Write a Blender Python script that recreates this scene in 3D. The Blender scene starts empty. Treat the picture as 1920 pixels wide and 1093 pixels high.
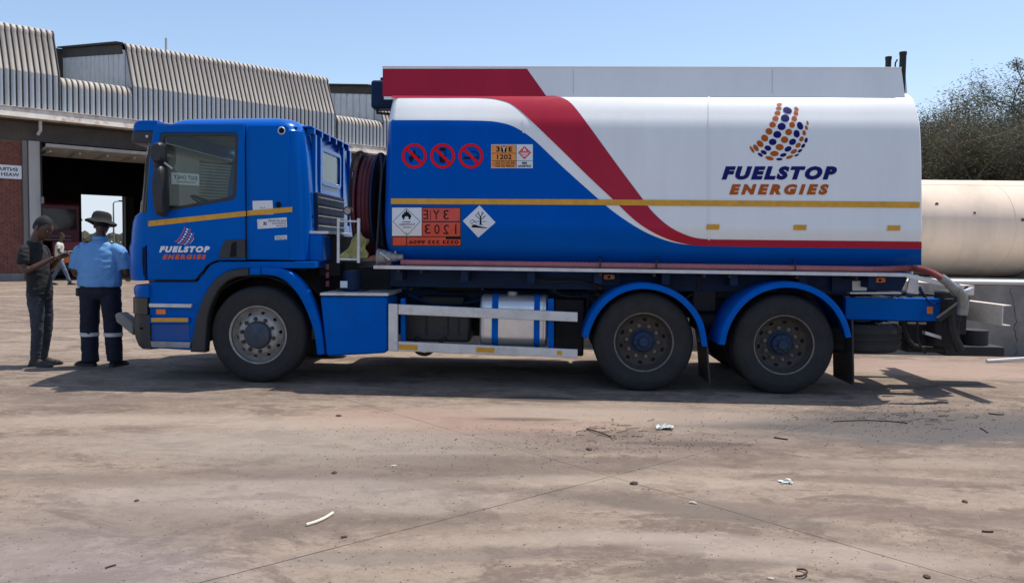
import bpy, bmesh, math, random
from mathutils import Vector, Matrix, noise
PI = math.pi
S = bpy.context.scene
COL = S.collection
rnd = random.Random(7)

# ------------------------------------------------------------------ camera
CAMH = 1.49
F = 1540.0
TH = math.atan((546.5 - 464.0) / F)
ROLL = 0.0135
fw = Vector((0, math.cos(TH), -math.sin(TH)))
up0 = Vector((0, math.sin(TH), math.cos(TH)))
rt0 = Vector((1, 0, 0))
rt = rt0 * math.cos(ROLL) + up0 * math.sin(ROLL)
up = up0 * math.cos(ROLL) - rt0 * math.sin(ROLL)
cd = bpy.data.cameras.new('camera')
cam = bpy.data.objects.new('camera', cd)
COL.objects.link(cam)
m = Matrix((rt, up, -fw)).transposed().to_4x4()
m.translation = Vector((0, 0, CAMH))
cam.matrix_world = m
cd.sensor_width = 36.0
cd.lens = F / 1920.0 * 36.0
cd.clip_start = 0.05
cd.clip_end = 2000
S.camera = cam

# ------------------------------------------------------------------ light
SUNV = Vector((0.30, 0.225, 1.0)).normalized()
w = bpy.data.worlds.new('World')
S.world = w
w.use_nodes = True
nt = w.node_tree
nt.nodes.clear()
sky = nt.nodes.new('ShaderNodeTexSky')
sky.sky_type = 'NISHITA'
sky.sun_disc = False
sky.sun_elevation = math.asin(SUNV.z)
sky.sun_rotation = math.atan2(SUNV.x, SUNV.y)
sky.altitude = 300
sky.air_density = 1.0
sky.dust_density = 1.35
sky.ozone_density = 1.6
bg = nt.nodes.new('ShaderNodeBackground')
bg.inputs['Strength'].default_value = 0.15
wo = nt.nodes.new('ShaderNodeOutputWorld')
# pale haze towards the horizon, the same all the way round
tc = nt.nodes.new('ShaderNodeTexCoord')
sx_ = nt.nodes.new('ShaderNodeSeparateXYZ')
nt.links.new(tc.outputs['Generated'], sx_.inputs[0])
hr_ = nt.nodes.new('ShaderNodeMapRange')
hr_.interpolation_type = 'SMOOTHSTEP'
hr_.inputs[1].default_value = 0.0
hr_.inputs[2].default_value = 0.22
hr_.inputs[3].default_value = 0.88
hr_.inputs[4].default_value = 0.0
nt.links.new(sx_.outputs[2], hr_.inputs[0])
hm_ = nt.nodes.new('ShaderNodeMix')
hm_.data_type = 'RGBA'
nt.links.new(hr_.outputs[0], hm_.inputs[0])
nt.links.new(sky.outputs[0], hm_.inputs[6])
hm_.inputs[7].default_value = (4.0, 4.55, 5.3, 1)
nt.links.new(hm_.outputs[2], bg.inputs[0])
nt.links.new(bg.outputs[0], wo.inputs[0])
sd = bpy.data.lights.new('sun', 'SUN')
sd.energy = 4.1
sd.angle = math.radians(0.5)
sd.color = (1.0, 0.94, 0.86)
sun = bpy.data.objects.new('sun', sd)
COL.objects.link(sun)
sun.rotation_euler = SUNV.to_track_quat('Z', 'Y').to_euler()
S.view_settings.view_transform = 'Standard'
S.view_settings.look = 'None'
S.view_settings.exposure = 0.24
S.view_settings.gamma = 1.0
S.view_settings.use_curve_mapping = False
S.cycles.max_bounces = 8
S.cycles.transparent_max_bounces = 16
S.cycles.use_denoising = True


# ------------------------------------------------------------------ geometry of the place
def ray(px, py):
    return (fw * F + rt * (px - 960.0) - up * (py - 546.5)).normalized()


def ground(px, py, z=0.0):
    d = ray(px, py)
    t = (z - CAMH) / d.z
    return Vector((0, 0, CAMH)) + d * t


YAW = math.radians(2.9)
TO = ground(483, 718) + Vector((0, -0.05, 0))
ux = Vector((math.cos(YAW), -math.sin(YAW), 0))
uy = Vector((math.sin(YAW), math.cos(YAW), 0))
C0 = Vector((0, 0, CAMH)) - TO
CL = Vector((C0.dot(ux), C0.dot(uy), CAMH))


def rl(px, py):
    d = ray(px, py)
    return Vector((d.dot(ux), d.dot(uy), d.z))


def TP(px, py, Y=0.0):
    """a measured point on the truck plane at local Y -> local X, Z"""
    d = rl(px, py)
    t = (Y - CL.y) / d.y
    return CL.x + d.x * t, CL.z + d.z * t


def TX(px, py, X):
    """a measured point on a cross plane of the truck at local X -> local Y, Z"""
    d = rl(px, py)
    t = (X - CL.x) / d.x
    return CL.y + d.y * t, CL.z + d.z * t


# building frame
BP = Vector((-18.7, 30.0, 0))
BU = Vector((0.731, 0.6825, 0)).normalized()
BN = Vector((-BU.y, BU.x, 0))
BROT = math.atan2(BU.y, BU.x)


# ------------------------------------------------------------------ materials
def lin(c):
    return tuple(((v / 255.0) / 12.92 if v / 255.0 <= 0.04045 else ((v / 255.0 + 0.055) / 1.055) ** 2.4) for v in c)


MATS = {}


def mat(name, col, rough=0.5, metal=0.0, var=0.0, scale=6.0, dirt=0.0, dirtcol=(0.16, 0.12, 0.09), bump=0.0,
        bscale=40.0, spec=0.5, coat=0.0, streak=False, tint=None):
    if name in MATS:
        return MATS[name]
    M = bpy.data.materials.new(name)
    M.use_nodes = True
    n, l = M.node_tree.nodes, M.node_tree.links
    b = n['Principled BSDF']
    b.inputs['Base Color'].default_value = (*col, 1)
    b.inputs['Roughness'].default_value = rough
    b.inputs['Metallic'].default_value = metal
    b.inputs['Specular IOR Level'].default_value = spec
    if tint:
        b.inputs['Specular Tint'].default_value = (*tint, 1)
    b.inputs['Coat Weight'].default_value = coat
    b.inputs['Coat Roughness'].default_value = 0.06
    g = n.new('ShaderNodeNewGeometry')
    last = None
    if var or dirt or bump:
        mp = n.new('ShaderNodeMapping')
        l.new(g.outputs['Position'], mp.inputs[0])
        if streak:
            mp.inputs['Scale'].default_value = (1, 1, 0.14)
    if var:
        t = n.new('ShaderNodeTexNoise')
        t.inputs['Scale'].default_value = scale
        t.inputs['Detail'].default_value = 8
        t.inputs['Roughness'].default_value = 0.65
        l.new(mp.outputs[0], t.inputs['Vector'])
        mx = n.new('ShaderNodeMix')
        mx.data_type = 'RGBA'
        mr = n.new('ShaderNodeMapRange')
        mr.inputs[1].default_value = 0.3
        mr.inputs[2].default_value = 0.7
        l.new(t.outputs[0], mr.inputs[0])
        l.new(mr.outputs[0], mx.inputs[0])
        mx.inputs[6].default_value = (*[c * (1 - var) for c in col], 1)
        mx.inputs[7].default_value = (*[min(1, c * (1 + var)) for c in col], 1)
        last = mx.outputs[2]
    if dirt:
        t2 = n.new('ShaderNodeTexNoise')
        t2.inputs['Scale'].default_value = scale * 0.6
        t2.inputs['Detail'].default_value = 10
        t2.inputs['Roughness'].default_value = 0.7
        l.new(mp.outputs[0], t2.inputs['Vector'])
        r2 = n.new('ShaderNodeMapRange')
        r2.inputs[1].default_value = 0.48
        r2.inputs[2].default_value = 0.72
        r2.inputs[4].default_value = dirt
        l.new(t2.outputs[0], r2.inputs[0])
        m2 = n.new('ShaderNodeMix')
        m2.data_type = 'RGBA'
        l.new(r2.outputs[0], m2.inputs[0])
        if last:
            l.new(last, m2.inputs[6])
        else:
            m2.inputs[6].default_value = (*col, 1)
        m2.inputs[7].default_value = (*dirtcol, 1)
        last = m2.outputs[2]
        ra = n.new('ShaderNodeMapRange')
        ra.inputs[2].default_value = 1.0
        ra.inputs[3].default_value = rough
        ra.inputs[4].default_value = min(1, rough + 0.45)
        l.new(r2.outputs[0], ra.inputs[0])
        l.new(ra.outputs[0], b.inputs['Roughness'])
    if last:
        l.new(last, b.inputs['Base Color'])
    if bump:
        t3 = n.new('ShaderNodeTexNoise')
        t3.inputs['Scale'].default_value = bscale
        t3.inputs['Detail'].default_value = 6
        l.new(g.outputs['Position'], t3.inputs['Vector'])
        bp = n.new('ShaderNodeBump')
        bp.inputs['Strength'].default_value = bump
        bp.inputs['Distance'].default_value = 0.01
        l.new(t3.outputs[0], bp.inputs['Height'])
        l.new(bp.outputs[0], b.inputs['Normal'])
    MATS[name] = M
    return M


def glassmat(name, tint, refl=0.06, gloss=(1, 1, 1)):
    M = bpy.data.materials.new(name)
    M.use_nodes = True
    n, l = M.node_tree.nodes, M.node_tree.links
    n.clear()
    o = n.new('ShaderNodeOutputMaterial')
    t = n.new('ShaderNodeBsdfTransparent')
    t.inputs[0].default_value = (*tint, 1)
    gl = n.new('ShaderNodeBsdfGlossy')
    gl.inputs['Roughness'].default_value = 0.02
    gl.inputs[0].default_value = (*gloss, 1)
    g = n.new('ShaderNodeNewGeometry')
    dt = n.new('ShaderNodeVectorMath')
    dt.operation = 'DOT_PRODUCT'
    l.new(g.outputs['Incoming'], dt.inputs[0])
    l.new(g.outputs['Normal'], dt.inputs[1])

    def mt(op, x, y=None):
        q = n.new('ShaderNodeMath')
        q.operation = op
        for i, v in enumerate((x, y)):
            if v is None: continue
            if hasattr(v, 'links'):
                l.new(v, q.inputs[i])
            else:
                q.inputs[i].default_value = v
        return q.outputs[0]
    p5 = mt('POWER', mt('SUBTRACT', 1.0, mt('ABSOLUTE', dt.outputs['Value'])), 5.0)
    class _O: pass
    ad = _O()
    ad.outputs = [mt('MULTIPLY_ADD' if False else 'ADD', mt('MULTIPLY', p5, 0.9), refl)]
    mx = n.new('ShaderNodeMixShader')
    l.new(ad.outputs[0], mx.inputs[0])
    l.new(t.outputs[0], mx.inputs[1])
    l.new(gl.outputs[0], mx.inputs[2])
    l.new(mx.outputs[0], o.inputs[0])
    return M


TINT = (0.05, 0.42, 1.0)
BLUE = (0.0, 0.094, 0.44)
M_blue = mat('blue_paint', BLUE, 0.2, var=0.05, scale=3, dirt=0.12, dirtcol=(0.015, 0.12, 0.36), coat=0.0, spec=0.5, tint=TINT, bump=0.04, bscale=2.5)
M_blue_low = mat('blue_paint_dusty', (0.0, 0.10, 0.46), 0.42, var=0.10, scale=5, dirt=0.20, dirtcol=(0.04, 0.08, 0.16), spec=0.35, tint=TINT)
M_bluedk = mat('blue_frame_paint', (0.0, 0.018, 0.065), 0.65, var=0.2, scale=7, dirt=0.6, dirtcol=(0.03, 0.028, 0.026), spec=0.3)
M_tankblue = mat('blue_tank_livery', (0.0, 0.083, 0.42), 0.25, var=0.07, scale=2, dirt=0.10, dirtcol=(0.01, 0.055, 0.25), spec=0.4, tint=TINT, bump=0.05, bscale=2.2, streak=True)
M_white = mat('white_tank_paint', (0.86, 0.87, 0.85), 0.28, var=0.04, scale=2.2, dirt=0.20, dirtcol=(0.58, 0.55, 0.49), bump=0.05, bscale=2.2, streak=True)
M_red = mat('red_livery', (0.42, 0.020, 0.045), 0.3, var=0.08, scale=2, tint=(1.0, 0.3, 0.35), streak=True)
M_yellow = mat('amber_reflective_tape', (0.70, 0.34, 0.008), 0.4, var=0.15, scale=14, dirt=0.2)
M_amber = mat('amber_reflector', (0.85, 0.22, 0.02), 0.25)
M_rubber = mat('tyre_rubber', (0.017, 0.017, 0.018), 0.8, var=0.25, scale=9, dirt=0.35, dirtcol=(0.062, 0.053, 0.046), bump=0.25, bscale=60)
M_blackpl = mat('black_plastic', (0.022, 0.023, 0.026), 0.5, var=0.2, scale=12, dirt=0.25, dirtcol=(0.09, 0.08, 0.07))
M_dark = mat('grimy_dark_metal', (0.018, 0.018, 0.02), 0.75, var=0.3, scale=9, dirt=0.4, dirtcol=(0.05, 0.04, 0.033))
M_rimf = mat('silver_wheel_steel', (0.36, 0.345, 0.32), 0.45, metal=0.35, var=0.2, scale=14, dirt=0.6, dirtcol=(0.14, 0.11, 0.08))
M_rimr = mat('grimy_wheel_steel', (0.062, 0.05, 0.042), 0.7, var=0.3, scale=16, dirt=0.5, dirtcol=(0.11, 0.09, 0.07))
M_rimedge = mat('rim_lip_steel', (0.22, 0.20, 0.18), 0.55, metal=0.3, var=0.3, scale=22, dirt=0.6, dirtcol=(0.08, 0.065, 0.05))
M_hubcap = mat('dusty_hub_cap', (0.035, 0.05, 0.075), 0.6, var=0.3, scale=16, dirt=0.7, dirtcol=(0.09, 0.08, 0.07))
M_hubblue = mat('blue_hub', (0.006, 0.032, 0.09), 0.7, var=0.4, scale=16, dirt=0.8, dirtcol=(0.06, 0.052, 0.048))
M_alu = mat('dull_aluminium', (0.62, 0.62, 0.62), 0.42, metal=0.35, var=0.1, scale=9, dirt=0.35, dirtcol=(0.28, 0.25, 0.22))
M_steel = mat('polished_fuel_tank', (0.70, 0.71, 0.72), 0.28, metal=0.75, var=0.06, scale=6, dirt=0.35, dirtcol=(0.4, 0.38, 0.35))
M_hose = mat('faded_pink_hose', (0.42, 0.14, 0.14), 0.65, var=0.15, scale=10, dirt=0.3)
M_maroon = mat('maroon_hose', (0.085, 0.005, 0.014), 0.6, var=0.2, scale=8, dirt=0.2)
M_cast = mat('cast_coupling', (0.30, 0.30, 0.29), 0.5, metal=0.5, var=0.2, scale=18, dirt=0.4)
M_paper = mat('white_sticker', (0.72, 0.74, 0.77), 0.5, var=0.04, scale=12)
M_signor = mat('orange_placard', (0.85, 0.30, 0.05), 0.45)
M_signred = mat('red_orange_placard', (0.68, 0.075, 0.04), 0.45, var=0.12, scale=9)
M_black = mat('black_print', (0.006, 0.006, 0.008), 0.6, spec=0.2)
M_sred = mat('red_print', (0.78, 0.005, 0.012), 0.45, spec=0.12)
M_navy = mat('navy_print', (0.010, 0.010, 0.13), 0.4, spec=0.12)
M_burnt = mat('burnt_orange_print', (0.46, 0.10, 0.010), 0.4, spec=0.12)
M_orange = mat('orange_print', (0.75, 0.13, 0.025), 0.4, spec=0.12)
M_wprint = mat('white_print', (0.82, 0.82, 0.82), 0.4)
M_cloth = mat('olive_yellow_cloth', (0.42, 0.42, 0.17), 0.9, var=0.15, scale=12)
M_glass = glassmat('tinted_window_glass', (0.70, 0.77, 0.75), 0.022)
M_mglass = mat('mirror_glass', (0.7, 0.7, 0.7), 0.05, metal=1.0)
M_lens = mat('lamp_lens', (0.10, 0.11, 0.12), 0.12, spec=0.8)
M_seat = mat('grey_seat_cloth', (0.07, 0.075, 0.085), 0.9, var=0.15, scale=20)
M_trim = mat('cab_trim_grey', (0.09, 0.095, 0.095), 0.7, var=0.1)


# ------------------------------------------------------------------ mesh builder
class MB:
    def __init__(s):
        s.v = []
        s.f = []
        s.m = []
        s.mi = 0

    def add(s, vs, fs):
        o = len(s.v)
        s.v.extend([tuple(p) for p in vs])
        for f in fs:
            s.f.append([i + o for i in f])
            s.m.append(s.mi)
        return s

    def box(s, x0, x1, y0, y1, z0, z1):
        if x0 > x1: x0, x1 = x1, x0
        if y0 > y1: y0, y1 = y1, y0
        if z0 > z1: z0, z1 = z1, z0
        v = [(x0, y0, z0), (x1, y0, z0), (x1, y1, z0), (x0, y1, z0), (x0, y0, z1), (x1, y0, z1), (x1, y1, z1), (x0, y1, z1)]
        return s.add(v, [(3, 2, 1, 0), (4, 5, 6, 7), (0, 1, 5, 4), (1, 2, 6, 5), (2, 3, 7, 6), (3, 0, 4, 7)])

    def prism(s, poly, y0, y1, ax='y'):
        """poly of (a,b); ax y: a=x b=z; ax x: a=y b=z extruded in x; ax z: a=x b=y"""
        n = len(poly)
        if ax == 'y':
            P = lambda a, b, t: (a, t, b)
        elif ax == 'x':
            P = lambda a, b, t: (t, a, b)
        else:
            P = lambda a, b, t: (a, b, t)
        v = [P(a, b, y0) for a, b in poly] + [P(a, b, y1) for a, b in poly]
        f = [list(range(n)), list(range(2 * n - 1, n - 1, -1))]
        for i in range(n):
            j = (i + 1) % n
            f.append((i, i + n, j + n, j))
        return s.add(v, f)

    def rings(s, rings, closed=True, cap=True):
        n = len(rings[0])
        v = [p for r in rings for p in r]
        f = []
        for k in range(len(rings) - 1):
            for i in range(n if closed else n - 1):
                j = (i + 1) % n
                f.append((k * n + i, k * n + j, (k + 1) * n + j, (k + 1) * n + i))
        if cap:
            f.append(list(range(n - 1, -1, -1)))
            f.append([(len(rings) - 1) * n + i for i in range(n)])
        return s.add(v, f)

    def tube(s, pts, r, n=10, cap=True):
        pts = [Vector(p) for p in pts]
        rr = r if isinstance(r, (list, tuple)) else [r] * len(pts)
        rings = []
        nrm = None
        for i, p in enumerate(pts):
            if i == 0:
                d = pts[1] - p
            elif i == len(pts) - 1:
                d = p - pts[i - 1]
            else:
                d = (pts[i + 1] - p).normalized() + (p - pts[i - 1]).normalized()
            d.normalize()
            if nrm is None:
                a = Vector((0, 0, 1)) if abs(d.z) < 0.9 else Vector((1, 0, 0))
                nrm = d.cross(a).normalized()
            else:
                nrm = (nrm - d * nrm.dot(d)).normalized()
            b = d.cross(nrm)
            rings.append([p + (nrm * math.cos(t) + b * math.sin(t)) * rr[i] for t in [2 * PI * k / n for k in range(n)]])
        return s.rings(rings, True, cap)

    def lathe(s, prof, c, axis='y', n=48, closed=False):
        """prof: (r, a) along axis, centre c"""
        rings = []
        for r, a in prof:
            ring = []
            for k in range(n):
                t = 2 * PI * k / n
                u, w_ = r * math.cos(t), r * math.sin(t)
                if axis == 'y':
                    ring.append((c[0] + u, c[1] + a, c[2] + w_))
                elif axis == 'x':
                    ring.append((c[0] + a, c[1] + u, c[2] + w_))
                else:
                    ring.append((c[0] + u, c[1] + w_, c[2] + a))
            rings.append(ring)
        if closed:
            rings.append(rings[0])
        return s.rings(rings, True, not closed)

    def build(s, name, mats, parent=None, smooth=35, bevel=0.0, seg=2, recalc=True, merge=False):
        me = bpy.data.meshes.new(name)
        me.from_pydata(s.v, [], s.f)
        if not isinstance(mats, (list, tuple)):
            mats = [mats]
        for m_ in mats:
            me.materials.append(m_)
        me.polygons.foreach_set('material_index', s.m)
        if recalc or merge:
            b = bmesh.new()
            b.from_mesh(me)
            if merge:
                bmesh.ops.remove_doubles(b, verts=b.verts, dist=1e-5)
            if recalc:
                bmesh.ops.recalc_face_normals(b, faces=b.faces)
            b.to_mesh(me)
            b.free()
        o = bpy.data.objects.new(name, me)
        COL.objects.link(o)
        if parent is not None:
            o.parent = parent
        if smooth:
            me.shade_smooth()
            me.set_sharp_from_angle(angle=math.radians(smooth))
        if bevel:
            bm_ = o.modifiers.new('bevel', 'BEVEL')
            bm_.width = bevel
            bm_.segments = seg
            bm_.limit_method = 'ANGLE'
            bm_.angle_limit = math.radians(40)
        return o


def thing(name, label, cat, loc=(0, 0, 0), rz=0, group=None):
    o = bpy.data.objects.new(name, None)
    o.empty_display_size = 0.2
    COL.objects.link(o)
    o.location = loc
    o.rotation_euler = (0, 0, rz)
    tag(o, label, cat, group)
    return o


def tag(o, label, cat, group=None):
    o['label'] = label
    o['category'] = cat
    if group:
        o['group'] = group
    return o


def struct(o, label=None):
    o['kind'] = 'structure'
    if label: o['label'] = label
    return o


def boxp(name, m_, parent, x0, x1, y0, y1, z0, z1, bevel=0.0, smooth=35):
    return MB().box(x0, x1, y0, y1, z0, z1).build(name, m_, parent, bevel=bevel, smooth=smooth)


def cr(pts, k=8):
    """smooth open curve through points"""
    out = []
    n = len(pts)
    for i in range(n - 1):
        p0, p1, p2, p3 = pts[max(0, i - 1)], pts[i], pts[i + 1], pts[min(n - 1, i + 2)]
        for j in range(k):
            t = j / k
            out.append(tuple(0.5 * ((2 * b) + (-a + c) * t + (2 * a - 5 * b + 4 * c - d) * t * t + (-a + 3 * b - 3 * c + d) * t ** 3)
                             for a, b, c, d in zip(p0, p1, p2, p3)))
    out.append(tuple(pts[-1]))
    return out


def rnd_poly(pts, r, n=5):
    """round the corners of a 2-D polygon by r (list or number)"""
    out = []
    N = len(pts)
    for i in range(N):
        p = Vector(pts[i]); a = Vector(pts[i - 1]); b = Vector(pts[(i + 1) % N])
        ri = r[i] if isinstance(r, (list, tuple)) else r
        da, db = (a - p), (b - p)
        ri = min(ri, da.length * 0.48, db.length * 0.48)
        if ri <= 1e-5:
            out.append(tuple(p)); continue
        s_, e_ = p + da.normalized() * ri, p + db.normalized() * ri
        for k in range(n + 1):
            t = k / n
            out.append(tuple(s_ * (1 - t) ** 2 + p * 2 * t * (1 - t) + e_ * t * t))
    return out


def plate(name, outline, holes, y0, y1, m_, parent, bev=0.004, smooth=40):
    """a plate in the X-Z plane from Y=y0 to y1 with holes, soft edges"""
    cu = bpy.data.curves.new(name, 'CURVE')
    cu.dimensions = '2D'
    cu.fill_mode = 'BOTH'
    for pl in [outline] + list(holes):
        sp = cu.splines.new('POLY')
        sp.points.add(len(pl) - 1)
        for q, (a, b) in zip(sp.points, pl):
            q.co = (a, b, 0, 1)
        sp.use_cyclic_u = True
    bev = min(bev, abs(y1 - y0) * 0.45)
    cu.extrude = abs(y1 - y0) / 2 - bev
    cu.bevel_depth = bev
    cu.bevel_resolution = 2
    cu.offset = -bev
    t = bpy.data.objects.new(name, cu)
    COL.objects.link(t)
    dg = bpy.context.evaluated_depsgraph_get()
    me = bpy.data.meshes.new_from_object(t.evaluated_get(dg))
    bpy.data.objects.remove(t)
    yc = (y0 + y1) / 2
    for v in me.vertices:
        v.co = (v.co.x, yc - v.co.z, v.co.y)
    b = bmesh.new()
    b.from_mesh(me)
    bmesh.ops.remove_doubles(b, verts=b.verts, dist=1e-6)
    bmesh.ops.recalc_face_normals(b, faces=b.faces)
    b.to_mesh(me)
    b.free()
    me.materials.clear()
    me.materials.append(m_)
    me.shade_smooth()
    me.set_sharp_from_angle(angle=math.radians(smooth))
    me.name = name
    o = bpy.data.objects.new(name, me)
    COL.objects.link(o)
    o.parent = parent
    return o


_tc = {}


def text2d(s, bold=0.0, shear=0.0, spacing=1.0):
    key = (s, bold, shear, spacing)
    if key in _tc:
        return _tc[key]
    cu = bpy.data.curves.new('t', 'FONT')
    cu.body = s
    cu.size = 1.0
    cu.offset = bold
    cu.shear = shear
    cu.space_character = spacing
    cu.resolution_u = 3
    t = bpy.data.objects.new('t', cu)
    COL.objects.link(t)
    dg = bpy.context.evaluated_depsgraph_get()
    me = bpy.data.meshes.new_from_object(t.evaluated_get(dg))
    bpy.data.objects.remove(t)
    v = [(p.co.x, p.co.y) for p in me.vertices]
    f = [list(p.vertices) for p in me.polygons]
    bpy.data.meshes.remove(me)
    x0, x1 = min(p[0] for p in v), max(p[0] for p in v)
    y0, y1 = min(p[1] for p in v), max(p[1] for p in v)
    v = [((a - x0) / (x1 - x0), (b - y0) / (y1 - y0)) for a, b in v]
    _tc[key] = (v, f)
    return v, f


class Decal:
    """flat print drawn in measured coordinates, then laid on a surface"""

    def __init__(s):
        s.b = bmesh.new()
        s.lay = s.b.verts.layers.float.new('lay')
        s.mats = []
        s.mi = 0
        s.l = 0

    def use(s, m_, l=None):
        if m_ not in s.mats:
            s.mats.append(m_)
        s.mi = s.mats.index(m_)
        if l is not None:
            s.l = l
        return s

    def raw(s, vs, fs):
        V = []
        for a, b in vs:
            q = s.b.verts.new((a, b, 0))
            q[s.lay] = s.l
            V.append(q)
        for f in fs:
            try:
                F_ = s.b.faces.new([V[i] for i in f])
                F_.material_index = s.mi
            except ValueError:
                pass
        return s

    def poly(s, pts):
        return s.raw(pts, [list(range(len(pts)))])

    def rect(s, x0, y0, x1, y1):
        return s.poly([(x0, y0), (x1, y0), (x1, y1), (x0, y1)])

    def ell(s, cx, cy, rx, ry, ang=0, n=20):
        a = math.radians(ang)
        return s.poly([(cx + rx * math.cos(t) * math.cos(a) - ry * math.sin(t) * math.sin(a),
                        cy + rx * math.cos(t) * math.sin(a) + ry * math.sin(t) * math.cos(a)) for t in [2 * PI * k / n for k in range(n)]])

    def ring(s, cx, cy, r0, r1, n=40, t0=0, t1=2 * PI):
        vs = []
        for k in range(n + 1):
            t = t0 + (t1 - t0) * k / n
            vs += [(cx + r0 * math.cos(t), cy + r0 * math.sin(t)), (cx + r1 * math.cos(t), cy + r1 * math.sin(t))]
        return s.raw(vs, [(2 * k, 2 * k + 1, 2 * k + 3, 2 * k + 2) for k in range(n)])

    def line(s, pts, w_):
        for (a, b) in zip(pts[:-1], pts[1:]):
            d = Vector((b[0] - a[0], b[1] - a[1]))
            n_ = Vector((-d.y, d.x)).normalized() * w_ / 2
            s.poly([(a[0] + n_.x, a[1] + n_.y), (b[0] + n_.x, b[1] + n_.y), (b[0] - n_.x, b[1] - n_.y), (a[0] - n_.x, a[1] - n_.y)])
        return s

    def text(s, t, x0, y0, x1, y1, bold=0.0, shear=0.0, mirror=False, spacing=1.0):
        v, f = text2d(t, bold, shear, spacing)
        vs = [((x0 + (1 - a if mirror else a) * (x1 - x0)), y1 - b * (y1 - y0)) for a, b in v]
        return s.raw(vs, f)

    def build(s, name, parent, mapf, cuts=None, smooth=60):
        b = s.b
        b.normal_update()
        bmesh.ops.triangulate(b, faces=b.faces, ngon_method='EAR_CLIP')
        if cuts:
            lo = min(v.co.y for v in b.verts)
            hi = max(v.co.y for v in b.verts)
            y = math.ceil(lo / cuts) * cuts
            while y < hi:
                g = b.verts[:] + b.edges[:] + b.faces[:]
                bmesh.ops.bisect_plane(b, geom=g, dist=1e-4, plane_co=(0, y, 0), plane_no=(0, 1, 0))
                y += cuts
        for v in b.verts:
            v.co = mapf(v.co.x, v.co.y, v[s.lay])
        for f in b.faces:
            if f.normal.y > 0: f.normal_flip()
        b.normal_update()
        fl = [f for f in b.faces if f.normal.y > 0]
        if fl: bmesh.ops.reverse_faces(b, faces=fl)
        me = bpy.data.meshes.new(name)
        b.to_mesh(me)
        b.free()
        for m_ in s.mats:
            me.materials.append(m_)
        me.shade_smooth()
        o = bpy.data.objects.new(name, me)
        COL.objects.link(o)
        o.parent = parent
        return o


def flat_map(Y):
    """map measured coordinates onto the truck plane Y; layers stand 1.5 mm proud of each other"""
    def f(px, py, lay):
        X, Z = TP(px, py, Y)
        return Vector((X, Y - 0.0015 - 0.0015 * lay, Z))
    return f

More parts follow.
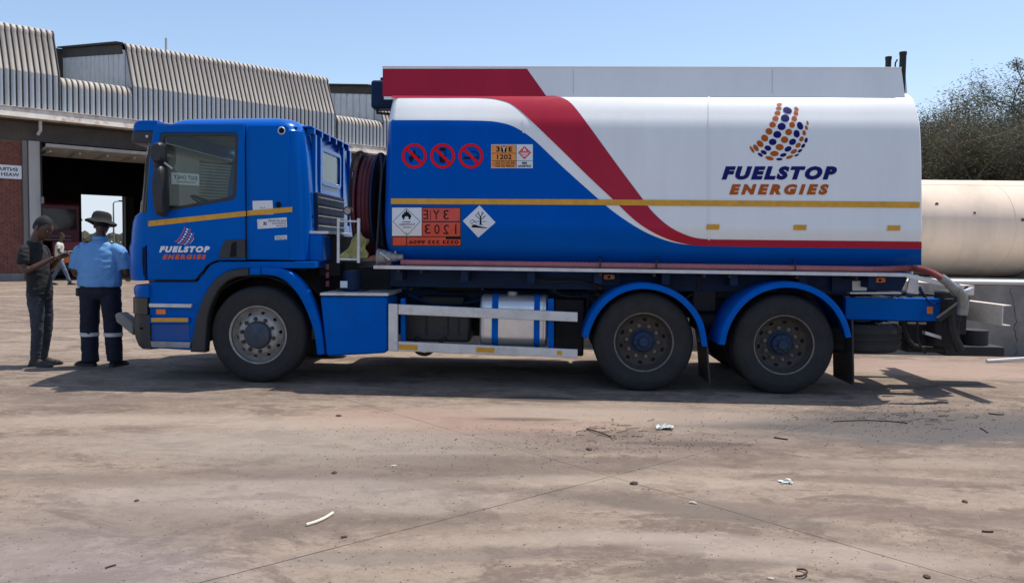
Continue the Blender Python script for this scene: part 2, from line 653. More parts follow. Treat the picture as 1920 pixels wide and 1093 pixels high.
# =================================================================== THE GROUND
def ground_material():
    M = bpy.data.materials.new('worn_concrete')
    M.use_nodes = True
    n, l = M.node_tree.nodes, M.node_tree.links
    b = n['Principled BSDF']
    g = n.new('ShaderNodeNewGeometry')

    def noise_(scale, det=8, rough=0.6, sx=1, sy=1, rot=0.0, dist=0.0):
        mp = n.new('ShaderNodeMapping')
        mp.inputs['Scale'].default_value = (sx, sy, 1)
        mp.inputs['Rotation'].default_value = (0, 0, rot)
        l.new(g.outputs['Position'], mp.inputs[0])
        t = n.new('ShaderNodeTexNoise')
        t.inputs['Scale'].default_value = scale
        t.inputs['Detail'].default_value = det
        t.inputs['Roughness'].default_value = rough
        t.inputs['Distortion'].default_value = dist
        l.new(mp.outputs[0], t.inputs['Vector'])
        return t.outputs[0]

    def rng(src, a, c, lo=0.0, hi=1.0):
        r = n.new('ShaderNodeMapRange')
        r.interpolation_type = 'SMOOTHSTEP'
        r.inputs[1].default_value = a
        r.inputs[2].default_value = c
        r.inputs[3].default_value = lo
        r.inputs[4].default_value = hi
        l.new(src, r.inputs[0])
        return r.outputs[0]

    def math_(op, a, c=0.0):
        q = n.new('ShaderNodeMath')
        q.operation = op
        for i, x in enumerate((a, c)):
            if hasattr(x, 'links'):
                l.new(x, q.inputs[i])
            else:
                q.inputs[i].default_value = x
        return q.outputs[0]

    def mixc(fac, a, c, mode='MIX'):
        q = n.new('ShaderNodeMix')
        q.data_type = 'RGBA'
        q.blend_type = mode
        if hasattr(fac, 'links'):
            l.new(fac, q.inputs[0])
        else:
            q.inputs[0].default_value = fac
        for i, x in ((6, a), (7, c)):
            if hasattr(x, 'links'):
                l.new(x, q.inputs[i])
            else:
                q.inputs[i].default_value = (*x, 1)
        return q.outputs[2]

    big = noise_(0.35, 6, 0.6, 0.7, 1.6, 0.1, 0.5)
    mid = noise_(1.5, 12, 0.70, 0.75, 1.25, 0.08, 0.6)
    mid2 = noise_(3.1, 12, 0.74, 0.8, 1.3, -0.12, 0.3)
    mid3 = noise_(7.5, 10, 0.75, 0.8, 1.2, 0.3, 0.3)
    fine = noise_(26, 8, 0.75)
    mf = noise_(13, 10, 0.8, 0.9, 1.1, 0.5)
    vfine = noise_(140, 4, 0.8)
    c = mixc(rng(big, 0.3, 0.7), (0.190, 0.143, 0.108), (0.300, 0.234, 0.180))
    c = mixc(rng(mid, 0.49, 0.56, 0, 0.68), c, (0.122, 0.088, 0.068))
    c = mixc(rng(mid2, 0.53, 0.60, 0, 0.5), c, (0.345, 0.272, 0.214))
    c = mixc(rng(mid3, 0.53, 0.60, 0, 0.40), c, (0.140, 0.107, 0.083))
    c = mixc(rng(mid3, 0.47, 0.40, 0, 0.30), c, (0.32, 0.263, 0.213))
    c = mixc(rng(mf, 0.54, 0.60, 0, 0.38), c, (0.125, 0.095, 0.074))
    c = mixc(rng(mf, 0.46, 0.41, 0, 0.30), c, (0.34, 0.28, 0.225))
    c = mixc(rng(fine, 0.50, 0.66, 0, 0.45), c, (0.13, 0.105, 0.09))
    c = mixc(rng(vfine, 0.55, 0.8, 0, 0.45), c, (0.42, 0.375, 0.335))
    # spilt and worn patches, each at its own place
    sep = n.new('ShaderNodeSeparateXYZ')
    l.new(g.outputs['Position'], sep.inputs[0])
    wob = noise_(1.1, 8, 0.65, 0.5, 1.4)
    wob2 = math_('MULTIPLY', math_('SUBTRACT', wob, 0.5), 3.0)

    def patch(px, py, rx, ry, col, amt, soft=0.7, rot=0.0):
        nonlocal c
        p = ground(px, py)
        dx0 = math_('SUBTRACT', sep.outputs[0], p.x)
        dy0 = math_('SUBTRACT', sep.outputs[1], p.y)
        cr_, sr_ = math.cos(rot), math.sin(rot)
        dx = math_('DIVIDE', math_('ADD', math_('MULTIPLY', dx0, cr_), math_('MULTIPLY', dy0, sr_)), rx)
        dy = math_('DIVIDE', math_('SUBTRACT', math_('MULTIPLY', dy0, cr_), math_('MULTIPLY', dx0, sr_)), ry)
        d = math_('ADD', math_('MULTIPLY', dx, dx), math_('MULTIPLY', dy, dy))
        d = math_('ADD', d, wob2)
        f = rng(d, 1.0 - soft, 1.0 + soft, amt, 0.0)
        c = mixc(f, c, col)

    patch(1700, 800, 1.75, 0.62, (0.092, 0.086, 0.085), 0.85, 0.8)      # oily grey patch behind the truck
    patch(1870, 790, 1.2, 0.5, (0.096, 0.088, 0.086), 0.7, 0.8)
    patch(840, 790, 1.35, 0.5, (0.320, 0.216, 0.172), 0.65, 0.9)          # pinkish spill
    patch(1180, 775, 1.5, 0.40, (0.352, 0.280, 0.224), 0.65, 0.8)
    patch(1780, 690, 1.5, 0.8, (0.336, 0.240, 0.192), 0.7, 0.8)
    patch(1010, 748, 0.42, 0.16, (0.080, 0.064, 0.056), 0.9, 0.6)
    patch(985, 786, 0.42, 0.07, (0.120, 0.088, 0.072), 0.75, 0.6)
    patch(750, 870, 1.5, 0.5, (0.148, 0.120, 0.102), 0.5, 0.9)
    patch(1150, 830, 1.7, 0.35, (0.152, 0.118, 0.100), 0.55, 0.8)
    patch(1290, 832, 0.6, 0.07, (0.112, 0.084, 0.072), 0.8, 0.5, 0.0)
    patch(1200, 940, 0.9, 0.17, (0.144, 0.116, 0.096), 0.6, 0.7, -0.25)
    patch(1350, 965, 0.7, 0.12, (0.136, 0.112, 0.092), 0.55, 0.6, -0.35)
    patch(1700, 965, 1.0, 0.14, (0.168, 0.124, 0.100), 0.6, 0.7, -0.12)
    patch(1330, 1060, 0.42, 0.10, (0.136, 0.108, 0.088), 0.65, 0.7, 0.1)
    patch(1655, 1062, 0.07, 0.05, (0.104, 0.080, 0.068), 0.7, 0.5)
    patch(560, 830, 1.6, 0.5, (0.320, 0.276, 0.228), 0.55, 0.9)
    patch(560, 930, 1.2, 0.4, (0.312, 0.272, 0.240), 0.4, 0.9)
    patch(300, 980, 1.0, 0.28, (0.160, 0.132, 0.116), 0.4, 0.9)
    patch(830, 1040, 0.8, 0.09, (0.160, 0.132, 0.112), 0.5, 0.8, 0.1)
    patch(150, 750, 1.6, 0.15, (0.152, 0.124, 0.104), 0.5, 0.7, 0.1)
    patch(60, 1080, 0.9, 0.5, (0.248, 0.224, 0.230), 0.35, 0.9)
    patch(1500, 870, 1.3, 0.16, (0.150, 0.112, 0.088), 0.5, 0.9, -0.05)
    patch(1620, 900, 0.8, 0.10, (0.140, 0.105, 0.082), 0.55, 0.8, -0.1)
    patch(1000, 870, 1.2, 0.22, (0.150, 0.115, 0.092), 0.5, 0.9)
    patch(420, 890, 1.2, 0.12, (0.145, 0.113, 0.092), 0.5, 0.9, 0.05)
    patch(120, 900, 0.8, 0.12, (0.15, 0.12, 0.098), 0.5, 0.9, -0.05)
    patch(700, 980, 0.9, 0.13, (0.145, 0.115, 0.092), 0.5, 0.9, 0.15)
    patch(1050, 1010, 0.8, 0.10, (0.36, 0.295, 0.235), 0.5, 0.9, 0.1)
    patch(1450, 1030, 1.0, 0.16, (0.37, 0.31, 0.26), 0.5, 0.9, -0.2)
    patch(1150, 905, 1.1, 0.16, (0.36, 0.295, 0.23), 0.45, 0.9, 0.05)
    patch(1780, 870, 1.1, 0.14, (0.35, 0.28, 0.215), 0.5, 0.9, -0.02)
    patch(380, 790, 1.8, 0.25, (0.36, 0.30, 0.235), 0.5, 0.9, 0.0)
    # faint tyre tracks following the truck's own path
    for (off, amt) in ((8.05, 0.35), (7.72, 0.28), (6.0, 0.18), (5.72, 0.16)):
        ln = math_('ADD', math_('MULTIPLY', sep.outputs[0], 0.055 if off > 7 else -0.02), sep.outputs[1])
        dd = math_('ABSOLUTE', math_('SUBTRACT', math_('ADD', ln, math_('MULTIPLY', wob2, 0.05)), off))
        f_ = math_('MULTIPLY', rng(dd, 0.05, 0.16, amt, 0.0), rng(mid3, 0.40, 0.60, 0.35, 1.0))
        c = mixc(f_, c, (0.095, 0.078, 0.066))
    l.new(c, b.inputs['Base Color'])
    b.inputs['Roughness'].default_value = 0.9
    b.inputs['Specular IOR Level'].default_value = 0.25
    bp = n.new('ShaderNodeBump')
    bp.inputs['Strength'].default_value = 0.85
    bp.inputs['Distance'].default_value = 0.006
    hh = math_('ADD', math_('MULTIPLY', fine, 0.7), math_('ADD', math_('MULTIPLY', vfine, 0.35), math_('MULTIPLY', mid, 0.8)))
    l.new(hh, bp.inputs['Height'])
    l.new(bp.outputs[0], b.inputs['Normal'])
    return M


M_ground = ground_material()
M_joint = mat('joint_dirt', (0.12, 0.095, 0.08), 0.95, var=0.3, scale=20)
gb = MB()
gb.add([(-900, -900, -0.0030), (900, -900, -0.0030), (900, 900, -0.0030), (-900, 900, -0.0030)], [(0, 1, 2, 3)])
yard = struct(gb.build('ground', M_ground, smooth=0), 'pale worn concrete yard ground')
yard.data.materials.clear()
yard.data.materials.append(M_ground)
d1 = Vector((0.66, -0.751)); d2 = Vector((0.751, 0.66))
A0, B0, SP = -3.555, 4.01, 5.5
yb = thing('concrete_yard', '', '')
del yb['label']; del yb['category']
yb['kind'] = 'structure'
jr = random.Random(3)
for i in range(-9, 4):
    for j in range(-4, 8):
        c = d1 * (A0 + (i + 0.5) * SP) + d2 * (B0 + (j + 0.5) * SP)
        if c.x < -27 or c.x > 26 or c.y < -14 or c.y > 29.5:
            continue
        g_ = 0.0011
        pts = []
        a0, a1, b0, b1 = A0 + i * SP + g_, A0 + (i + 1) * SP - g_, B0 + j * SP + g_, B0 + (j + 1) * SP - g_
        N = 26
        edge = []
        for (p, q) in (((a0, b0), (a1, b0)), ((a1, b0), (a1, b1)), ((a1, b1), (a0, b1)), ((a0, b1), (a0, b0))):
            for k in range(N):
                t = k / N
                ja = (q[0] - p[0], q[1] - p[1])
                L = math.hypot(*ja)
                nx, ny = -ja[1] / L, ja[0] / L
                o_ = 0.003 * jr.random() ** 2
                x_ = p[0] + ja[0] * t + nx * o_
                y_ = p[1] + ja[1] * t + ny * o_
                P_ = d1 * x_ + d2 * y_
                edge.append((P_.x, P_.y))
        h_ = jr.uniform(-0.0004, 0.0008)
        MB().prism(edge, -0.0028, h_, 'z').build('slab', M_ground, yb, smooth=0)

# =================================================================== WAREHOUSE
M_clad = mat('sunlit_weathered_steel', (0.46, 0.41, 0.35), 0.62, metal=0.0, var=0.10, scale=2.5, dirt=0.35, dirtcol=(0.20, 0.165, 0.13), streak=True)  # warm tan paints sunlight onto the sloping sheets, with weathering
M_clad2 = mat('shaded_zinc_steel', (0.42, 0.46, 0.49), 0.5, metal=0.1, var=0.10, scale=2.5, dirt=0.25, dirtcol=(0.20, 0.19, 0.18), streak=True)  # same sheeting, bluish tone paints the shade on upright faces
M_clad3 = mat('pale_zinc_panel', (0.60, 0.64, 0.66), 0.5, var=0.08, scale=3, dirt=0.2)
M_valley = mat('shade_in_sheet_valleys', (0.10, 0.09, 0.078), 0.85, var=0.25, scale=4)  # dark colour painted in for the shade between the ribs
M_conc = mat('grey_concrete', (0.21, 0.20, 0.19), 0.9, var=0.18, scale=2.2, dirt=0.45, dirtcol=(0.11, 0.10, 0.09), bump=0.3, streak=True)
M_concl = mat('pale_concrete_column', (0.40, 0.39, 0.37), 0.9, var=0.12, scale=3, dirt=0.3, dirtcol=(0.20, 0.18, 0.16), streak=True)
M_concd = mat('dark_concrete', (0.055, 0.05, 0.047), 0.9, var=0.2, scale=1.5, dirt=0.3)
M_fascia = mat('flaking_white_gutter', (0.70, 0.64, 0.55), 0.8, var=0.12, scale=3.2, dirt=0.95, dirtcol=(0.24, 0.075, 0.035))
M_brick = mat('red_brick', (0.20, 0.072, 0.052), 0.9, var=0.35, scale=5, dirt=0.3, dirtcol=(0.10, 0.05, 0.04), bump=0.3)
M_mortar = mat('mortar', (0.17, 0.13, 0.11), 0.95, var=0.2, scale=9)
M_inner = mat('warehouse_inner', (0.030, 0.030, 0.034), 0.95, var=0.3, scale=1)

wh = thing('warehouse', 'long warehouse with corrugated steel roof, flaking white gutter and open bays behind the cab', 'warehouse',
           BP, BROT)


def corr(path, s0, s1, name, m_, parent=wh, pitch=0.2, depth=0.055, axis='s', flat=0.5):
    """corrugated sheet: ribs repeat along s, swept over a (b, z) path"""
    P = [Vector(p) for p in path]
    N = []
    for i in range(len(P)):
        d = (P[min(i + 1, len(P) - 1)] - P[max(i - 1, 0)]).normalized()
        N.append(Vector((-d.y, d.x)))       # outward (towards -b / up)
    ss = []
    k = 0
    s = s0
    while s < s1 - 1e-4:
        for fr, h in ((0.0, 0), (0.14, 0), (0.22, .7), (0.32, 1), (0.84, 1), (0.92, .7), (0.995, 0)):
            t = s + fr * pitch
            if t <= s1: ss.append((t, h * depth))
        s += pitch
    rings = []
    for p, n_ in zip(P, N):
        r = []
        for t, h in ss:
            q = p + n_ * h
            r.append((t, q.x, q.y) if axis == 's' else (q.x, t, q.y))
        rings.append(r)
    mb = MB().rings(rings, False, False)
    nn_ = len(ss)
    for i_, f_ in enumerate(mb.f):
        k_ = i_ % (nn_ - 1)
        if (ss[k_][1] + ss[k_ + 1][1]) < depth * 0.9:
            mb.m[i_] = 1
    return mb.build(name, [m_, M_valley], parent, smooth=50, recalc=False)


def arc(cb, cz, r, a0, a1, n=6):
    return [(cb + r * math.cos(math.radians(a0 + (a1 - a0) * k / n)), cz + r * math.sin(math.radians(a0 + (a1 - a0) * k / n))) for k in range(n + 1)]


def roof_sheet(path, s0, s1, name, m_):
    return corr(path, s0, s1, name, m_)


TALL_UP = [(-0.012, 7.66), (0.70, 9.22)] + arc(0.97, 9.20, 0.32, 165, 97, 6)[1:] + [(2.2, 9.72), (9.5, 10.75)]
LOW = [(0.0, 7.26)] + arc(0.36, 7.30, 0.36, 175, 95, 6) + [(1.2, 7.74), (9.5, 7.95)]
for (s0, s1) in ((-9.8, 2.08), (4.66, 14.0), (16.6, 26.0)):
    corr([(0.0, 6.36), (0.0, 7.72)], s0, s1, 'wall_cladding', M_clad2)
    corr(TALL_UP, s0, s1, 'roof_sheeting', M_clad)
    # side walls of the monitor with a dark eaves band
    for sx, sg in ((s0 + 0.02, 1), (s1 - 0.02, -1)):
        ymap = [(b_, 0) for b_ in (0,)]
        rings = []
        bb = []
        t = 0.75
        while t < 9.4:
            for fr, h in ((0.0, 0), (0.10, 0), (0.16, 1), (0.94, 1), (0.995, 0)):
                bb.append((t + fr * 0.62, h * 0.07))
            t += 0.62
        for lev in (0, 1):
            r = []
            for b_, h in bb:
                top = 9.60 + (b_ - 2.2) * 0.141 if b_ > 1.2 else 9.2 + (b_ - 0.7) * 0.5
                r.append((sx - sg * h, b_, 7.6 if lev == 0 else top))
            rings.append(r)
        mb = MB().rings(rings, False, False)
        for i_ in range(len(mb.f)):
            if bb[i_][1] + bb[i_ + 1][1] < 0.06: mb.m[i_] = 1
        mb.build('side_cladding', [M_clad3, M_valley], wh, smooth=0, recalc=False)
        # front closing triangle between wall line and sloping sheet
        MB().add([(sx, 0.0, 7.66), (sx, 0.75, 9.25), (sx, 0.75, 7.6), (sx, 0.0, 7.6)], [(0, 1, 2, 3)]).build('gusset', M_clad2, wh, smooth=0)
        if sg < 0: continue
        eb = MB()
        eb.prism([(0.85, 9.10), (9.45, 10.30), (9.45, 10.72), (1.0, 9.50)], sx - sg * 0.10, sx - sg * 0.045, 'x')
        eb.build('eaves_band', M_concd, wh, smooth=0)  # dark louvre band, its tone also standing in for the eaves shadow
        eb = MB()
        eb.prism([(0.95, 9.53), (9.5, 10.74), (9.5, 10.80), (0.95, 9.59)], sx - sg * 0.30, sx - sg * 0.02, 'x')
        eb.build('eaves_trim', M_concd, wh, smooth=0)
for (s0, s1) in ((2.08, 4.66), (14.0, 16.6)):
    corr([(0.0, 6.36), (0.0, 7.30)], s0, s1, 'wall_cladding', M_clad2)
    corr(LOW, s0, s1, 'parapet_sheeting', M_clad)
M_lintel = mat('shaded_lintel', (0.085, 0.072, 0.062), 0.9, var=0.25, scale=2, dirt=0.4, dirtcol=(0.04, 0.035, 0.03))  # dark brown holds the shade cast by the gutter overhang
# closing roof / back
MB().box(-9.8, 26, 0.12, 14.3, 5.9, 6.2).build('ceiling_slab', M_concd, wh, smooth=0)
MB().box(-9.8, 26, 9.4, 9.6, 6.2, 10.7).build('rear_parapet', M_concd, wh, smooth=0)
MB().prism([(-0.45, 5.97), (-0.34, 6.33), (0.06, 6.33), (0.06, 5.96)], -9.8, 26, 'x').build('gutter', M_fascia, wh, smooth=0, bevel=0.012)
boxp('gutter_lip', M_fascia, wh, -9.8, 26, -0.40, -0.335, 6.325, 6.35, bevel=0.006)
boxp('lintel_beam', M_lintel, wh, -9.8, 26, 0.30, 0.62, 5.22, 5.9, bevel=0.015)
tb = MB().tube([(1.35, -0.12, 5.955), (1.35, -0.12, 5.60), (1.30, 0.02, 5.45)], 0.06, 10)
tb.build('rainwater_spout', mat('pale_spout', (0.5, 0.5, 0.5), 0.6), wh)
boxp('column', M_concl, wh, 1.02, 1.40, 0.18, 0.60, -0.02, 5.22, bevel=0.02)
boxp('column', M_conc, wh, 0.83, 1.00, 0.26, 0.60, -0.02, 5.22, bevel=0.02)
boxp('column', M_conc, wh, 12.6, 13.1, 0.18, 0.60, -0.02, 5.22, bevel=0.02)
boxp('pier', M_conc, wh, 6.15, 7.45, 0.20, 0.62, -0.02, 5.22, bevel=0.02)
MB().tube([(1.42, 0.14, 0.0), (1.42, 0.14, 5.2)], 0.022, 8).build('conduit', M_dark, wh)
boxp('conduit_box', M_conc, wh, 1.39, 1.48, 0.08, 0.17, 2.9, 3.15)
# brick panel: single bricks in the part the photograph shows
boxp('brick_backing', M_mortar, wh, -0.22, 0.83, 0.37, 0.60, 0.28, 5.22)
boxp('plinth', M_conc, wh, -9.8, 0.83, 0.28, 0.60, -0.02, 0.275, bevel=0.01)
bme = MB().box(0, 0.238, 0, 0.10, 0, 0.075).build('brick', M_brick, wh, smooth=0, bevel=0)
bme.location = (-5, 0.5, -5)
brnd = random.Random(5)
cnt = 0
z = 0.285
row = 0
first = True
while z < 5.14:
    x = -0.20 + (0.125 if row % 2 else 0.0)
    while x < 0.82 - 0.1:
        if first:
            o = bme
            first = False
        else:
            o = bme.copy()
            COL.objects.link(o)
        wdt = min(1.0, (0.825 - x) / 0.238)
        o.location = (x, 0.345 + brnd.uniform(-0.004, 0.004), z)
        o.scale = (wdt, 1, 1)
        cnt += 1
        x += 0.25
    row += 1
    z += 0.0868
sb = MB()
z = 0.285
row = 0
while z < 5.14:
    x = -9.75 + (0.125 if row % 2 else 0)
    while x < -0.46:
        sb.box(x, x + 0.238, 0.345, 0.42, z, z + 0.075)
        x += 0.25
    row += 1
    z += 0.0868
so = sb.build('brickwork', M_brick, wh, smooth=0, recalc=False)
so['kind'] = 'stuff'
boxp('brick_backing', M_mortar, wh, -9.8, -0.223, 0.37, 0.60, 0.28, 5.22)
# bay two: shut pale roller door
M_roll = mat('pale_roller_door', (0.20, 0.21, 0.20), 0.6, var=0.12, scale=3, dirt=0.3)
rd = MB()
z = 0.0
while z < 4.9:
    rd.prism([(0.36, z + 0.004), (0.30, z + 0.03), (0.30, z + 0.10), (0.36, z + 0.125)], 7.47, 12.58, 'x')
    z += 0.13
rdo = rd.build('roller_door', M_roll, wh, smooth=0)
boxp('end_wall', M_brick, wh, 13.1, 26, 0.32, 0.60, -0.02, 5.22)
# tilt-up door in bay one
M_tilt = mat('grey_tilt_door', (0.30, 0.29, 0.26), 0.7, var=0.15, scale=3, dirt=0.5, dirtcol=(0.13, 0.11, 0.09))
boxp('door_lip', M_tilt, wh, 1.45, 6.1, -0.42, -0.36, 4.98, 5.10, bevel=0.005)
for k in range(9):
    a = -0.36 + k * 0.2
    boxp('door_board', M_tilt, wh, 1.45, 6.1, a + 0.01, a + 0.19, 4.965 - 0.10 * k * 0.2, 4.995 - 0.10 * k * 0.2)
for k in range(5):
    s_ = 1.6 + k * 1.0
    boxp('door_rib', M_tilt, wh, s_, s_ + 0.06, -0.34, 1.44, 4.80, 4.87)
# inside
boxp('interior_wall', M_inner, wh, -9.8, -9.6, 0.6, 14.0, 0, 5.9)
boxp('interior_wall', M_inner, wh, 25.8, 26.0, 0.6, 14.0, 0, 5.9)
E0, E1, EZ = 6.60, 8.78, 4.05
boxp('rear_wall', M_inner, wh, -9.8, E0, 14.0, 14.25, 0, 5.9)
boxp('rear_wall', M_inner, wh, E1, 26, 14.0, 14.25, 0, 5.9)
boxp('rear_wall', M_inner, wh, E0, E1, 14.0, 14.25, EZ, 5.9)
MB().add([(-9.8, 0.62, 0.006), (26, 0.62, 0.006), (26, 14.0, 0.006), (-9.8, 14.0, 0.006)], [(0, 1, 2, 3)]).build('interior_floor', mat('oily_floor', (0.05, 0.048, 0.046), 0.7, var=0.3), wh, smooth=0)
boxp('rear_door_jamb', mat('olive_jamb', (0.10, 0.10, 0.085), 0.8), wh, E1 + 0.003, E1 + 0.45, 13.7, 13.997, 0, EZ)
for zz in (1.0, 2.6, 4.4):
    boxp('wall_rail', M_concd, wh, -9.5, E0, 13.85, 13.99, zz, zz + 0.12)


def bplace(px, s=None, b=0.0):
    d = ray(px, 500)
    P0 = BP + BN * b
    # solve P0 + BU*s = k*d
    k = d.x / d.y
    return (k * P0.y - P0.x) / (BU.x - k * BU.y)


# mast on the roof
ms = MB().tube([(0, 0, 0), (0, 0, 0.95)], 0.05, 8).build('mast', M_concl)
sm = bplace(315, b=4.0)
pm = BP + BU * sm + BN * 4.0
ms.location = (pm.x, pm.y, 9.85)
tag(ms, 'short grey vent mast sticking up from the warehouse roof', 'mast')


# wall signs (their lettering runs backwards in the photograph)
def _wt(D, s, x0, z0, x1, z1):
    v, f = text2d(s, 0.02, 0, 1.0)
    D.raw([(x0 + (1 - a) * (x1 - x0), z0 + c * (z1 - z0)) for a, c in v], f)


def wall_sign2(name, label, s0, s1, z0, z1, b, lines):
    t = thing(name, label, 'sign', BP + BU * ((s0 + s1) / 2) + BN * (b - 0.02) + Vector((0, 0, z0)), BROT)
    W, H = s1 - s0, z1 - z0
    MB().box(-W / 2, W / 2, -0.012, 0.012, 0, H).build('board', M_paper, t, bevel=0.003)
    D = Decal()
    D.use(M_black, 0)
    for (tx, a0, c0, a1, c1) in lines:
        _wt(D, tx, -W / 2 + a0 * W, c0 * H, -W / 2 + a1 * W, c1 * H)
    D.build('lettering', t, lambda a, c, l_: Vector((a, -0.0145, c)))
    return t


wall_sign2('entrance_sign', 'white wall sign on the brick panel with reversed ENTRANCE WASH BAY lettering', -0.52, 0.80, 3.77, 4.27, 0.33,
           [('ENTRANCE', 0.12, 0.56, 0.90, 0.82), ('WASH BAY', 0.16, 0.18, 0.94, 0.44)])
wall_sign2('exit_sign', 'pale sign with reversed EXIT ONLY lettering on the pier seen through the cab window', 6.25, 7.42, 3.93, 4.42, 0.19,
           [('EXIT ONLY', 0.08, 0.45, 0.92, 0.80), ('NO ENTRANCE', 0.2, 0.15, 0.85, 0.32)])

# vehicles in the dark bay
M_maroonv = mat('dull_maroon_paint', (0.16, 0.012, 0.022), 0.45, var=0.2)


def bay_point(px, b):
    s_ = bplace(px, b=b)
    return BP + BU * s_ + BN * b


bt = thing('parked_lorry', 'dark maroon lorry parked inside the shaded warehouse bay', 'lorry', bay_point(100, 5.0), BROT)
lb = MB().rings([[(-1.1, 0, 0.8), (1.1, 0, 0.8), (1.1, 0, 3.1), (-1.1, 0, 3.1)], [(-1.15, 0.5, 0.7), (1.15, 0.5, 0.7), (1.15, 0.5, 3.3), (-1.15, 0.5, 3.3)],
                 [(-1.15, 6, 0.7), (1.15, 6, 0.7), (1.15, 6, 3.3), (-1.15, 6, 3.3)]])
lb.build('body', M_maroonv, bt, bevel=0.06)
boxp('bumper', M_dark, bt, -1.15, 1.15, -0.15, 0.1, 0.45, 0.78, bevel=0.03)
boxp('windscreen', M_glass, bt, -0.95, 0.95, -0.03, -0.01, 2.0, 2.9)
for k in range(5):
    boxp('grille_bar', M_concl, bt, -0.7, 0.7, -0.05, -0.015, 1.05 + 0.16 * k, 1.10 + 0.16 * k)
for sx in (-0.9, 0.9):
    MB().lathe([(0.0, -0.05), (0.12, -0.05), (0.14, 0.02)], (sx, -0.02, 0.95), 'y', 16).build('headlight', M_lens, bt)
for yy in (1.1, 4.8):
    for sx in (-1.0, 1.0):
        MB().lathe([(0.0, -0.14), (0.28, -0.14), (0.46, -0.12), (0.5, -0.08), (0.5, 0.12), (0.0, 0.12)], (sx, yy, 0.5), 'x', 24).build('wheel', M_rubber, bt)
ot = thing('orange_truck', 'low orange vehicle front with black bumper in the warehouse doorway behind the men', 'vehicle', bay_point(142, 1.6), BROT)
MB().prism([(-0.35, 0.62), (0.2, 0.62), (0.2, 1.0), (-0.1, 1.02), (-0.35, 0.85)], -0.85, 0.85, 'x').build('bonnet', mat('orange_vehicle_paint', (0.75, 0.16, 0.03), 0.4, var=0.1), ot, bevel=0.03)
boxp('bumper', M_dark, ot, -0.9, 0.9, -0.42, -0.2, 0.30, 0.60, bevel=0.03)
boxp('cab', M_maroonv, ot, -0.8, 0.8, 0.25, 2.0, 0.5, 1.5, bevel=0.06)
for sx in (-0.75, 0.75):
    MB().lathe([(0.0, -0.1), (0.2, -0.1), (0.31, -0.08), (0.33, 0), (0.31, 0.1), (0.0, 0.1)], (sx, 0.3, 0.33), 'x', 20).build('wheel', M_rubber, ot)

# what stands beyond the far doorway
dl = thing('street_lamp', 'thin grey street lamp seen through the far doorway of the warehouse', 'street lamp', (0, 0, 0))
dq = ray(214, 500); kk = 75 / dq.y
dl.location = (dq.x * kk, 75, 0)
MB().tube([(0, 0, 0), (0, 0, 5.0)], [0.10, 0.06], 8).build('pole', M_conc, dl)
MB().tube([(0, 0, 5.0), (0.15, 0, 5.15), (0.7, 0, 5.2)], 0.045, 6).build('arm', M_conc, dl)
boxp('lamp_head', M_dark, dl, 0.5, 1.05, -0.12, 0.12, 5.15, 5.28, bevel=0.03)

# =================================================================== BUND WALL AND STORAGE TANK
M_bund = mat('cracked_grey_render', (0.25, 0.235, 0.215), 0.95, var=0.22, scale=2.4, dirt=0.65, dirtcol=(0.105, 0.095, 0.088), bump=0.5, bscale=25)
M_ledge = mat('pale_ledge_screed', (0.62, 0.60, 0.56), 0.9, var=0.08, scale=3, dirt=0.2)
wl = ground(1850, 664)
bw = thing('bund_wall', 'low cracked grey concrete wall with pale top behind the rear of the truck', 'wall', (wl.x, wl.y, 0), -YAW * 0.6)
WT = 1.085


def rough_wall(x0, x1, y0, y1, z0, z1, name, m_, par):
    mb = MB()
    nx, nz = int((x1 - x0) / 0.14), 9
    V = []
    for k in range(nz + 1):
        for i in range(nx + 1):
            x = x0 + (x1 - x0) * i / nx
            z_ = z0 + (z1 - z0) * k / nz
            h = noise.noise(Vector((x * 1.3, 0, z_ * 1.9))) * 0.022 + noise.noise(Vector((x * 6, 3, z_ * 6))) * 0.008
            V.append((x, y0 + h, z_))
    mb.add(V, [(k * (nx + 1) + i, k * (nx + 1) + i + 1, (k + 1) * (nx + 1) + i + 1, (k + 1) * (nx + 1) + i) for k in range(nz) for i in range(nx)])
    mb.box(x0, x1, y0 + 0.05, y1, z0, z1 - 0.003)
    return mb.build(name, m_, par, smooth=60)


rough_wall(-11.0, 7.0, 0, 0.45, -0.02, WT - 0.055, 'wall_body', M_bund, bw)
boxp('ledge', M_ledge, bw, -11.0, 7.0, -0.02, 2.5, WT - 0.05, WT, bevel=0.012)
boxp('wall_body', M_bund, bw, -11.0, 7.0, 0.47, 2.45, -0.02, WT - 0.055)
# cracks: thin dark recess strips following a broken line
for (cx, seed, zt) in ((0.42, 1, 1.0), (-0.5, 4, 0.6), (0.95, 8, 0.8)):
    r_ = random.Random(seed)
    pts = []
    z_ = 0.0
    x_ = cx
    while z_ < zt:
        pts.append((x_, z_))
        z_ += r_.uniform(0.03, 0.08)
        x_ += r_.uniform(-0.035, 0.035)
    cb = MB()
    P3_ = [(x_, noise.noise(Vector((x_ * 1.3, 0, z_ * 1.9))) * 0.022 + noise.noise(Vector((x_ * 6, 3, z_ * 6))) * 0.008 + 0.001, z_) for x_, z_ in pts]
    cb.tube(P3_, [r_.uniform(0.002, 0.0065) for _ in P3_], 5)
    cb.build('crack', M_dark, bw, smooth=0)

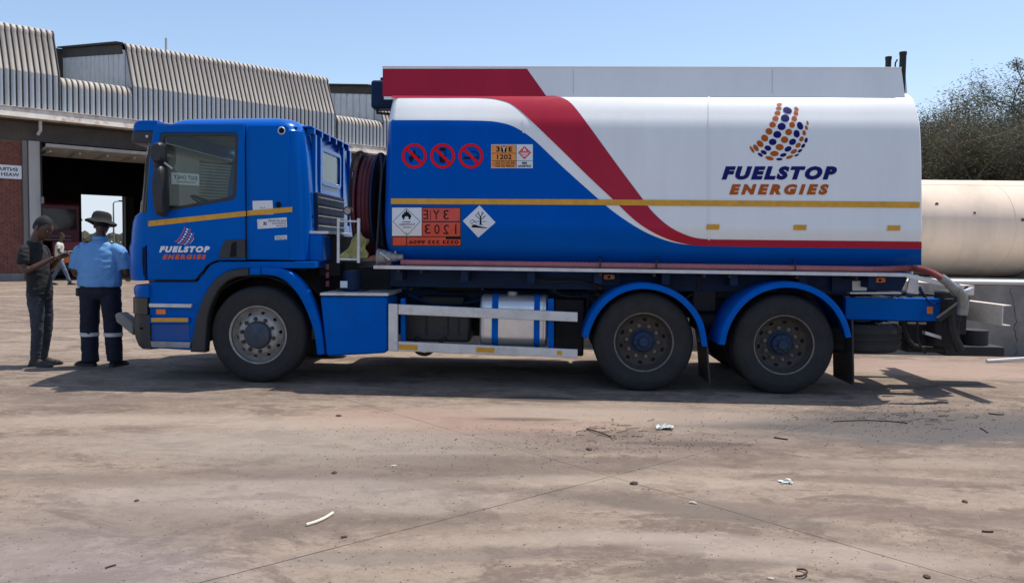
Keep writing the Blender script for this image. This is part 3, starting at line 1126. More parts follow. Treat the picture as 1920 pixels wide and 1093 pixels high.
M_stor = mat('cream_storage_tank', (0.80, 0.64, 0.50), 0.85, var=0.08, scale=2.0, dirt=0.6, dirtcol=(0.50, 0.43, 0.34), spec=0.2, streak=True, bump=0.08, bscale=3)
stp = Matrix.Rotation(-YAW * 0.6, 3, 'Z') @ Vector((0, 1.95, 0)) + Vector((wl.x, wl.y, 0))
st = thing('storage_tank', 'large cream cylindrical storage tank lying on the ledge at the right', 'tank', (stp.x, stp.y, 0), -YAW * 0.6)
R_ = 0.85
prof = [(0.0, -2.62), (0.3, -2.60), (0.6, -2.54), (0.75, -2.44), (0.82, -2.33), (R_, -2.2), (R_, 5.6), (0.8, 5.75), (0.6, 5.95), (0.0, 6.0)]
tb = MB()
tb.lathe([(r, a) for r, a in prof], (0, 0, WT + R_ - 0.01), 'x', 96)
for i_, v_ in enumerate(tb.v):
    tb.v[i_] = (v_[0], v_[1] * 1.6 + 0.55, v_[2])
tb.build('shell', M_stor, st, smooth=30)
for xx in (-1.0, 1.0, 3.0):
    MB().lathe([(R_, -0.006), (R_ + 0.004, -0.003), (R_ + 0.004, 0.003), (R_, 0.006)], (xx, 0, WT + R_ - 0.01), 'x', 96)
for xx in (-1.0, 1.0, 3.0):
    sm0 = MB().lathe([(R_, -0.006), (R_ + 0.004, -0.003), (R_ + 0.004, 0.003), (R_, 0.006)], (xx, 0, WT + R_ - 0.01), 'x', 96)
    sm0.v = [(v_[0], v_[1] * 1.6 + 0.55, v_[2]) for v_ in sm0.v]
    sm0.build('weld_seam', M_stor, st, smooth=0)
a_ = math.radians(123)
MB().tube([(-2.2, R_ * 1.6 * math.cos(a_) + 0.55, WT + R_ - 0.01 + R_ * math.sin(a_)), (5.6, R_ * 1.6 * math.cos(a_) + 0.55, WT + R_ - 0.01 + R_ * math.sin(a_))], 0.006, 6).build('weld_seam', M_stor, st)
for (xx, aa, rr) in ((-0.22, 155, 0.03), (0.35, 165, 0.022), (1.1, 172, 0.03), (1.9, 150, 0.02)):
    t_ = math.radians(aa)
    MB().lathe([(0.0, -0.004), (rr, -0.004), (rr * 0.8, 0.01)], (xx, (R_ * 1.6 + 0.002) * math.cos(t_) + 0.55, WT + R_ - 0.01 + (R_ + 0.002) * math.sin(t_)), 'y', 9).build(
        'rust_boss', mat('rust_spot', (0.16, 0.08, 0.05), 0.9), st)
for xx in (-1.6, 1.5, 4.6):
    boxp('saddle', M_conc, st, xx, xx + 0.3, -0.5, 0.5, WT, WT + 0.12)
# handrail whose shadow falls across the tank
hr = MB()
hr.tube([(2.05, -1.02, WT + 0.5), (2.75, -0.35, WT + 1.95)], 0.02, 8)
hr.build('handrail', M_conc, st)
hr = MB().tube([(1.95, -1.0, WT + 1.02), (2.6, -1.0, WT + 1.0)], 0.014, 8).build('handrail', M_conc, st)

# a rod left on the ground beside the wall
rp0, rp1 = ground(1850, 680), ground(1960, 676)
rod = MB().tube([(0, 0, 0.025), (rp1.x - rp0.x, rp1.y - rp0.y, 0.05)], 0.022, 8).build('steel_rod', M_alu)
rod.location = (rp0.x, rp0.y, 0)
tag(rod, 'long grey rod lying on the ground at the foot of the cracked wall', 'rod')


# =================================================================== TREES
def leafmat(name, c1, c2):
    M = bpy.data.materials.new(name)
    M.use_nodes = True
    n, l = M.node_tree.nodes, M.node_tree.links
    b = n['Principled BSDF']
    b.inputs['Roughness'].default_value = 0.65
    b.inputs['Specular IOR Level'].default_value = 0.3
    g = n.new('ShaderNodeNewGeometry')
    t = n.new('ShaderNodeTexNoise')
    t.inputs['Scale'].default_value = 0.9
    t.inputs['Detail'].default_value = 3
    l.new(g.outputs['Position'], t.inputs['Vector'])
    ad = n.new('ShaderNodeMath')
    ad.operation = 'MULTIPLY_ADD'
    ad.inputs[1].default_value = 0.5
    l.new(g.outputs['Random Per Island'], ad.inputs[0])
    l.new(t.outputs[0], ad.inputs[2])
    mr = n.new('ShaderNodeMapRange')
    mr.inputs[1].default_value = 0.45
    mr.inputs[2].default_value = 1.0
    l.new(ad.outputs[0], mr.inputs[0])
    mx = n.new('ShaderNodeMix')
    mx.data_type = 'RGBA'
    l.new(mr.outputs[0], mx.inputs[0])
    mx.inputs[6].default_value = (*c1, 1)
    mx.inputs[7].default_value = (*c2, 1)
    l.new(mx.outputs[2], b.inputs['Base Color'])
    tr = n.new('ShaderNodeBsdfTranslucent')
    l.new(mx.outputs[2], tr.inputs[0])
    ms_ = n.new('ShaderNodeMixShader')
    ms_.inputs[0].default_value = 0.25
    l.new(b.outputs[0], ms_.inputs[1])
    l.new(tr.outputs[0], ms_.inputs[2])
    l.new(ms_.outputs[0], n['Material Output'].inputs[0])
    return M


M_leaf = leafmat('dusty_acacia_leaf', (0.045, 0.047, 0.030), (0.145, 0.145, 0.092))
M_bark = mat('grey_thorn_bark', (0.15, 0.125, 0.105), 0.95, var=0.2)


def tree(label, loc, H, spread, seed, nleaf=26000, leafsize=0.036, group='thorn trees behind the storage tank', low=0.15, depth=5):
    r = random.Random(seed)
    t = thing('thorn_tree', label, 'tree', loc, 0, group)
    segs = []
    tips = []

    def branch(p, d, L, rad, lev):
        n_ = 4
        pts = [p]
        q = p.copy()
        dd = d.copy()
        for i in range(n_):
            dd = (dd + Vector((r.uniform(-1, 1), r.uniform(-1, 1), r.uniform(-0.5, 0.9))) * 0.20).normalized()
            q = q + dd * (L / n_)
            pts.append(q.copy())
        segs.append((pts, rad, rad * 0.5, lev))
        if lev >= depth:
            tips.append(pts)
            return
        if lev >= depth - 1: tips.append(pts)
        k = r.choice((3, 4)) if lev < depth - 1 else 4
        for i in range(k):
            f = r.uniform(0.35, 1.0)
            idx = min(n_ - 1, int(f * n_))
            base = pts[idx].lerp(pts[idx + 1], f * n_ - idx if f < 1 else 1)
            az = r.uniform(0, 2 * PI)
            side = Vector((math.cos(az), math.sin(az), r.uniform(-0.15, 0.7)))
            nd = (dd * 0.55 + side * r.uniform(0.5, 0.95)).normalized()
            nd = Vector((nd.x * spread, nd.y * spread, nd.z)).normalized()
            branch(base, nd, L * r.uniform(0.6, 0.8), rad * 0.55, lev + 1)

    nst = 4
    for i in range(nst):
        az = 2 * PI * i / nst + r.uniform(-0.5, 0.5)
        branch(Vector((0.15 * math.cos(az), 0.15 * math.sin(az), 0)), Vector((math.cos(az) * 0.42, math.sin(az) * 0.42, 1)).normalized(),
               H * 0.40, 0.10, 1)
    big, small = MB(), MB()
    for pts, ra, rb, lev in segs:
        rr = [ra + (rb - ra) * i / 4 for i in range(5)]
        if lev <= 2:
            big.tube(pts, [max(x, 0.006) for x in rr], 6, False)
        else:
            small.tube(pts[::2] if lev > 3 else pts, [max(x, 0.005) for x in (rr[::2] if lev > 3 else rr)], 3, False)
    big.build('trunk', M_bark, t, recalc=False)
    so_ = small.build('twigs', M_bark, t, recalc=False, smooth=0)
    vs, fs = [], []
    per = max(1, nleaf // len(tips))
    for pts in tips:
        for k in range(per):
            i = r.randint(0, 3)
            p = pts[i].lerp(pts[i + 1], r.random())
            p = p + Vector((r.gauss(0, .20), r.gauss(0, .20), r.gauss(0, .17)))
            a = Vector((r.gauss(0, 1), r.gauss(0, 1), r.gauss(0, 0.6))).normalized()
            b_ = a.cross(Vector((r.gauss(0, 1), r.gauss(0, 1), r.gauss(0, 1)))).normalized()
            L = leafsize * r.uniform(0.6, 1.5)
            o = len(vs)
            vs += [p, p + a * L + b_ * L * 0.22, p + a * L * 2, p + a * L - b_ * L * 0.22]
            fs.append((o, o + 1, o + 2, o + 3))
    me = bpy.data.meshes.new('leaves')
    me.from_pydata([tuple(v) for v in vs], [], fs)
    me.materials.append(M_leaf)
    o = bpy.data.objects.new('crown', me)
    COL.objects.link(o)
    o.parent = t
    return t


def far(px, y):
    d = ray(px, 470)
    k = y / d.y
    return (d.x * k, y, 0)


tree('dusty thorn tree next to the rear of the tanker, the lower left one', far(1812, 19.0), 6.3, 1.15, 11, 170000)
tt_ = tree('tallest dusty thorn tree with a long twig rising above its crown at the right edge', far(1915, 21.0), 7.6, 1.1, 5, 170000)
tree('thorn tree crown farthest right, partly cut by the edge of the photo', far(2040, 19.5), 6.4, 1.1, 23, 80000)

q0, q1 = Vector(far(1908, 21.0)), Vector(far(1884, 21.0))
zz = lambda py: CAMH + (477 - py) / F * 21.0
tw = [(0.05, 0, zz(260)), (-0.02, 0.02, zz(200)), (-0.12, 0, zz(165)), (-0.30, 0.02, zz(135)), (-0.36, 0, zz(118))]
MB().tube(cr(tw, 4), 0.012, 5).build('long_twig', M_bark, tt_)
lr = random.Random(9)
vs, fs = [], []
for k in range(260):
    p = Vector(tw[3]).lerp(Vector(tw[4]), lr.random()) + Vector((lr.gauss(0, .09), lr.gauss(0, .09), lr.gauss(0, .05) - 0.02))
    a_ = Vector((lr.gauss(0, 1), lr.gauss(0, 1), lr.gauss(0, 1))).normalized() * 0.04
    b_ = a_.cross(Vector((lr.gauss(0, 1), lr.gauss(0, 1), lr.gauss(0, 1)))).normalized() * 0.01
    o_ = len(vs)
    vs += [p, p + a_ + b_, p + a_ * 2, p + a_ - b_]
    fs.append((o_, o_ + 1, o_ + 2, o_ + 3))
me = bpy.data.meshes.new('twig_leaves')
me.from_pydata([tuple(v) for v in vs], [], fs)
me.materials.append(M_leaf)
o_ = bpy.data.objects.new('twig_leaves', me)
COL.objects.link(o_)
o_.parent = tt_

# =================================================================== THE TANKER TRUCK
truck = thing('tanker_truck', 'blue, white and red six wheel fuel tanker truck standing across the yard', 'truck', TO, -YAW)
T = truck


def Q(pts, Y=0.05):
    return [TP(a, b, Y) for a, b in pts]


# ------------------------------------------------------------ tank
YC, HW, ZC = 1.25, 1.25, 2.2
TX0 = TP(719, 400, 0.0)[0]
TXF = TP(735, 400, 0.0)[0]
TX1 = TP(1728.5, 455, 0.0)[0]


PROF = [(1.25, 1.175), (0.8, 1.178), (0.5, 1.20), (0.34, 1.26), (0.215, 1.33), (0.125, 1.415), (0.05, 1.53), (0.0, 1.70), (0.02, 1.88), (0.05, 2.15), (0.085, 2.45), (0.14, 2.76), (0.205, 2.91), (0.28, 3.03),
        (0.36, 3.115), (0.50, 3.185), (0.68, 3.225), (0.9, 3.242), (1.25, 3.25)]
PR = cr(PROF, 5)


def ysurf(z):
    if z <= PR[0][1]: return PR[0][0]
    for (ya, za), (yb, zb) in zip(PR[:-1], PR[1:]):
        if za <= z <= zb and zb > za:
            return ya + (yb - ya) * (z - za) / (zb - za)
    return PR[-1][0]


def tmap(px, py, lay):
    Y = 0.0
    for _ in range(14):
        X, Z = TP(px, py, Y)
        Y = 0.5 * Y + 0.5 * ysurf(Z)
    X, Z = TP(px, py, Y)
    e = 0.004
    s_ = (ysurf(Z + e) - ysurf(Z - e)) / (2 * e)
    n_ = Vector((0, -1, s_)).normalized()
    return Vector((X, ysurf(Z), Z)) + n_ * (0.003 + 0.0018 * lay)


def section(inset, dx):
    f = max(0.0, 1 - inset / 1.05)
    near = [(y, z) for y, z in PR]
    far_ = [(2 * YC - y, z) for y, z in PR[::-1][1:-1]]
    return [(dx, YC + (y - YC) * f, ZC + (z - ZC) * f) for y, z in near + far_]


tk = MB()
ringsT = [section(1.0, TX0 - 0.14), section(0.6, TX0 - 0.11), section(0.3, TX0 - 0.06), section(0.14, TX0 - 0.02), section(0.09, TX0 + 0.0), section(0.05, TX0 + 0.016), section(0.02, TX0 + 0.045), section(0.005, TX0 + 0.07),
          section(0.0, TXF)]
n_mid = 16
for k in range(1, n_mid):
    ringsT.append(section(0.0, TXF + (TX1 - 0.02 - TXF) * k / n_mid))
ringsT += [section(0.0, TX1 - 0.012), section(0.006, TX1), section(0.035, TX1 + 0.002), section(0.05, TX1 - 0.02), section(0.3, TX1 + 0.04), section(0.7, TX1 + 0.10), section(1.0, TX1 + 0.11)]
tk.rings(ringsT)
zfr = TP(735, 226, 0.12)[1]
for i_, f_ in enumerate(tk.f):
    cz_ = sum(tk.v[q][2] for q in f_) / len(f_)
    cx__ = sum(tk.v[q][0] for q in f_) / len(f_)
    if (cx__ < TXF - 0.001 and cz_ < zfr) or cz_ < 1.47 or cx__ > TX1 + 0.01 and cz_ < 1.5:
        tk.m[i_] = 1
tank = tk.build('tank', [M_white, M_tankblue], T, smooth=24)

# valance (coaming) along the roof of the tank, leaning in towards its top
VY0, VY1, VZ0 = 0.352, 0.436, 3.11


def vy(z):
    return VY0 + (VY1 - VY0) * (z - VZ0) / 0.35


def vpt(px, py):
    Y = 0.38
    for _ in range(5):
        X, Z = TP(px, py, Y)
        Y = vy(Z)
    return X, Y, Z


cz0, cz1 = VZ0 - 0.04, vpt(1300, 127.5)[2]
cxl0, cxl1 = vpt(717, 127)[0], vpt(716.5, 182)[0]
cxr0, cxr1 = vpt(1690, 128)[0], vpt(1697.5, 179)[0]
for sg in (1, -1):
    f_ = lambda y: y if sg > 0 else 2.5 - y
    vb = MB()
    A_ = [(cxl1 + 0.02, f_(vy(cz0)), cz0), (cxr1, f_(vy(cz0)), cz0), (cxr0, f_(vy(cz1)), cz1), (cxl0, f_(vy(cz1)), cz1)]
    vb.add(A_ + [(x, y + 0.02 * sg, z) for x, y, z in A_], [(0, 1, 2, 3), (7, 6, 5, 4), (0, 4, 5, 1), (1, 5, 6, 2), (2, 6, 7, 3), (3, 7, 4, 0)])
    vb.build('valance', M_white, T, smooth=0, bevel=0.003)
boxp('valance_end', M_white, T, cxl0, cxl0 + 0.025, 0.45, 2.05, cz0 + .1, cz1 - 0.004)
boxp('valance_end', M_white, T, cxr0 - 0.025, cxr0, 0.45, 2.05, cz0 + .1, cz1 - 0.004)
boxp('tank_walkway', M_alu, T, cxl0 + 0.03, cxr0 - 0.03, 0.48, 2.02, 3.30, 3.315)


tr = MB().prism([(cxl0 - 0.004, cz1 - 0.002), (cxr0 + 0.004, cz1 - 0.002), (cxr0 + 0.004, cz1 + 0.012), (cxl0 - 0.004, cz1 + 0.012)], vy(cz1) - 0.006, vy(cz1) + 0.03)
tr.build('valance_rail', M_white, T, smooth=0, bevel=0.003)
for px in (1075, 1448):
    a3, b3 = vpt(px, 176), vpt(px, 130)
    MB().tube([(a3[0], a3[1] - 0.001, a3[2]), (b3[0], b3[1] - 0.001, b3[2])], 0.004, 6).build('valance_joint', M_alu, T)
for kx in range(4):
    X = -0.0 + TX0 + 0.9 + kx * 1.35
    MB().lathe([(0.0, 0.0), (0.22, 0.0), (0.25, -0.03), (0.25, -0.13), (0, -0.13)], (X, YC, 3.37), 'z', 24).build('manhole_lid', M_alu, T)
def vm(px, py, lay):
    X, Y, Z = vpt(px, py)
    return Vector((X, Y - 0.002 - 0.0015 * lay, Z))


D = Decal().use(M_red, 0)
D.poly([(717.5, 129.5), (988, 129.5), (1025, 181.5), (717.5, 181.5)])
D.build('valance_red_band', T, vm)

# livery
blue_top = cr([(735.3, 226), (820, 226), (900, 227), (935, 230), (965, 239), (1000, 262), (1050, 309), (1100, 354), (1150, 397), (1200, 430), (1240, 448), (1275, 457), (1315, 461)], 8)
D = Decal().use(M_tankblue, 0)
low = [(1727.5, 466.5), (1727.5, 497), (735.3, 497)]
D.poly(blue_top + [(1400, 462.5)] + low)
D.build('blue_livery', tank, tmap, cuts=5)
wt = cr([(735.3, 184), (830, 184), (905, 184.5), (940, 189), (965, 200), (1000, 231), (1050, 279), (1100, 328), (1150, 375), (1190, 413), (1225, 436), (1260, 451), (1295, 459), (1320, 461)], 8)
rt_ = cr([(1022, 179.6), (1045, 182), (1060, 187), (1075, 199), (1100, 231), (1150, 300), (1200, 367), (1225, 399), (1255, 425), (1285, 440), (1310, 447), (1340, 449)], 8)
D = Decal().use(M_red, 1)
D.poly([(735.3, 180.3), (1022, 179.6)] + rt_[1:] + [(1727.8, 453), (1727.8, 466.5), (1400, 462.5)] + wt[::-1])
D.build('red_swoosh', tank, tmap, cuts=5)
D = Decal().use(M_yellow, 3)
D.poly([(733.5, 372.5), (1100, 374.2), (1500, 377.2), (1724, 379), (1724, 390), (1500, 388), (1100, 384.8), (733.5, 383)])
D.build('reflective_tape', tank, tmap, cuts=5)
for x0, y0 in ((1325, 421), (1488, 422), (1664, 423)):
    D = Decal().use(M_yellow, 3)
    D.poly([(x0, y0), (x0 + 24, y0), (x0 + 23, y0 + 9.5), (x0 - 1, y0 + 9.5)])
    D.build('reflector_patch', tank, tmap, cuts=5)
for px_, y0, y1 in ((1329, 181, 450), (981, 222, 250)):
    D = Decal().use(M_white, 2)
    D.poly([(px_ - 1.2, y0), (px_ + 1.2, y0), (px_ + 1.4, y1), (px_ - 1.0, y1)])
    D.build('weld_seam', tank, tmap, cuts=5)


# prohibition signs
def flame(D, cx, cy, s, m_, l_, hole=None):
    P = [(-.62, .62), (-.80, .25), (-.72, -.15), (-.55, .10), (-.48, -.30), (-.30, -.10), (-.22, -.62), (0.0, -1.05), (.18, -.55), (.28, -.10), (.48, -.36), (.55, .02), (.74, -.10), (.80, .28), (.66, .62),
         (.42, .88), (.30, .45), (.10, .20), (-.06, .30), (-.28, .55), (-.40, .90)]
    D.use(m_, l_)
    D.poly([(cx + a * s, cy + b * s) for a, b in P])


def prohibition(cx, cy, kind):
    D = Decal()
    if kind == 'flame':
        flame(D, cx, cy + 1, 13.5, M_black, 1)
    elif kind == 'phone':
        D.use(M_black, 1)
        D.poly([(cx - 6.2, cy - 13), (cx - 3, cy - 16), (cx + 3.5, cy - 16), (cx + 6, cy - 13.5), (cx + 6, cy - 9.5), (cx - 6, cy - 9.5)])
        D.poly([(cx - 6, cy - 8.5), (cx - 4.4, cy - 8.5), (cx - 4.6, cy + 2), (cx - 6.2, cy + 1)])
        D.poly([(cx + 4.4, cy - 8.5), (cx + 6, cy - 8.5), (cx + 6, cy + 2), (cx + 4.4, cy + 2)])
        D.poly([(cx - 4.6, cy - 2), (cx + 4.4, cy - 2), (cx + 4.4, cy + 1.9), (cx - 4.6, cy + 1.9)])
        D.poly([(cx - 6.2, cy + 2.1), (cx + 6, cy + 2.1), (cx + 5.6, cy + 10), (cx + 4, cy + 12.5), (cx - 4.5, cy + 12.5), (cx - 6, cy + 10)])
    else:
        D.use(M_black, 1)
        D.rect(cx - 14, cy + 1.2, cx + 9, cy + 5.4)
        D.rect(cx + 10, cy + 1.2, cx + 14.3, cy + 5.4)
        D.poly([(cx + 12.5, cy + 0.2), (cx + 12, cy - 4), (cx + 9.5, cy - 6.5), (cx + 2, cy - 7.5), (cx - 1, cy - 9), (cx + 4, cy - 9.2), (cx + 10.5, cy - 8), (cx + 13.8, cy - 4.5), (cx + 14.3, cy + 0.2)])
    D.use(M_sred, 3)
    D.ring(cx, cy, 18.2, 23.3, 48)
    D.use(M_sred, 2)
    a = 18.6 / math.sqrt(2)
    w_ = 2.0
    D.poly([(cx - a - w_, cy - a + w_), (cx - a + w_, cy - a - w_), (cx + a + w_, cy + a - w_), (cx + a - w_, cy + a + w_)])
    return D.build('no_%s_sign' % {'flame': 'open_flame', 'phone': 'phone', 'smoke': 'smoking'}[kind], tank, tmap, cuts=5)


prohibition(777, 293.2, 'flame')
prohibition(830, 293.2, 'phone')
prohibition(883, 293.2, 'smoke')

# orange and white hazard placard
D = Decal()
D.use(M_paper, 1).rect(921, 271.3, 999, 315.8)
D.use(M_black, 2).rect(922, 272.3, 968.5, 314.6)
D.use(M_signor, 3).rect(922.3, 272.6, 967.6, 287.6).rect(922.3, 288.6, 967.6, 301.8).rect(922.3, 302.8, 967.6, 308.2).rect(922.3, 309.2, 967.6, 314.4)
D.use(M_black, 4)
D.text('3', 930.5, 275.6, 937.2, 285.4, 0.03)
D.rect(940, 275, 949.8, 286)
D.text('E', 953.8, 276, 960.6, 285.2, 0.03)
D.text('1202', 932, 290.4, 959.6, 299.6, 0.02)
D.text('+263 773 330 348', 927.5, 303.8, 965, 307.3, 0.02)
D.text('+263 242 486324', 927.5, 310.2, 964, 313.6, 0.02)
D.use(M_wprint, 5).text('Y', 940.9, 275.8, 949, 285.4, 0.03)
D.use(M_signred, 2).poly([(983.5, 274.4), (996, 286.8), (983.5, 299.4), (971.2, 286.8)])
flame(D, 983.5, 281.6, 4.0, M_wprint, 3)
D.use(M_wprint, 3).rect(975, 286.4, 992, 287.2).rect(977, 288.6, 990, 290.6).rect(980, 292, 987, 294)
D.use(M_black, 2).rect(968.5, 301.6, 999, 302.2)
D.text('SBS', 978.6, 304.2, 988.2, 308.2, 0.05)
D.text('LOGISTICS', 971.4, 309.9, 995.4, 313.8, 0.05)
D.build('hazard_placard', tank, tmap, cuts=5)

# large red-orange placard whose lettering runs backwards
D = Decal()
D.use(M_blackpl, 1).rect(734, 388.2, 865, 462)
D.use(M_paper, 3).rect(735.4, 389.8, 790.8, 442)
D.use(M_signred, 3).rect(792.3, 390.8, 862.6, 414.8).rect(792.3, 417.6, 863, 442.6).rect(736.8, 444.4, 761.6, 459.4).rect(763.6, 444.4, 863.4, 459.4)
D.use(M_black, 4)
D.rect(836, 444.2, 863.4, 448.2)
D.line([(762, 391.5), (788, 415.7), (763.5, 441), (737, 415.7), (762, 391.5)], 0.7)
P_ = [(-1.0, .9), (-1.25, .1), (-1.0, -.05), (-.92, -.5), (-.62, -.35), (-.55, -.95), (-.28, -.75), (0, -1.55), (.28, -.75), (.55, -.95), (.62, -.35), (.92, -.5), (1.0, -.05), (1.25, .1), (1.0, .9), (.65, 1.25), (.5, .6), (.25, .3), (-.25, .3), (-.5, .6), (-.65, 1.25)]
D.poly([(762.5 + a * 7.4, 404 + b * 7.0) for a, b in P_])
D.rect(755, 415.9, 770, 417.1)
D.text('FLAMMABLE', 749, 419, 778, 422.6, 0.0, mirror=True)
D.text('LIQUID', 755.5, 424.6, 771.5, 428, 0.0, mirror=True)
D.text('3', 761.5, 436, 764, 439, 0, mirror=True)
D.text('3', 831.6, 394.4, 841.6, 411.8, 0.0, mirror=True)
D.text('Y', 811.8, 394.2, 824.4, 411.8, 0.0, mirror=True)
D.text('E', 793.8, 394, 802.6, 411.6, 0.0, mirror=True)
D.rect(806.8, 394, 807.8, 413)
D.text('3', 796.5, 421, 807.5, 438, 0.0, mirror=True)
D.text('0', 814.5, 421, 824.5, 438.6, 0.0, mirror=True)
D.text('2', 831.4, 421.4, 842, 438.6, 0.0, mirror=True)
D.rect(853.6, 421, 856, 438.8)
D.text('0333 333 9956', 767, 450, 860, 457, 0.02, mirror=True)
D.build('flammable_placard', tank, tmap, cuts=5)

# environment diamond
D = Decal()
D.use(M_paper, 2).poly([(899.1, 385.4), (929.2, 417.3), (896.9, 445.2), (867.9, 414.6)])
D.use(M_black, 3)
cx, cy = 901, 421
D.poly([(899.4, 422), (900.2, 405), (902.4, 405), (903.0, 422)])
for (a, b) in (((901, 412), (893, 405.5)), ((901, 409), (897.4, 399.6)), ((901.5, 408), (904.5, 400)), ((902, 412), (909, 407)), ((897.4, 403), (894.5, 400)), ((904, 403), (907, 399.5)),
               ((893, 405.5), (892, 402)), ((905, 410), (910.5, 404)), ((898, 400), (897, 397)), ((904.4, 400.5), (904, 396.8))):
    D.line([a, b], 1.1)
D.line([(889, 415.4), (912, 415.8)], 0.9)
D.line([(898, 421), (906, 421.4)], 1.0)
D.poly([(884, 425.8), (886.5, 421.2), (892, 421.6), (898, 424), (914, 427.2), (913.5, 428.2), (884.5, 426.4)])
D.line([(881.5, 415), (884.5, 420.5), (889.5, 415.5), (895, 420)], 0.7)
D.line([(883, 414), (887, 412.6), (889, 415)], 0.9)
D.build('environment_placard', tank, tmap, cuts=5)

# the dotted emblem and the name
DO = [(702, 131, 25, 12, 0), (697, 167, 27, 16, 5), (685, 212, 29, 20, 0), (666, 264, 31, 24, 10), (638, 321, 32, 28, 20), (605, 383, 34, 31, 30), (565, 445, 36, 32, 40), (522, 498, 38, 28, 45),
      (483, 536, 38, 20, 55), (447, 551, 38, 12, 57), (861, 174, 25, 15, 40), (856, 214, 25, 18, 40), (840, 265, 28, 24, 40), (819, 323, 30, 27, 50), (788, 389, 33, 32, 0), (750, 460, 36, 33, 0),
      (704, 529, 39, 32, 0), (655, 589, 41, 27, 0), (610, 632, 42, 19, 15), (964, 305, 22, 10, 75), (953, 349, 22, 13, 70), (932, 397, 26, 17, 80), (907, 454, 27, 20, -60), (876, 511, 29, 21, -40),
      (836, 570, 33, 20, -30), (796, 621, 36, 15, -20)]
DB = [(777, 188, 45, 31, 20), (755, 261, 42, 36, 15), (722, 338, 40, 36, 0), (682, 412, 39, 35, 0), (639, 481, 37, 32, 0), (594, 538, 33, 26, 20), (556, 577, 31, 19, 25), (524, 600, 28, 14, 35),
      (894, 331, 40, 29, 65), (862, 405, 37, 31, 80), (824, 480, 36, 30, -30), (782, 546, 36, 25, -25), (738, 602, 33, 18, -15), (701, 641, 31, 13, 0), (950, 465, 26, 16, -75), (923, 517, 24, 16, -50),
      (893, 563, 25, 13, -35), (862, 604, 25, 9, -25)]


def emblem(D, fx, sc, m1, m2, l_):
    for L, m_ in ((DO, m1), (DB, m2)):
        D.use(m_, l_)
        for (x, y, a, b, g) in L:
            px, py = fx(x, y)
            D.ell(px, py, a * sc * 0.96, b * sc * 0.94, g, 18)


D = Decal()
emblem(D, lambda x, y: (1320 + x / 4.968, 170 + y / 4.968), 1 / 4.968, M_burnt, M_navy, 1)
D.build('dotted_emblem', tank, tmap, cuts=5)
D = Decal()
D.use(M_navy, 1).text('FUELSTOP', 1352.8, 312, 1569, 337.6, bold=0.072, shear=0.26, spacing=1.30)
D.use(M_burnt, 1).text('ENERGIES', 1367, 345.6, 1554, 365.6, bold=0.07, shear=0.26, spacing=1.5)
D.build('company_name', tank, tmap, cuts=5)

# ------------------------------------------------------------ things round the tank
X0, Z0 = TP(700, 499.5, -0.02)
X1, Z1 = TP(1700, 510.5, -0.02)
zt = (Z0 + Z1) / 2
rb = MB()
rb.prism([(-0.02, zt), (0.30, zt), (0.30, zt - 0.012), (0.0, zt - 0.014), (0.0, zt - 0.036), (-0.02, zt - 0.036)], X0, X1, 'x')
rb.build('hose_tray', M_alu, T, smooth=0, bevel=0.003)
X2, Z2 = TP(1776, 529, -0.02)
MB().prism([(X1, zt), (X2, Z2), (X2, Z2 - 0.05), (X1, zt - 0.045)], -0.02, 0.01).build('tray_end', M_alu, T, smooth=0, bevel=0.003)
for px in (750, 792, 1125, 1225, 1318, 1365, 1490, 1600):
    X, _ = TP(px, 512, 0.1)
    boxp('tray_bracket', M_dark, T, X - 0.012, X + 0.012, 0.0, 0.5, zt - 0.075, zt - 0.045)
for px in (1125, 1230, 1490):
    X, Zb = TP(px, 494, 0.05)
    MB().tube([(X, 0.02, zt + 0.005), (X, 0.02, zt + 0.09), (X, 0.16, zt + 0.13)], 0.008, 6).build('hose_strap', M_dark, T)
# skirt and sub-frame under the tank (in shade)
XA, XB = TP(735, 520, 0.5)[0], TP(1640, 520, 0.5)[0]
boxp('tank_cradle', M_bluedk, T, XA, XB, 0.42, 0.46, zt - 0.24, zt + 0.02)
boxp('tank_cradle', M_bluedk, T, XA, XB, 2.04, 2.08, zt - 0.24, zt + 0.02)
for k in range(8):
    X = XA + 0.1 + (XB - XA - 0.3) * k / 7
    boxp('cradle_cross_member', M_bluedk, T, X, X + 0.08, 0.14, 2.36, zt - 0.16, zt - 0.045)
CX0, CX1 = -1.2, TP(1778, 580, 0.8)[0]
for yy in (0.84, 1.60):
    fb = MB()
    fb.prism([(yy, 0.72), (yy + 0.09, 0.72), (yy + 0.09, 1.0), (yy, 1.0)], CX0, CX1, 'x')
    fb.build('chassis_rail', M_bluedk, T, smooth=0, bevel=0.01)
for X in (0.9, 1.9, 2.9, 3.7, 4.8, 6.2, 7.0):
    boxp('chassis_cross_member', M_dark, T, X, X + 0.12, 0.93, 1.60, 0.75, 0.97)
# blue rear side beam and panel
a, b_ = TP(1586, 557, 0.42)
c_, d_ = TP(1776, 603, 0.42)
boxp('rear_side_beam', M_blue, T, a, c_, 0.42, 0.52, d_, b_, bevel=0.01)
a, b_ = TP(1590, 508, 0.40)
c_, d_ = TP(1690, 546, 0.40)
MB().prism(Q([(1560, 514), (1705, 514), (1690, 546), (1560, 546)], 0.36), 0.36, 0.40).build('rear_side_panel', M_bluedk, T, smooth=0)
MB().prism(Q([(1707, 516), (1722, 516), (1722, 552), (1700, 548)], 0.36), 0.36, 0.385).build('panel_gusset', M_alu, T, smooth=0)


def side_marker(px, py):
    D = Decal()
    D.use(M_amber, 0).poly(rnd_poly([(px - 10, py - 4), (px + 10, py - 4), (px + 10, py + 4), (px - 10, py + 4)], 3.5, 4))
    D.use(M_black, 1).rect(px - 3, py - 2.4, px + 3, py + 2.4)
    D.ell(px - 6.7, py, 1.2, 1.2).ell(px + 6.7, py, 1.2, 1.2)
    D.build('side_marker_lamp', T, flat_map(0.355))


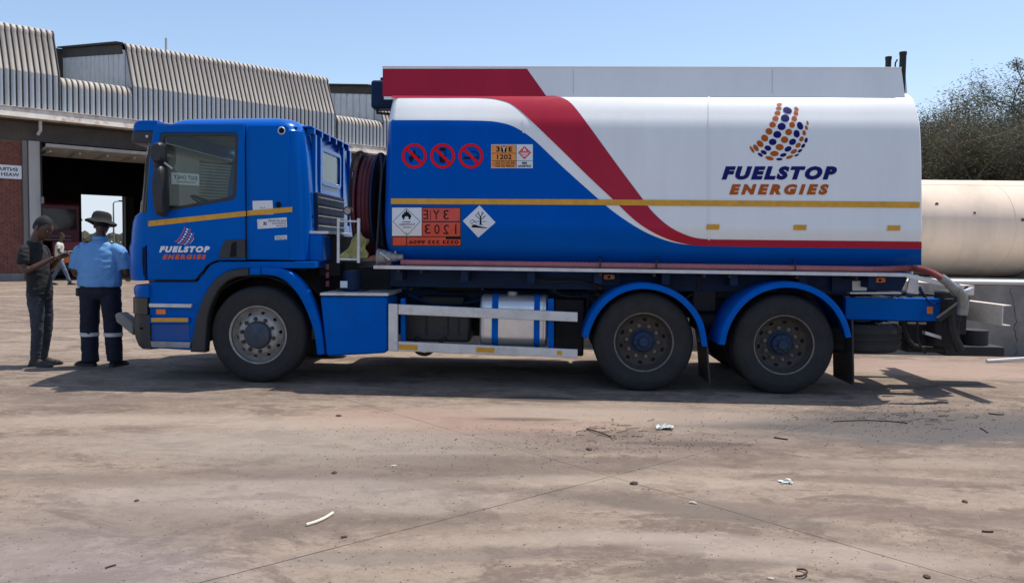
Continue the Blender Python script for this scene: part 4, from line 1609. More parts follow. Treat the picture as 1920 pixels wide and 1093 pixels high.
side_marker(1650, 525.5)
side_marker(1142, 519.5)
XX, ZZ = TP(1142, 519.5, 0.36)
boxp('marker_bracket', M_bluedk, T, XX - 0.12, XX + 0.12, 0.362, 0.42, ZZ - 0.09, ZZ + 0.07)
D = Decal().use(M_paper, 0)
D.rect(1598, 527, 1625, 545)
D.build('data_plate', T, flat_map(0.358))
D = Decal().use(M_amber, 0)
D.rect(1738, 575, 1749, 588)
D.build('rear_reflector', T, flat_map(0.418))
for (x0, y0, x1, y1) in ((1594, 548, 1690, 551),):
    MB().prism(Q([(x0, y0), (x1, y0), (x1, y1), (x0, y1)], 0.3), 0.3, 0.6).build('frame_ledge', M_alu, T, smooth=0)
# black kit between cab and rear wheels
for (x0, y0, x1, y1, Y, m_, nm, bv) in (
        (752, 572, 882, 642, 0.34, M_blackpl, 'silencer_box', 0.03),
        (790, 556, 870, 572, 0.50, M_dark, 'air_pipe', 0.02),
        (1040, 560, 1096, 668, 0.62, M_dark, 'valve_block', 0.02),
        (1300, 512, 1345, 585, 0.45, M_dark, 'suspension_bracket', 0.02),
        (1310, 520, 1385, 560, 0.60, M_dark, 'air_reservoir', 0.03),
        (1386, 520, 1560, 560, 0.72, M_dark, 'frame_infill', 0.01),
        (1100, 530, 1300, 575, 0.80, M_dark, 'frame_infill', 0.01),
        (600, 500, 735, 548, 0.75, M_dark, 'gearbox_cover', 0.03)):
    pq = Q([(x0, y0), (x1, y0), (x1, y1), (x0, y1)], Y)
    boxp(nm, m_, T, pq[0][0], pq[1][0], Y, Y + 0.4, pq[2][1], pq[0][1], bevel=bv)
for (px, py, r, L, Y, nm) in ((860, 530, 0.11, 0.55, 0.75, 'air_tank'), (1320, 600, 0.10, 0.3, 0.6, 'brake_chamber')):
    X, Z = TP(px, py, Y)
    MB().lathe([(0, -L / 2), (r * .7, -L / 2), (r, -L / 2 + .05), (r, L / 2 - .05), (r * .7, L / 2), (0, L / 2)], (X, Y, Z), 'x', 20).build(nm, M_dark, T)
for X in (0, 4.11, 5.56):
    MB().lathe([(0, 0.3), (0.09, 0.3), (0.09, 1.1), (0.2, 1.15), (0.24, 1.25), (0.2, 1.35), (0.09, 1.4), (0.09, 2.2), (0, 2.2)], (X, 0, 0.52), 'y', 16).build('axle', M_dark, T)
for X in (4.11, 5.56):
    boxp('leaf_spring', M_dark, T, X - 0.55, X + 0.55, 0.78, 0.86, 0.50, 0.62, bevel=0.02)
    for kk in range(4):
        boxp('hanging_pipe', M_dark, T, X - 0.7 + kk * .12, X - 0.68 + kk * .12, 0.7, 0.72, 0.55, 1.0)


ur = random.Random(12)
for k in range(16):
    px = ur.uniform(740, 1780)
    Y = ur.uniform(0.35, 0.75)
    x, z = TP(px, ur.uniform(520, 560), Y)
    L = ur.uniform(0.3, 1.1)
    dz = ur.uniform(-0.25, -0.03)
    MB().tube(cr([(x, Y, z), (x + L * .3, Y, z + dz), (x + L * .7, Y + .05, z + dz * .8), (x + L, Y, z - ur.uniform(-.05, .1))], 4), ur.choice((0.008, 0.012, 0.016)), 6).build('brake_line', ur.choice((M_dark, M_blackpl, M_bluedk)), T)
for px in (770, 905, 1040, 1175, 1310, 1445, 1580):
    x, z = TP(px, 530, 0.41)
    MB().lathe([(0, -0.02), (0.016, -0.02), (0.016, 0.0), (0, 0)], (x, 0.42, z), 'y', 6).build('cradle_bolt', M_dark, T, smooth=0)
    MB().lathe([(0, -0.02), (0.016, -0.02), (0.016, 0.0), (0, 0)], (x, 0.42, z - 0.07), 'y', 6).build('cradle_bolt', M_dark, T, smooth=0)
for px in (760, 800, 840, 860):
    x, z = TP(px, 600, 0.335)
    boxp('box_rib', M_dark, T, x - 0.006, x + 0.006, 0.328, 0.339, z - 0.16, z + 0.14)
x, z = TP(800, 640, 0.3)
MB().tube(cr([(x - .1, .32, z + .05), (x - .12, .30, z - .1), (x, .30, z - .14), (x + .12, .30, z - .05), (x + .2, .34, z + .05)], 5), 0.02, 8).build('exhaust_stub', M_dark, T)

# ------------------------------------------------------------ wheels
RW = 0.522


def tyre_mb(yo=0.0, sgn=1):
    pr = [(0.288, 0.035), (0.298, 0.018), (0.33, 0.010), (0.38, 0.000), (0.43, 0.000), (0.432, 0.003), (0.455, 0.008), (0.458, 0.005), (0.485, 0.016), (0.503, 0.032), (0.515, 0.050), (0.5215, 0.075),
          (0.5215, 0.10), (0.512, 0.101), (0.512, 0.112), (0.5215, 0.113), (0.522, 0.15), (0.512, 0.151), (0.512, 0.163), (0.522, 0.164), (0.5215, 0.20), (0.512, 0.201), (0.512, 0.212), (0.5215, 0.213), (0.5215, 0.235), (0.51, 0.262), (0.485, 0.285),
          (0.40, 0.300), (0.33, 0.29), (0.288, 0.27)]
    return MB().lathe([(r, a) for r, a in pr], (0, yo, 0), 'y', 72, closed=True)


def wheel(X, Yo, front, mirror=False, seed=0):
    """far-side wheels are mirrored"""
    root = bpy.data.objects.new('wheel', None)
    COL.objects.link(root)
    root.parent = T
    root.location = (X, Yo, RW - 0.004)
    r_ = random.Random(seed)
    root.rotation_euler = (0, r_.uniform(0, 6), PI if mirror else 0)
    o = tyre_mb().build('tyre', M_rubber, root, smooth=30)
    if not front:
        tyre_mb(0.33).build('inner_tyre', M_rubber, root, smooth=30)
    if front:
        rp = [(0.312, 0.030), (0.318, 0.016), (0.308, 0.010), (0.296, 0.018), (0.288, 0.040), (0.276, 0.085), (0.268, 0.095), (0.255, 0.085), (0.215, 0.035), (0.205, 0.022), (0.200, 0.018), (0.150, 0.018), (0.150, 0.06),
              (0.15, 0.2), (0.29, 0.24), (0.312, 0.2)]
        MB().lathe(rp, (0, 0, 0), 'y', 72, closed=True).build('rim', M_rimf, root, smooth=40)
        MB().lathe([(0, -0.052), (0.02, -0.052), (0.022, -0.045), (0.10, -0.040), (0.132, -0.028), (0.146, 0.0), (0.148, 0.03), (0, 0.03)], (0, 0, 0), 'y', 40).build('hub_cap', M_hubcap, root)
        for k in range(10):
            t = 2 * PI * k / 10
            x, z = 0.176 * math.cos(t), 0.176 * math.sin(t)
            MB().lathe([(0, -0.030), (0.008, -0.030), (0.010, -0.014), (0.017, -0.012), (0.019, 0.004), (0.024, 0.005), (0.024, 0.019), (0, 0.019)], (x, 0, z), 'y', 6).build('wheel_nut', M_rimr, root, smooth=0)
        for k in range(10):
            t = 2 * PI * (k + .5) / 10
            hb = MB()
            pts = []
            for q in range(14):
                u = 2 * PI * q / 14
                rr = 0.236 + 0.013 * math.cos(u)
                tt = t + 0.085 * math.sin(u)
                yy = 0.085 - (0.255 - rr) / 0.04 * 0.05 - 0.003
                pts.append((rr * math.cos(tt), yy, rr * math.sin(tt)))
            hb.add(pts, [list(range(14))])
            hb.build('hand_hole', M_black, root, smooth=0)
    else:
        rp = [(0.300, 0.040), (0.318, 0.020), (0.308, 0.012), (0.296, 0.020), (0.288, 0.045)]
        MB().lathe(rp + [(0.288, 0.06), (0.310, 0.06)], (0, 0, 0), 'y', 72, closed=True).build('rim_lip', M_rimedge, root, smooth=40)
        MB().lathe([(0.289, 0.044), (0.278, 0.10), (0.268, 0.135), (0.255, 0.150), (0.200, 0.172), (0.125, 0.178), (0.125, 0.24), (0.29, 0.26), (0.295, 0.2)], (0, 0, 0), 'y', 72, closed=True).build('rim', M_rimr, root, smooth=40)
        MB().lathe([(0, 0.030), (0.045, 0.030), (0.052, 0.040), (0.055, 0.075), (0.095, 0.082), (0.105, 0.10), (0.108, 0.15), (0.128, 0.155), (0.128, 0.20), (0, 0.20)], (0, 0, 0), 'y', 32).build('hub', M_hubblue, root)
        for k in range(8):
            t = 2 * PI * k / 8
            MB().lathe([(0, 0.068), (0.009, 0.068), (0.009, 0.085), (0, 0.085)], (0.076 * math.cos(t), 0, 0.076 * math.sin(t)), 'y', 6).build('hub_bolt', M_dark, root, smooth=0)
        for k in range(10):
            t = 2 * PI * k / 10
            MB().lathe([(0, 0.120), (0.010, 0.120), (0.012, 0.145), (0.021, 0.148), (0.021, 0.18), (0, 0.18)], (0.168 * math.cos(t), 0, 0.168 * math.sin(t)), 'y', 6).build('wheel_nut', M_rimedge, root, smooth=0)
        for k in range(10):
            t = 2 * PI * (k + .5) / 10
            pts = []
            for q in range(14):
                u = 2 * PI * q / 14
                rr = 0.228 + 0.018 * math.cos(u)
                tt = t + 0.105 * math.sin(u)
                yy = 0.172 - (rr - 0.2) / 0.055 * 0.022 - 0.004
                pts.append((rr * math.cos(tt), yy, rr * math.sin(tt)))
            MB().add(pts, [list(range(14))]).build('hand_hole', M_black, root, smooth=0)
    return root


WXM = TP(1207, 640, 0.06)[0]
WXR = TP(1470, 645, 0.06)[0]
wheel(0, 0.04, True, seed=1)
wheel(WXM, 0.04, False, seed=2)
wheel(WXR, 0.04, False, seed=3)
wheel(0, 2.46, True, True, 4)
wheel(WXM, 2.46, False, True, 5)
wheel(WXR, 2.46, False, True, 6)


# rear mudguards
def guard(xc, yc, pts, flap, nm='mudguard'):
    """bent sheet over a wheel along measured outer edge points, with rolled lip, plus mud flap"""
    P = [TP(a, b, 0.0) for a, b in cr(pts, 5)]
    n = len(P)
    top, bot = [], []
    rings = []
    for i, (x, z) in enumerate(P):
        d = Vector((P[min(i + 1, n - 1)][0] - P[max(i - 1, 0)][0], P[min(i + 1, n - 1)][1] - P[max(i - 1, 0)][1])).normalized()
        nn = Vector((-d.y, d.x))
        if nn.y < 0 and abs(nn.y) > 0.2: nn = -nn
        c = Vector((x - xc, z - yc)).normalized()
        q = lambda y, h: (x - c.x * h, y, z - c.y * h)
        rings.append([q(0.02, 0.0), q(0.005, 0.012), q(0.0, 0.03), q(0.0, 0.062), q(0.012, 0.066), q(0.015, 0.03), q(0.03, 0.016), q(0.62, 0.016), q(0.62, 0.0)])
    o = MB().rings(rings, True, True).build(nm, M_blue_low, T, smooth=50)
    return o


cx_, cz_ = WXM, RW
guard(cx_, cz_, [(1092, 632), (1097, 612), (1112, 582), (1135, 556), (1165, 538), (1202, 530), (1240, 535), (1275, 551), (1302, 576), (1320, 608), (1328, 650)], None)
cx_ = WXR
guard(cx_, cz_, [(1348, 646), (1354, 618), (1368, 588), (1392, 559), (1425, 538), (1465, 528), (1505, 531), (1543, 547), (1572, 573), (1590, 604), (1598, 632)], None)
for (xa, ya, xb, yb2, nm) in ((1326, 651, 1330, 719, 0), (1598, 600, 1600, 722, 0)):
    Xa, Za = TP(xa, ya, 0.02)
    Xb, Zb = TP(xb, yb2, 0.02)
    MB().prism([(Xa - 0.006, Za), (Xa + 0.010, Za), (Xb + 0.012, Zb), (Xb - 0.004, Zb)], 0.02, 0.62).build('mud_flap', M_blackpl, T, smooth=0)

# ------------------------------------------------------------ side guard
YG = 0.02


def gq(p, Y0, Y1, nm, m_, bv=0.006):
    return MB().prism(Q(p, Y0), Y0, Y1).build(nm, m_, T, smooth=0, bevel=bv)


gq([(746.5, 570.5), (1083, 585.5), (1083, 603.5), (746.5, 589.5)], 0.02, 0.05, 'side_guard_rail', M_alu)
gq([(746.5, 640), (1083, 655), (1083, 671.5), (746.5, 658)], 0.02, 0.05, 'side_guard_rail', M_alu)
gq([(728, 569.5), (745.5, 570.2), (745.5, 659), (728, 657.5)], 0.015, 0.06, 'side_guard_post', M_alu)
for (x0, y0, x1, y1) in ((748, 645.3, 783, 655.3), (893, 651, 927, 660), (1044, 657, 1054, 665)):
    D = Decal().use(M_yellow, 0)
    D.poly([(x0, y0), (x1, y0 + 1.3), (x1, y1 + 1.3), (x0, y1)])
    D.build('guard_reflector', T, flat_map(0.0195))
for x0, x1 in ((751, 759.5), (1027.5, 1038.5)):
    gq([(x0, 560), (x1, 560), (x1, 655), (x0, 655)], 0.10, 0.16, 'guard_bracket', M_blue_low)
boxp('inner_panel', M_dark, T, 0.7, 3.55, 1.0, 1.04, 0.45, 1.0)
for (za, zb) in ((0.46, 0.56), (0.88, 0.98)):
    boxp('side_guard_rail', M_alu, T, 1.4, 3.4, 2.45, 2.48, za, zb)
rtank_later = 0
# fuel tank: rounded oblong lying along the truck
fx0, fz0 = TP(899, 650, 0.14)
fx1, fz1 = TP(1027, 556, 0.14)
fh = fz1 - fz0


def rrect(x, y0, y1, z0, z1, r, n=6):
    pts = []
    for (cy, cz, a0) in ((y1 - r, z1 - r, 0), (y0 + r, z1 - r, 90), (y0 + r, z0 + r, 180), (y1 - r, z0 + r, 270)):
        for k in range(n + 1):
            t = math.radians(a0 + 90 * k / n)
            pts.append((x, cy + r * math.cos(t), cz + r * math.sin(t)))
    return pts


def rtank(nm, m_, x0, x1, y0, y1, z0, z1, r, par=T, e=0.02):
    rg = [rrect(x0, y0 + e, y1 - e, z0 + e, z1 - e, r - e / 2), rrect(x0 + e, y0, y1, z0, z1, r), rrect(x1 - e, y0, y1, z0, z1, r), rrect(x1, y0 + e, y1 - e, z0 + e, z1 - e, r - e / 2)]
    return MB().rings(rg).build(nm, m_, par, smooth=40)


rtank('far_tool_box', M_bluedk, 0.9, 3.5, 1.85, 2.42, 0.42, 0.98, 0.1)
ft = rtank('fuel_tank', M_steel, fx0, fx1, 0.14, 0.74, fz0, fz1, 0.13)
for x in (fx0 + 0.03, fx1 - 0.05):
    rtank('tank_bead', M_steel, x, x + 0.015, 0.135, 0.745, fz0 - 0.005, fz1 + 0.005, 0.135, ft, 0.004)
for pxa, pxb in ((922, 934), (1001, 1012)):
    xa, xb = TP(pxa, 600, 0.13)[0], TP(pxb, 600, 0.13)[0]
    rtank('tank_strap', M_blue_low, xa, xb, 0.13, 0.75, fz0 - 0.01, fz1 + 0.01, 0.14, ft, 0.002)
X, Z = TP(961, 556, 0.30)
MB().lathe([(0, 0.075), (0.05, 0.075), (0.055, 0.06), (0.055, 0.035), (0.045, 0.03), (0.045, -0.02), (0, -0.02)], (X, 0.28, Z - 0.02), 'z', 20).build('filler_cap', M_cast, ft)

# battery / tool box and step plate
bx = MB().prism(rnd_poly(Q([(600, 556), (726, 556), (727, 662), (612, 668)], 0.04), [0.03, 0.05, 0.06, 0.04], 4), 0.04, 0.62)
bx.build('tool_box', M_blue_low, T, smooth=30, bevel=0.025, seg=3)
sp_ = MB()
qa = Q([(600, 549), (728, 549.5), (728, 555), (600, 554)], 0.02)
sp_.prism(qa, 0.02, 0.80)
pl_ = sp_.build('step_plate', M_alu, T, smooth=0, bevel=0.004)
rb_ = MB()
for k in range(22):
    x = qa[0][0] + 0.03 + (qa[1][0] - qa[0][0] - 0.05) * k / 22
    rb_.box(x, x + 0.008, 0.04, 0.78, qa[0][1] + 0.0005, qa[0][1] + 0.006)
rbo = rb_.build('tread_ribs', M_alu, pl_, smooth=0)
rbo['kind'] = 'stuff'

# ------------------------------------------------------------ rear end
bxx, bz1 = TP(1880, 572, 0.04)
_, bz0 = TP(1880, 611, 0.04)
bb = MB()
bb.prism([(bxx, bz0), (bxx + 0.09, bz0), (bxx + 0.09, bz0 + 0.008), (bxx + 0.012, bz0 + 0.012), (bxx + 0.012, bz1 - 0.012), (bxx + 0.09, bz1 - 0.008), (bxx + 0.09, bz1), (bxx, bz1)], 0.04, 2.46)
bb.build('rear_underrun_bar', mat('scuffed_cream_steel', (0.72, 0.64, 0.54), 0.6, var=0.1, scale=6, dirt=0.5, dirtcol=(0.25, 0.17, 0.11)), T, smooth=0, bevel=0.004)
gx = TP(1778, 580, 0.8)[0]
for yy in (0.86, 1.62):
    boxp('underrun_arm', M_dark, T, gx - 0.1, bxx, yy, yy + 0.06, bz0 - 0.02, bz1 - 0.03)
boxp('rear_cross_member', M_dark, T, gx - 0.04, gx + 0.06, 0.5, 2.0, 0.62, 1.02, bevel=0.01)
cm, cmz = TP(1725, 529, 1.7)
MB().prism([(0.9, cmz), (2.3, cmz), (2.3, cmz - 0.11), (0.9, cmz - 0.11)], cm, cm + 0.25, 'x').build('rear_cross_beam', mat('scuffed_cream_steel', (0.5, 0.45, 0.38)), T, smooth=0, bevel=0.004)
# tow hitch
hx, hz = TP(1790, 642, 1.1)
hx1, hz1 = TP(1866, 648, 1.1)
boxp('hitch_plate', M_dark, T, hx - 0.2, hx1, 0.9, 1.35, hz - 0.13, hz - 0.02, bevel=0.01)
ax, az = TP(1828, 618, 1.1)
MB().rings([[(ax + 0.15 * math.cos(t), 1.12 + 0.15 * math.sin(t), az + dz) for t in [2 * PI * k / 20 for k in range(20)]] for dz in (-0.19, -0.02, 0.0)]).build('hitch_jaw', M_dark, T, bevel=0.004)
MB().tube([(hx - 0.35, 1.1, 0.70), (hx - 0.25, 1.1, 0.46), (hx, 1.1, 0.44)], 0.045, 10).build('hitch_arm', M_dark, T)
# pump outlet under the elbow
for (p0, p1, r, nm, m_) in (((1815, 558, 0.2), (1758, 600, 0.2), 0.032, 'outlet_lever', M_dark),):
    a = TP(p0[0], p0[1], p0[2]); b2 = TP(p1[0], p1[1], p1[2])
    MB().tube([(a[0], p0[2], a[1]), (b2[0], p1[2], b2[1])], r, 10).build(nm, M_dark, T)
for pts, r, nm in (([(1720, 604, .5), (1722, 640, .5), (1735, 662, .5)], 0.012, 'brake_line'), ([(1745, 600, .6), (1765, 640, .6), (1775, 660, .6)], 0.02, 'stay_bar'),
                   ([(1690, 600, .7), (1712, 648, .7), (1780, 655, .7)], 0.03, 'stay_bar'), ([(1780, 560, .3), (1785, 620, .3), (1800, 655, .35)], 0.05, 'drop_leg')):
    P = []
    for (a, b2, Y) in pts:
        x, z = TP(a, b2, Y)
        P.append((x, Y, z))
    MB().tube(cr(P, 4), r, 8).build(nm, M_dark, T)
for (x0, y0, x1, y1, Y, nm) in ((1700, 604, 1765, 662, 0.75, 'rear_lamp_box'), (1755, 598, 1800, 650, 0.45, 'pump_housing'), (1770, 545, 1806, 605, 0.35, 'valve_box')):
    p = Q([(x0, y0), (x1, y1)], Y)
    boxp(nm, M_dark, T, p[0][0], p[1][0], Y, Y + 0.25, p[1][1], p[0][1], bevel=0.03)
MB().prism(Q([(1735, 621), (1765, 630), (1765, 636), (1735, 627)], 0.42), 0.42, 0.5).build('number_plate_light', M_alu, T, smooth=0)
# spare tyre slung flat beneath the tail
sx, sz = TP(1640, 637, 0.25)
sw = MB().lathe([(0.29, -0.13), (0.40, -0.150), (0.47, -0.15), (0.515, -0.11), (0.522, -0.05), (0.51, -0.04), (0.51, -0.02), (0.522, -0.01), (0.522, 0.02), (0.51, 0.03), (0.51, 0.05), (0.522, 0.06), (0.515, 0.11), (0.47, 0.15), (0.40, 0.15), (0.29, 0.13)],
                (TP(1682, 637, 0.75)[0] - 0.53, 0.72, sz), 'z', 64, closed=True)
sw.build('spare_tyre', M_rubber, T, smooth=30)

# vent pipes and ladder at the top rear
for (px, y0, y1, Y, r) in ((1666, 107, 135, 0.62, 0.030), (1688, 98, 180, 0.5, 0.034)):
    x, z = TP(px, y0, Y)
    _, zb = TP(px, y1, Y)
    MB().lathe([(0, 0), (r, 0), (r + 0.004, 0.0), (r + 0.004, -0.03), (r, -0.035), (r, zb - z), (0, zb - z)], (x + (0.03 if Y == .5 else 0), Y, z), 'z', 16).build('vent_pipe', M_dark, T)
x, z = TP(1679, 112, 0.6)
MB().tube([(x, 0.6, z - 0.15), (x, 0.6, z - 0.04), (x + 0.02, 0.6, z)], 0.008, 6).build('vent_handle', M_dark, T)
lx = TP(1700, 160, 0.5)[0]
MB().tube([(lx - .03, 0.55, 3.52), (lx + .02, 0.55, 3.1), (TX1 + 0.14, 0.55, 2.6), (TX1 + 0.14, 0.55, 1.2)], 0.02, 8).build('rear_ladder_rail', M_alu, T)
MB().tube([(lx - .03, 0.95, 3.52), (lx + .02, 0.95, 3.1), (TX1 + 0.14, 0.95, 2.6), (TX1 + 0.14, 0.95, 1.2)], 0.02, 8).build('rear_ladder_rail', M_alu, T)
for k in range(6):
    MB().tube([(TX1 + 0.14, 0.57, 1.3 + k * .26), (TX1 + 0.14, 0.93, 1.3 + k * .26)], 0.014, 8).build('ladder_rung', M_alu, T)

# pump box / blue flange at the front top of the tank
p = Q([(695, 150), (716, 150), (716, 203), (695, 203)], 0.7)
boxp('work_lamp_box', M_bluedk, T, p[0][0], TX0 + 0.02, 0.7, 0.95, p[2][1], p[0][1], bevel=0.03)
X, Z = TP(713, 148, 0.7)
MB().tube([(X, 0.8, Z - 0.05), (X, 0.8, Z + 0.03)], 0.02, 8).build('lamp_stub', M_dark, T)
X, Z = TP(706, 206, 0.75)
MB().tube([(X, 0.8, Z + 0.03), (X, 0.8, Z - 0.03), (TX0, 0.8, Z - 0.05)], 0.018, 8).build('lamp_bracket', M_dark, T)

# ------------------------------------------------------------ hose reel between cab and tank
ry = 0.90
rx0 = TP(664, 385, 0.30)[0]
rx1 = TP(716, 385, 0.30)[0] - 0.02
rcz = (TP(690, 290, ry)[1] + TP(690, 482, ry)[1]) / 2
rr_ = (TP(690, 290, ry)[1] - TP(690, 482, ry)[1]) / 2
nr = 3
for k in range(nr):
    xk = rx0 + 0.04 + (rx1 - rx0 - 0.07) * k / 5.2
    rad = rr_ - 0.04 - 0.012 * ((k * 7) % 3)
    pts = [(xk + 0.0, ry + rad * math.cos(t), rcz + rad * math.sin(t)) for t in [2 * PI * q / 48 for q in range(49)]]
    MB().tube(pts, 0.034, 10).build('hose_coil', M_maroon, T)
    pts = [(xk + 0.035, ry + (rad - 0.07) * math.cos(t), rcz + (rad - 0.07) * math.sin(t)) for t in [2 * PI * q / 48 for q in range(49)]]
    MB().tube(pts, 0.034, 8).build('hose_coil', M_maroon, T)
for xf_, m_ in ((rx0 - 0.01, M_maroon), (rx1, M_bluedk)):
    MB().lathe([(rr_ + 0.02, -0.012), (rr_ + 0.02, 0.012), (rr_ - 0.01, 0.008), (0.2, 0.008), (0.2, -0.008), (rr_ - 0.01, -0.008)], (xf_, ry, rcz), 'x', 64, closed=True).build('reel_flange', m_, T)
MB().lathe([(rr_ + 0.02, -0.01), (rr_ + 0.02, 0.01), (0.3, 0.01), (0.3, -0.01)], (rx0 + (rx1 - rx0) * 0.62, ry, rcz), 'x', 64, closed=True).build('reel_flange', M_bluedk, T)
MB().lathe([(0, 0), (0.25, 0), (0.25, rx1 - rx0), (0, rx1 - rx0)], (rx0, ry, rcz), 'x', 32).build('reel_drum', M_bluedk, T)
for pts, r in (([(655, 405, .5), (656, 350, .5), (662, 300, .55), (675, 285, .6), (688, 295, .6)], 0.016), ([(668, 480, .4), (660, 420, .45), (658, 370, .5), (664, 320, .5)], 0.012),
               ([(706, 480, .3), (712, 380, .3), (716, 320, .35), (714, 290, .4)], 0.014)):
    P = []
    for (a, b2, Y) in pts:
        x, z = TP(a, b2, Y)
        P.append((x, Y, z))
    MB().tube(cr(P, 5), r, 8).build('air_hose', M_blackpl, T)
# ladder frame, round lamp
for (x0, y0, x1, y1, nm) in ((630.6, 409.6, 636.4, 493, 'grab_post'), (668.4, 409.6, 674.6, 493, 'grab_post'), (636.5, 412.8, 668.3, 417.2, 'grab_bar'), (636.5, 484, 668.3, 488.8, 'grab_bar')):
    p = Q([(x0, y0), (x1, y1)], 0.06)
    r = abs(p[1][0] - p[0][0]) / 2 if nm == 'grab_post' else abs(p[0][1] - p[1][1]) / 2
    cx_, cz_ = (p[0][0] + p[1][0]) / 2, (p[0][1] + p[1][1]) / 2
    if nm == 'grab_post':
        MB().tube([(cx_, 0.08, p[0][1]), (cx_, 0.08, p[1][1])], r, 12).build(nm, M_alu, T)
    else:
        MB().tube([(p[0][0], 0.08, cz_), (p[1][0], 0.08, cz_)], r, 12).build(nm, M_alu, T)
X, Z = TP(652.5, 395.5, 0.10)
MB().lathe([(0, 0), (0.036, 0), (0.044, 0.0), (0.046, 0.012), (0.046, 0.05), (0, 0.06)], (X, 0.08, Z), 'y', 28).build('round_reflector', mat('pinkish_reflector', (0.35, 0.28, 0.27), 0.3), T)
MB().lathe([(0.037, -0.006), (0.047, -0.006), (0.048, 0.03), (0.04, 0.03)], (X, 0.08, Z), 'y', 28, closed=True).build('reflector_ring', M_dark, T)
MB().tube([(X, 0.12, Z - 0.02), (X, 0.12, Z - 0.16)], 0.012, 8).build('reflector_stalk', M_dark, T)
p = Q([(640, 505), (672, 548)], 0.25)
MB().lathe([(0, -0.12), (0.085, -0.12), (0.1, -0.10), (0.1, 0.10), (0, 0.12)], ((p[0][0] + p[1][0]) / 2, 0.35, (p[0][1] + p[1][1]) / 2), 'z', 24).build('filter_canister', M_bluedk, T)
D = Decal().use(M_paper, 0)
D.rect(638, 527, 651.5, 539.5)
D.build('canister_label', T, flat_map(0.245))
boxp('motor_bracket', M_dark, T, p[0][0] - .05, p[1][0] + .05, 0.3, 0.6, p[1][1] - 0.02, p[1][1] + 0.03)
for k in range(3):
    x, z = TP(613, 500 + k * 16, 0.2)
    MB().lathe([(0, -0.03), (0.02, -0.03), (0.02, 0.03), (0, 0.03)], (x, 0.22, z), 'z', 10).build('red_air_coupling', M_sred if k == 3 else mat('dusty_red_coupling', (0.14, 0.03, 0.04), 0.6), T)

# rumpled cloth stuffed behind the ladder frame
cxx, cz0 = TP(668, 484, 0.35)
cb = bmesh.new()
NX, NZ = 18, 14
V = []
for j in range(NZ + 1):
    for i in range(NX + 1):
        u, v = i / NX, j / NZ
        wd = 0.30 - 0.16 * v + 0.03 * math.sin(v * 9)
        x = cxx - 0.05 + (u - 0.45) * wd + 0.10 * v
        f_ = math.sin(u * 17 + v * 3) * 0.022 + noise.noise(Vector((u * 5, v * 4, 2))) * 0.05
        z = cz0 + v * 0.24 * (1.0 + 0.15 * math.sin(u * 5)) - 0.01 * math.sin(u * 12)
        V.append(cb.verts.new((x, 0.34 + f_, z)))
for j in range(NZ):
    for i in range(NX):
        a = j * (NX + 1) + i
        cb.faces.new((V[a], V[a + 1], V[a + NX + 2], V[a + NX + 1]))
me = bpy.data.meshes.new('rag')
cb.to_mesh(me)
cb.free()
me.materials.append(M_cloth)
me.shade_smooth()
rag = bpy.data.objects.new('cloth', me)
COL.objects.link(rag)
sm_ = rag.modifiers.new('solid', 'SOLIDIFY')
sm_.thickness = 0.012
rag.location = T.location
rag.rotation_euler = (0, 0, -YAW)
tag(rag, 'crumpled olive yellow cloth stuffed behind the ladder frame between cab and tank', 'cloth')

# ------------------------------------------------------------ suction hose resting on the tray (a thing of its own)
hz_ = thing('suction_hose', 'faded pink ribbed hose lying along the tray under the tank', 'hose', T.location, -YAW)
hy = 0.07
P = []
for (a, b2, Y) in ((752, 492, hy), (900, 493.4, hy), (1125, 496, hy), (1300, 498.5, hy), (1490, 501, hy), (1640, 503, hy), (1700, 503.2, 0.05), (1725, 505, 0.0), (1748, 512, -0.03), (1768, 524, -0.02)):
    x, z = TP(a, b2, Y)
    if a < 1650: z = zt + 0.034
    P.append((x, Y, z))
P = cr(P, 60)
rad = [0.0305 + 0.003 * (1 if (i % 2) else -1) * (1 if i > 0 else 0) for i in range(len(P))]
MB().tube(P, rad, 12).build('hose_body', M_hose, hz_, smooth=60)
x0_, _ = TP(706, 485, hy)
x1_, _ = TP(755, 490, hy)
L = x1_ - x0_
MB().lathe([(0.0, 0.01), (0.075, 0.0), (0.088, 0.01), (0.085, 0.03), (0.078, 0.035), (0.075, 0.09), (0.064, 0.10), (0.058, 0.15), (0.048, 0.16), (0.045, 0.21), (0.036, 0.22), (0.034, L), (0, L)], (x0_, hy + 0.03, zt + 0.088), 'x', 28).build('end_coupling', M_cast, hz_)
MB().tube([(x0_ + 0.05, hy - 0.06, zt + 0.13), (x0_ + 0.09, hy - 0.075, zt + 0.11), (x0_ + 0.15, hy - 0.045, zt + 0.06)], 0.009, 8).build('cam_lever', M_alu, hz_)
MB().tube([(x0_ + 0.2, hy, zt + 0.12), (x0_ + 0.2, hy, zt + 0.155)], 0.012, 8).build('coupling_stud', M_cast, hz_)
P2 = []
for (a, b2, Y) in ((1764, 520, -0.02), (1780, 533, -0.01), (1796, 547, 0.02)):
    x, z = TP(a, b2, Y)
    P2.append((x, Y, z))
MB().tube(P2, [0.042, 0.046, 0.05], 20).build('tail_coupling', M_cast, hz_)
P3 = []
for (a, b2, Y) in ((1792, 543, 0.02), (1803, 553, 0.03), (1806, 570, 0.05), (1804, 590, 0.06)):
    x, z = TP(a, b2, Y)
    P3.append((x, Y, z))
MB().tube(cr(P3, 5), 0.052, 18).build('outlet_elbow', M_cast, truck)
X, Z = TP(1790, 543, 0.02)
for (r, dx) in ((0.062, 0), (0.066, 0.03)):
    d = (Vector(P3[0]) - Vector(P2[0])).normalized()
    a = Vector(P3[0]) + d * (dx - 0.02)
    MB().tube([a, a + d * 0.014], r, 20).build('coupling_flange', M_cast, truck)
x, z = TP(1818, 541, 0.03)
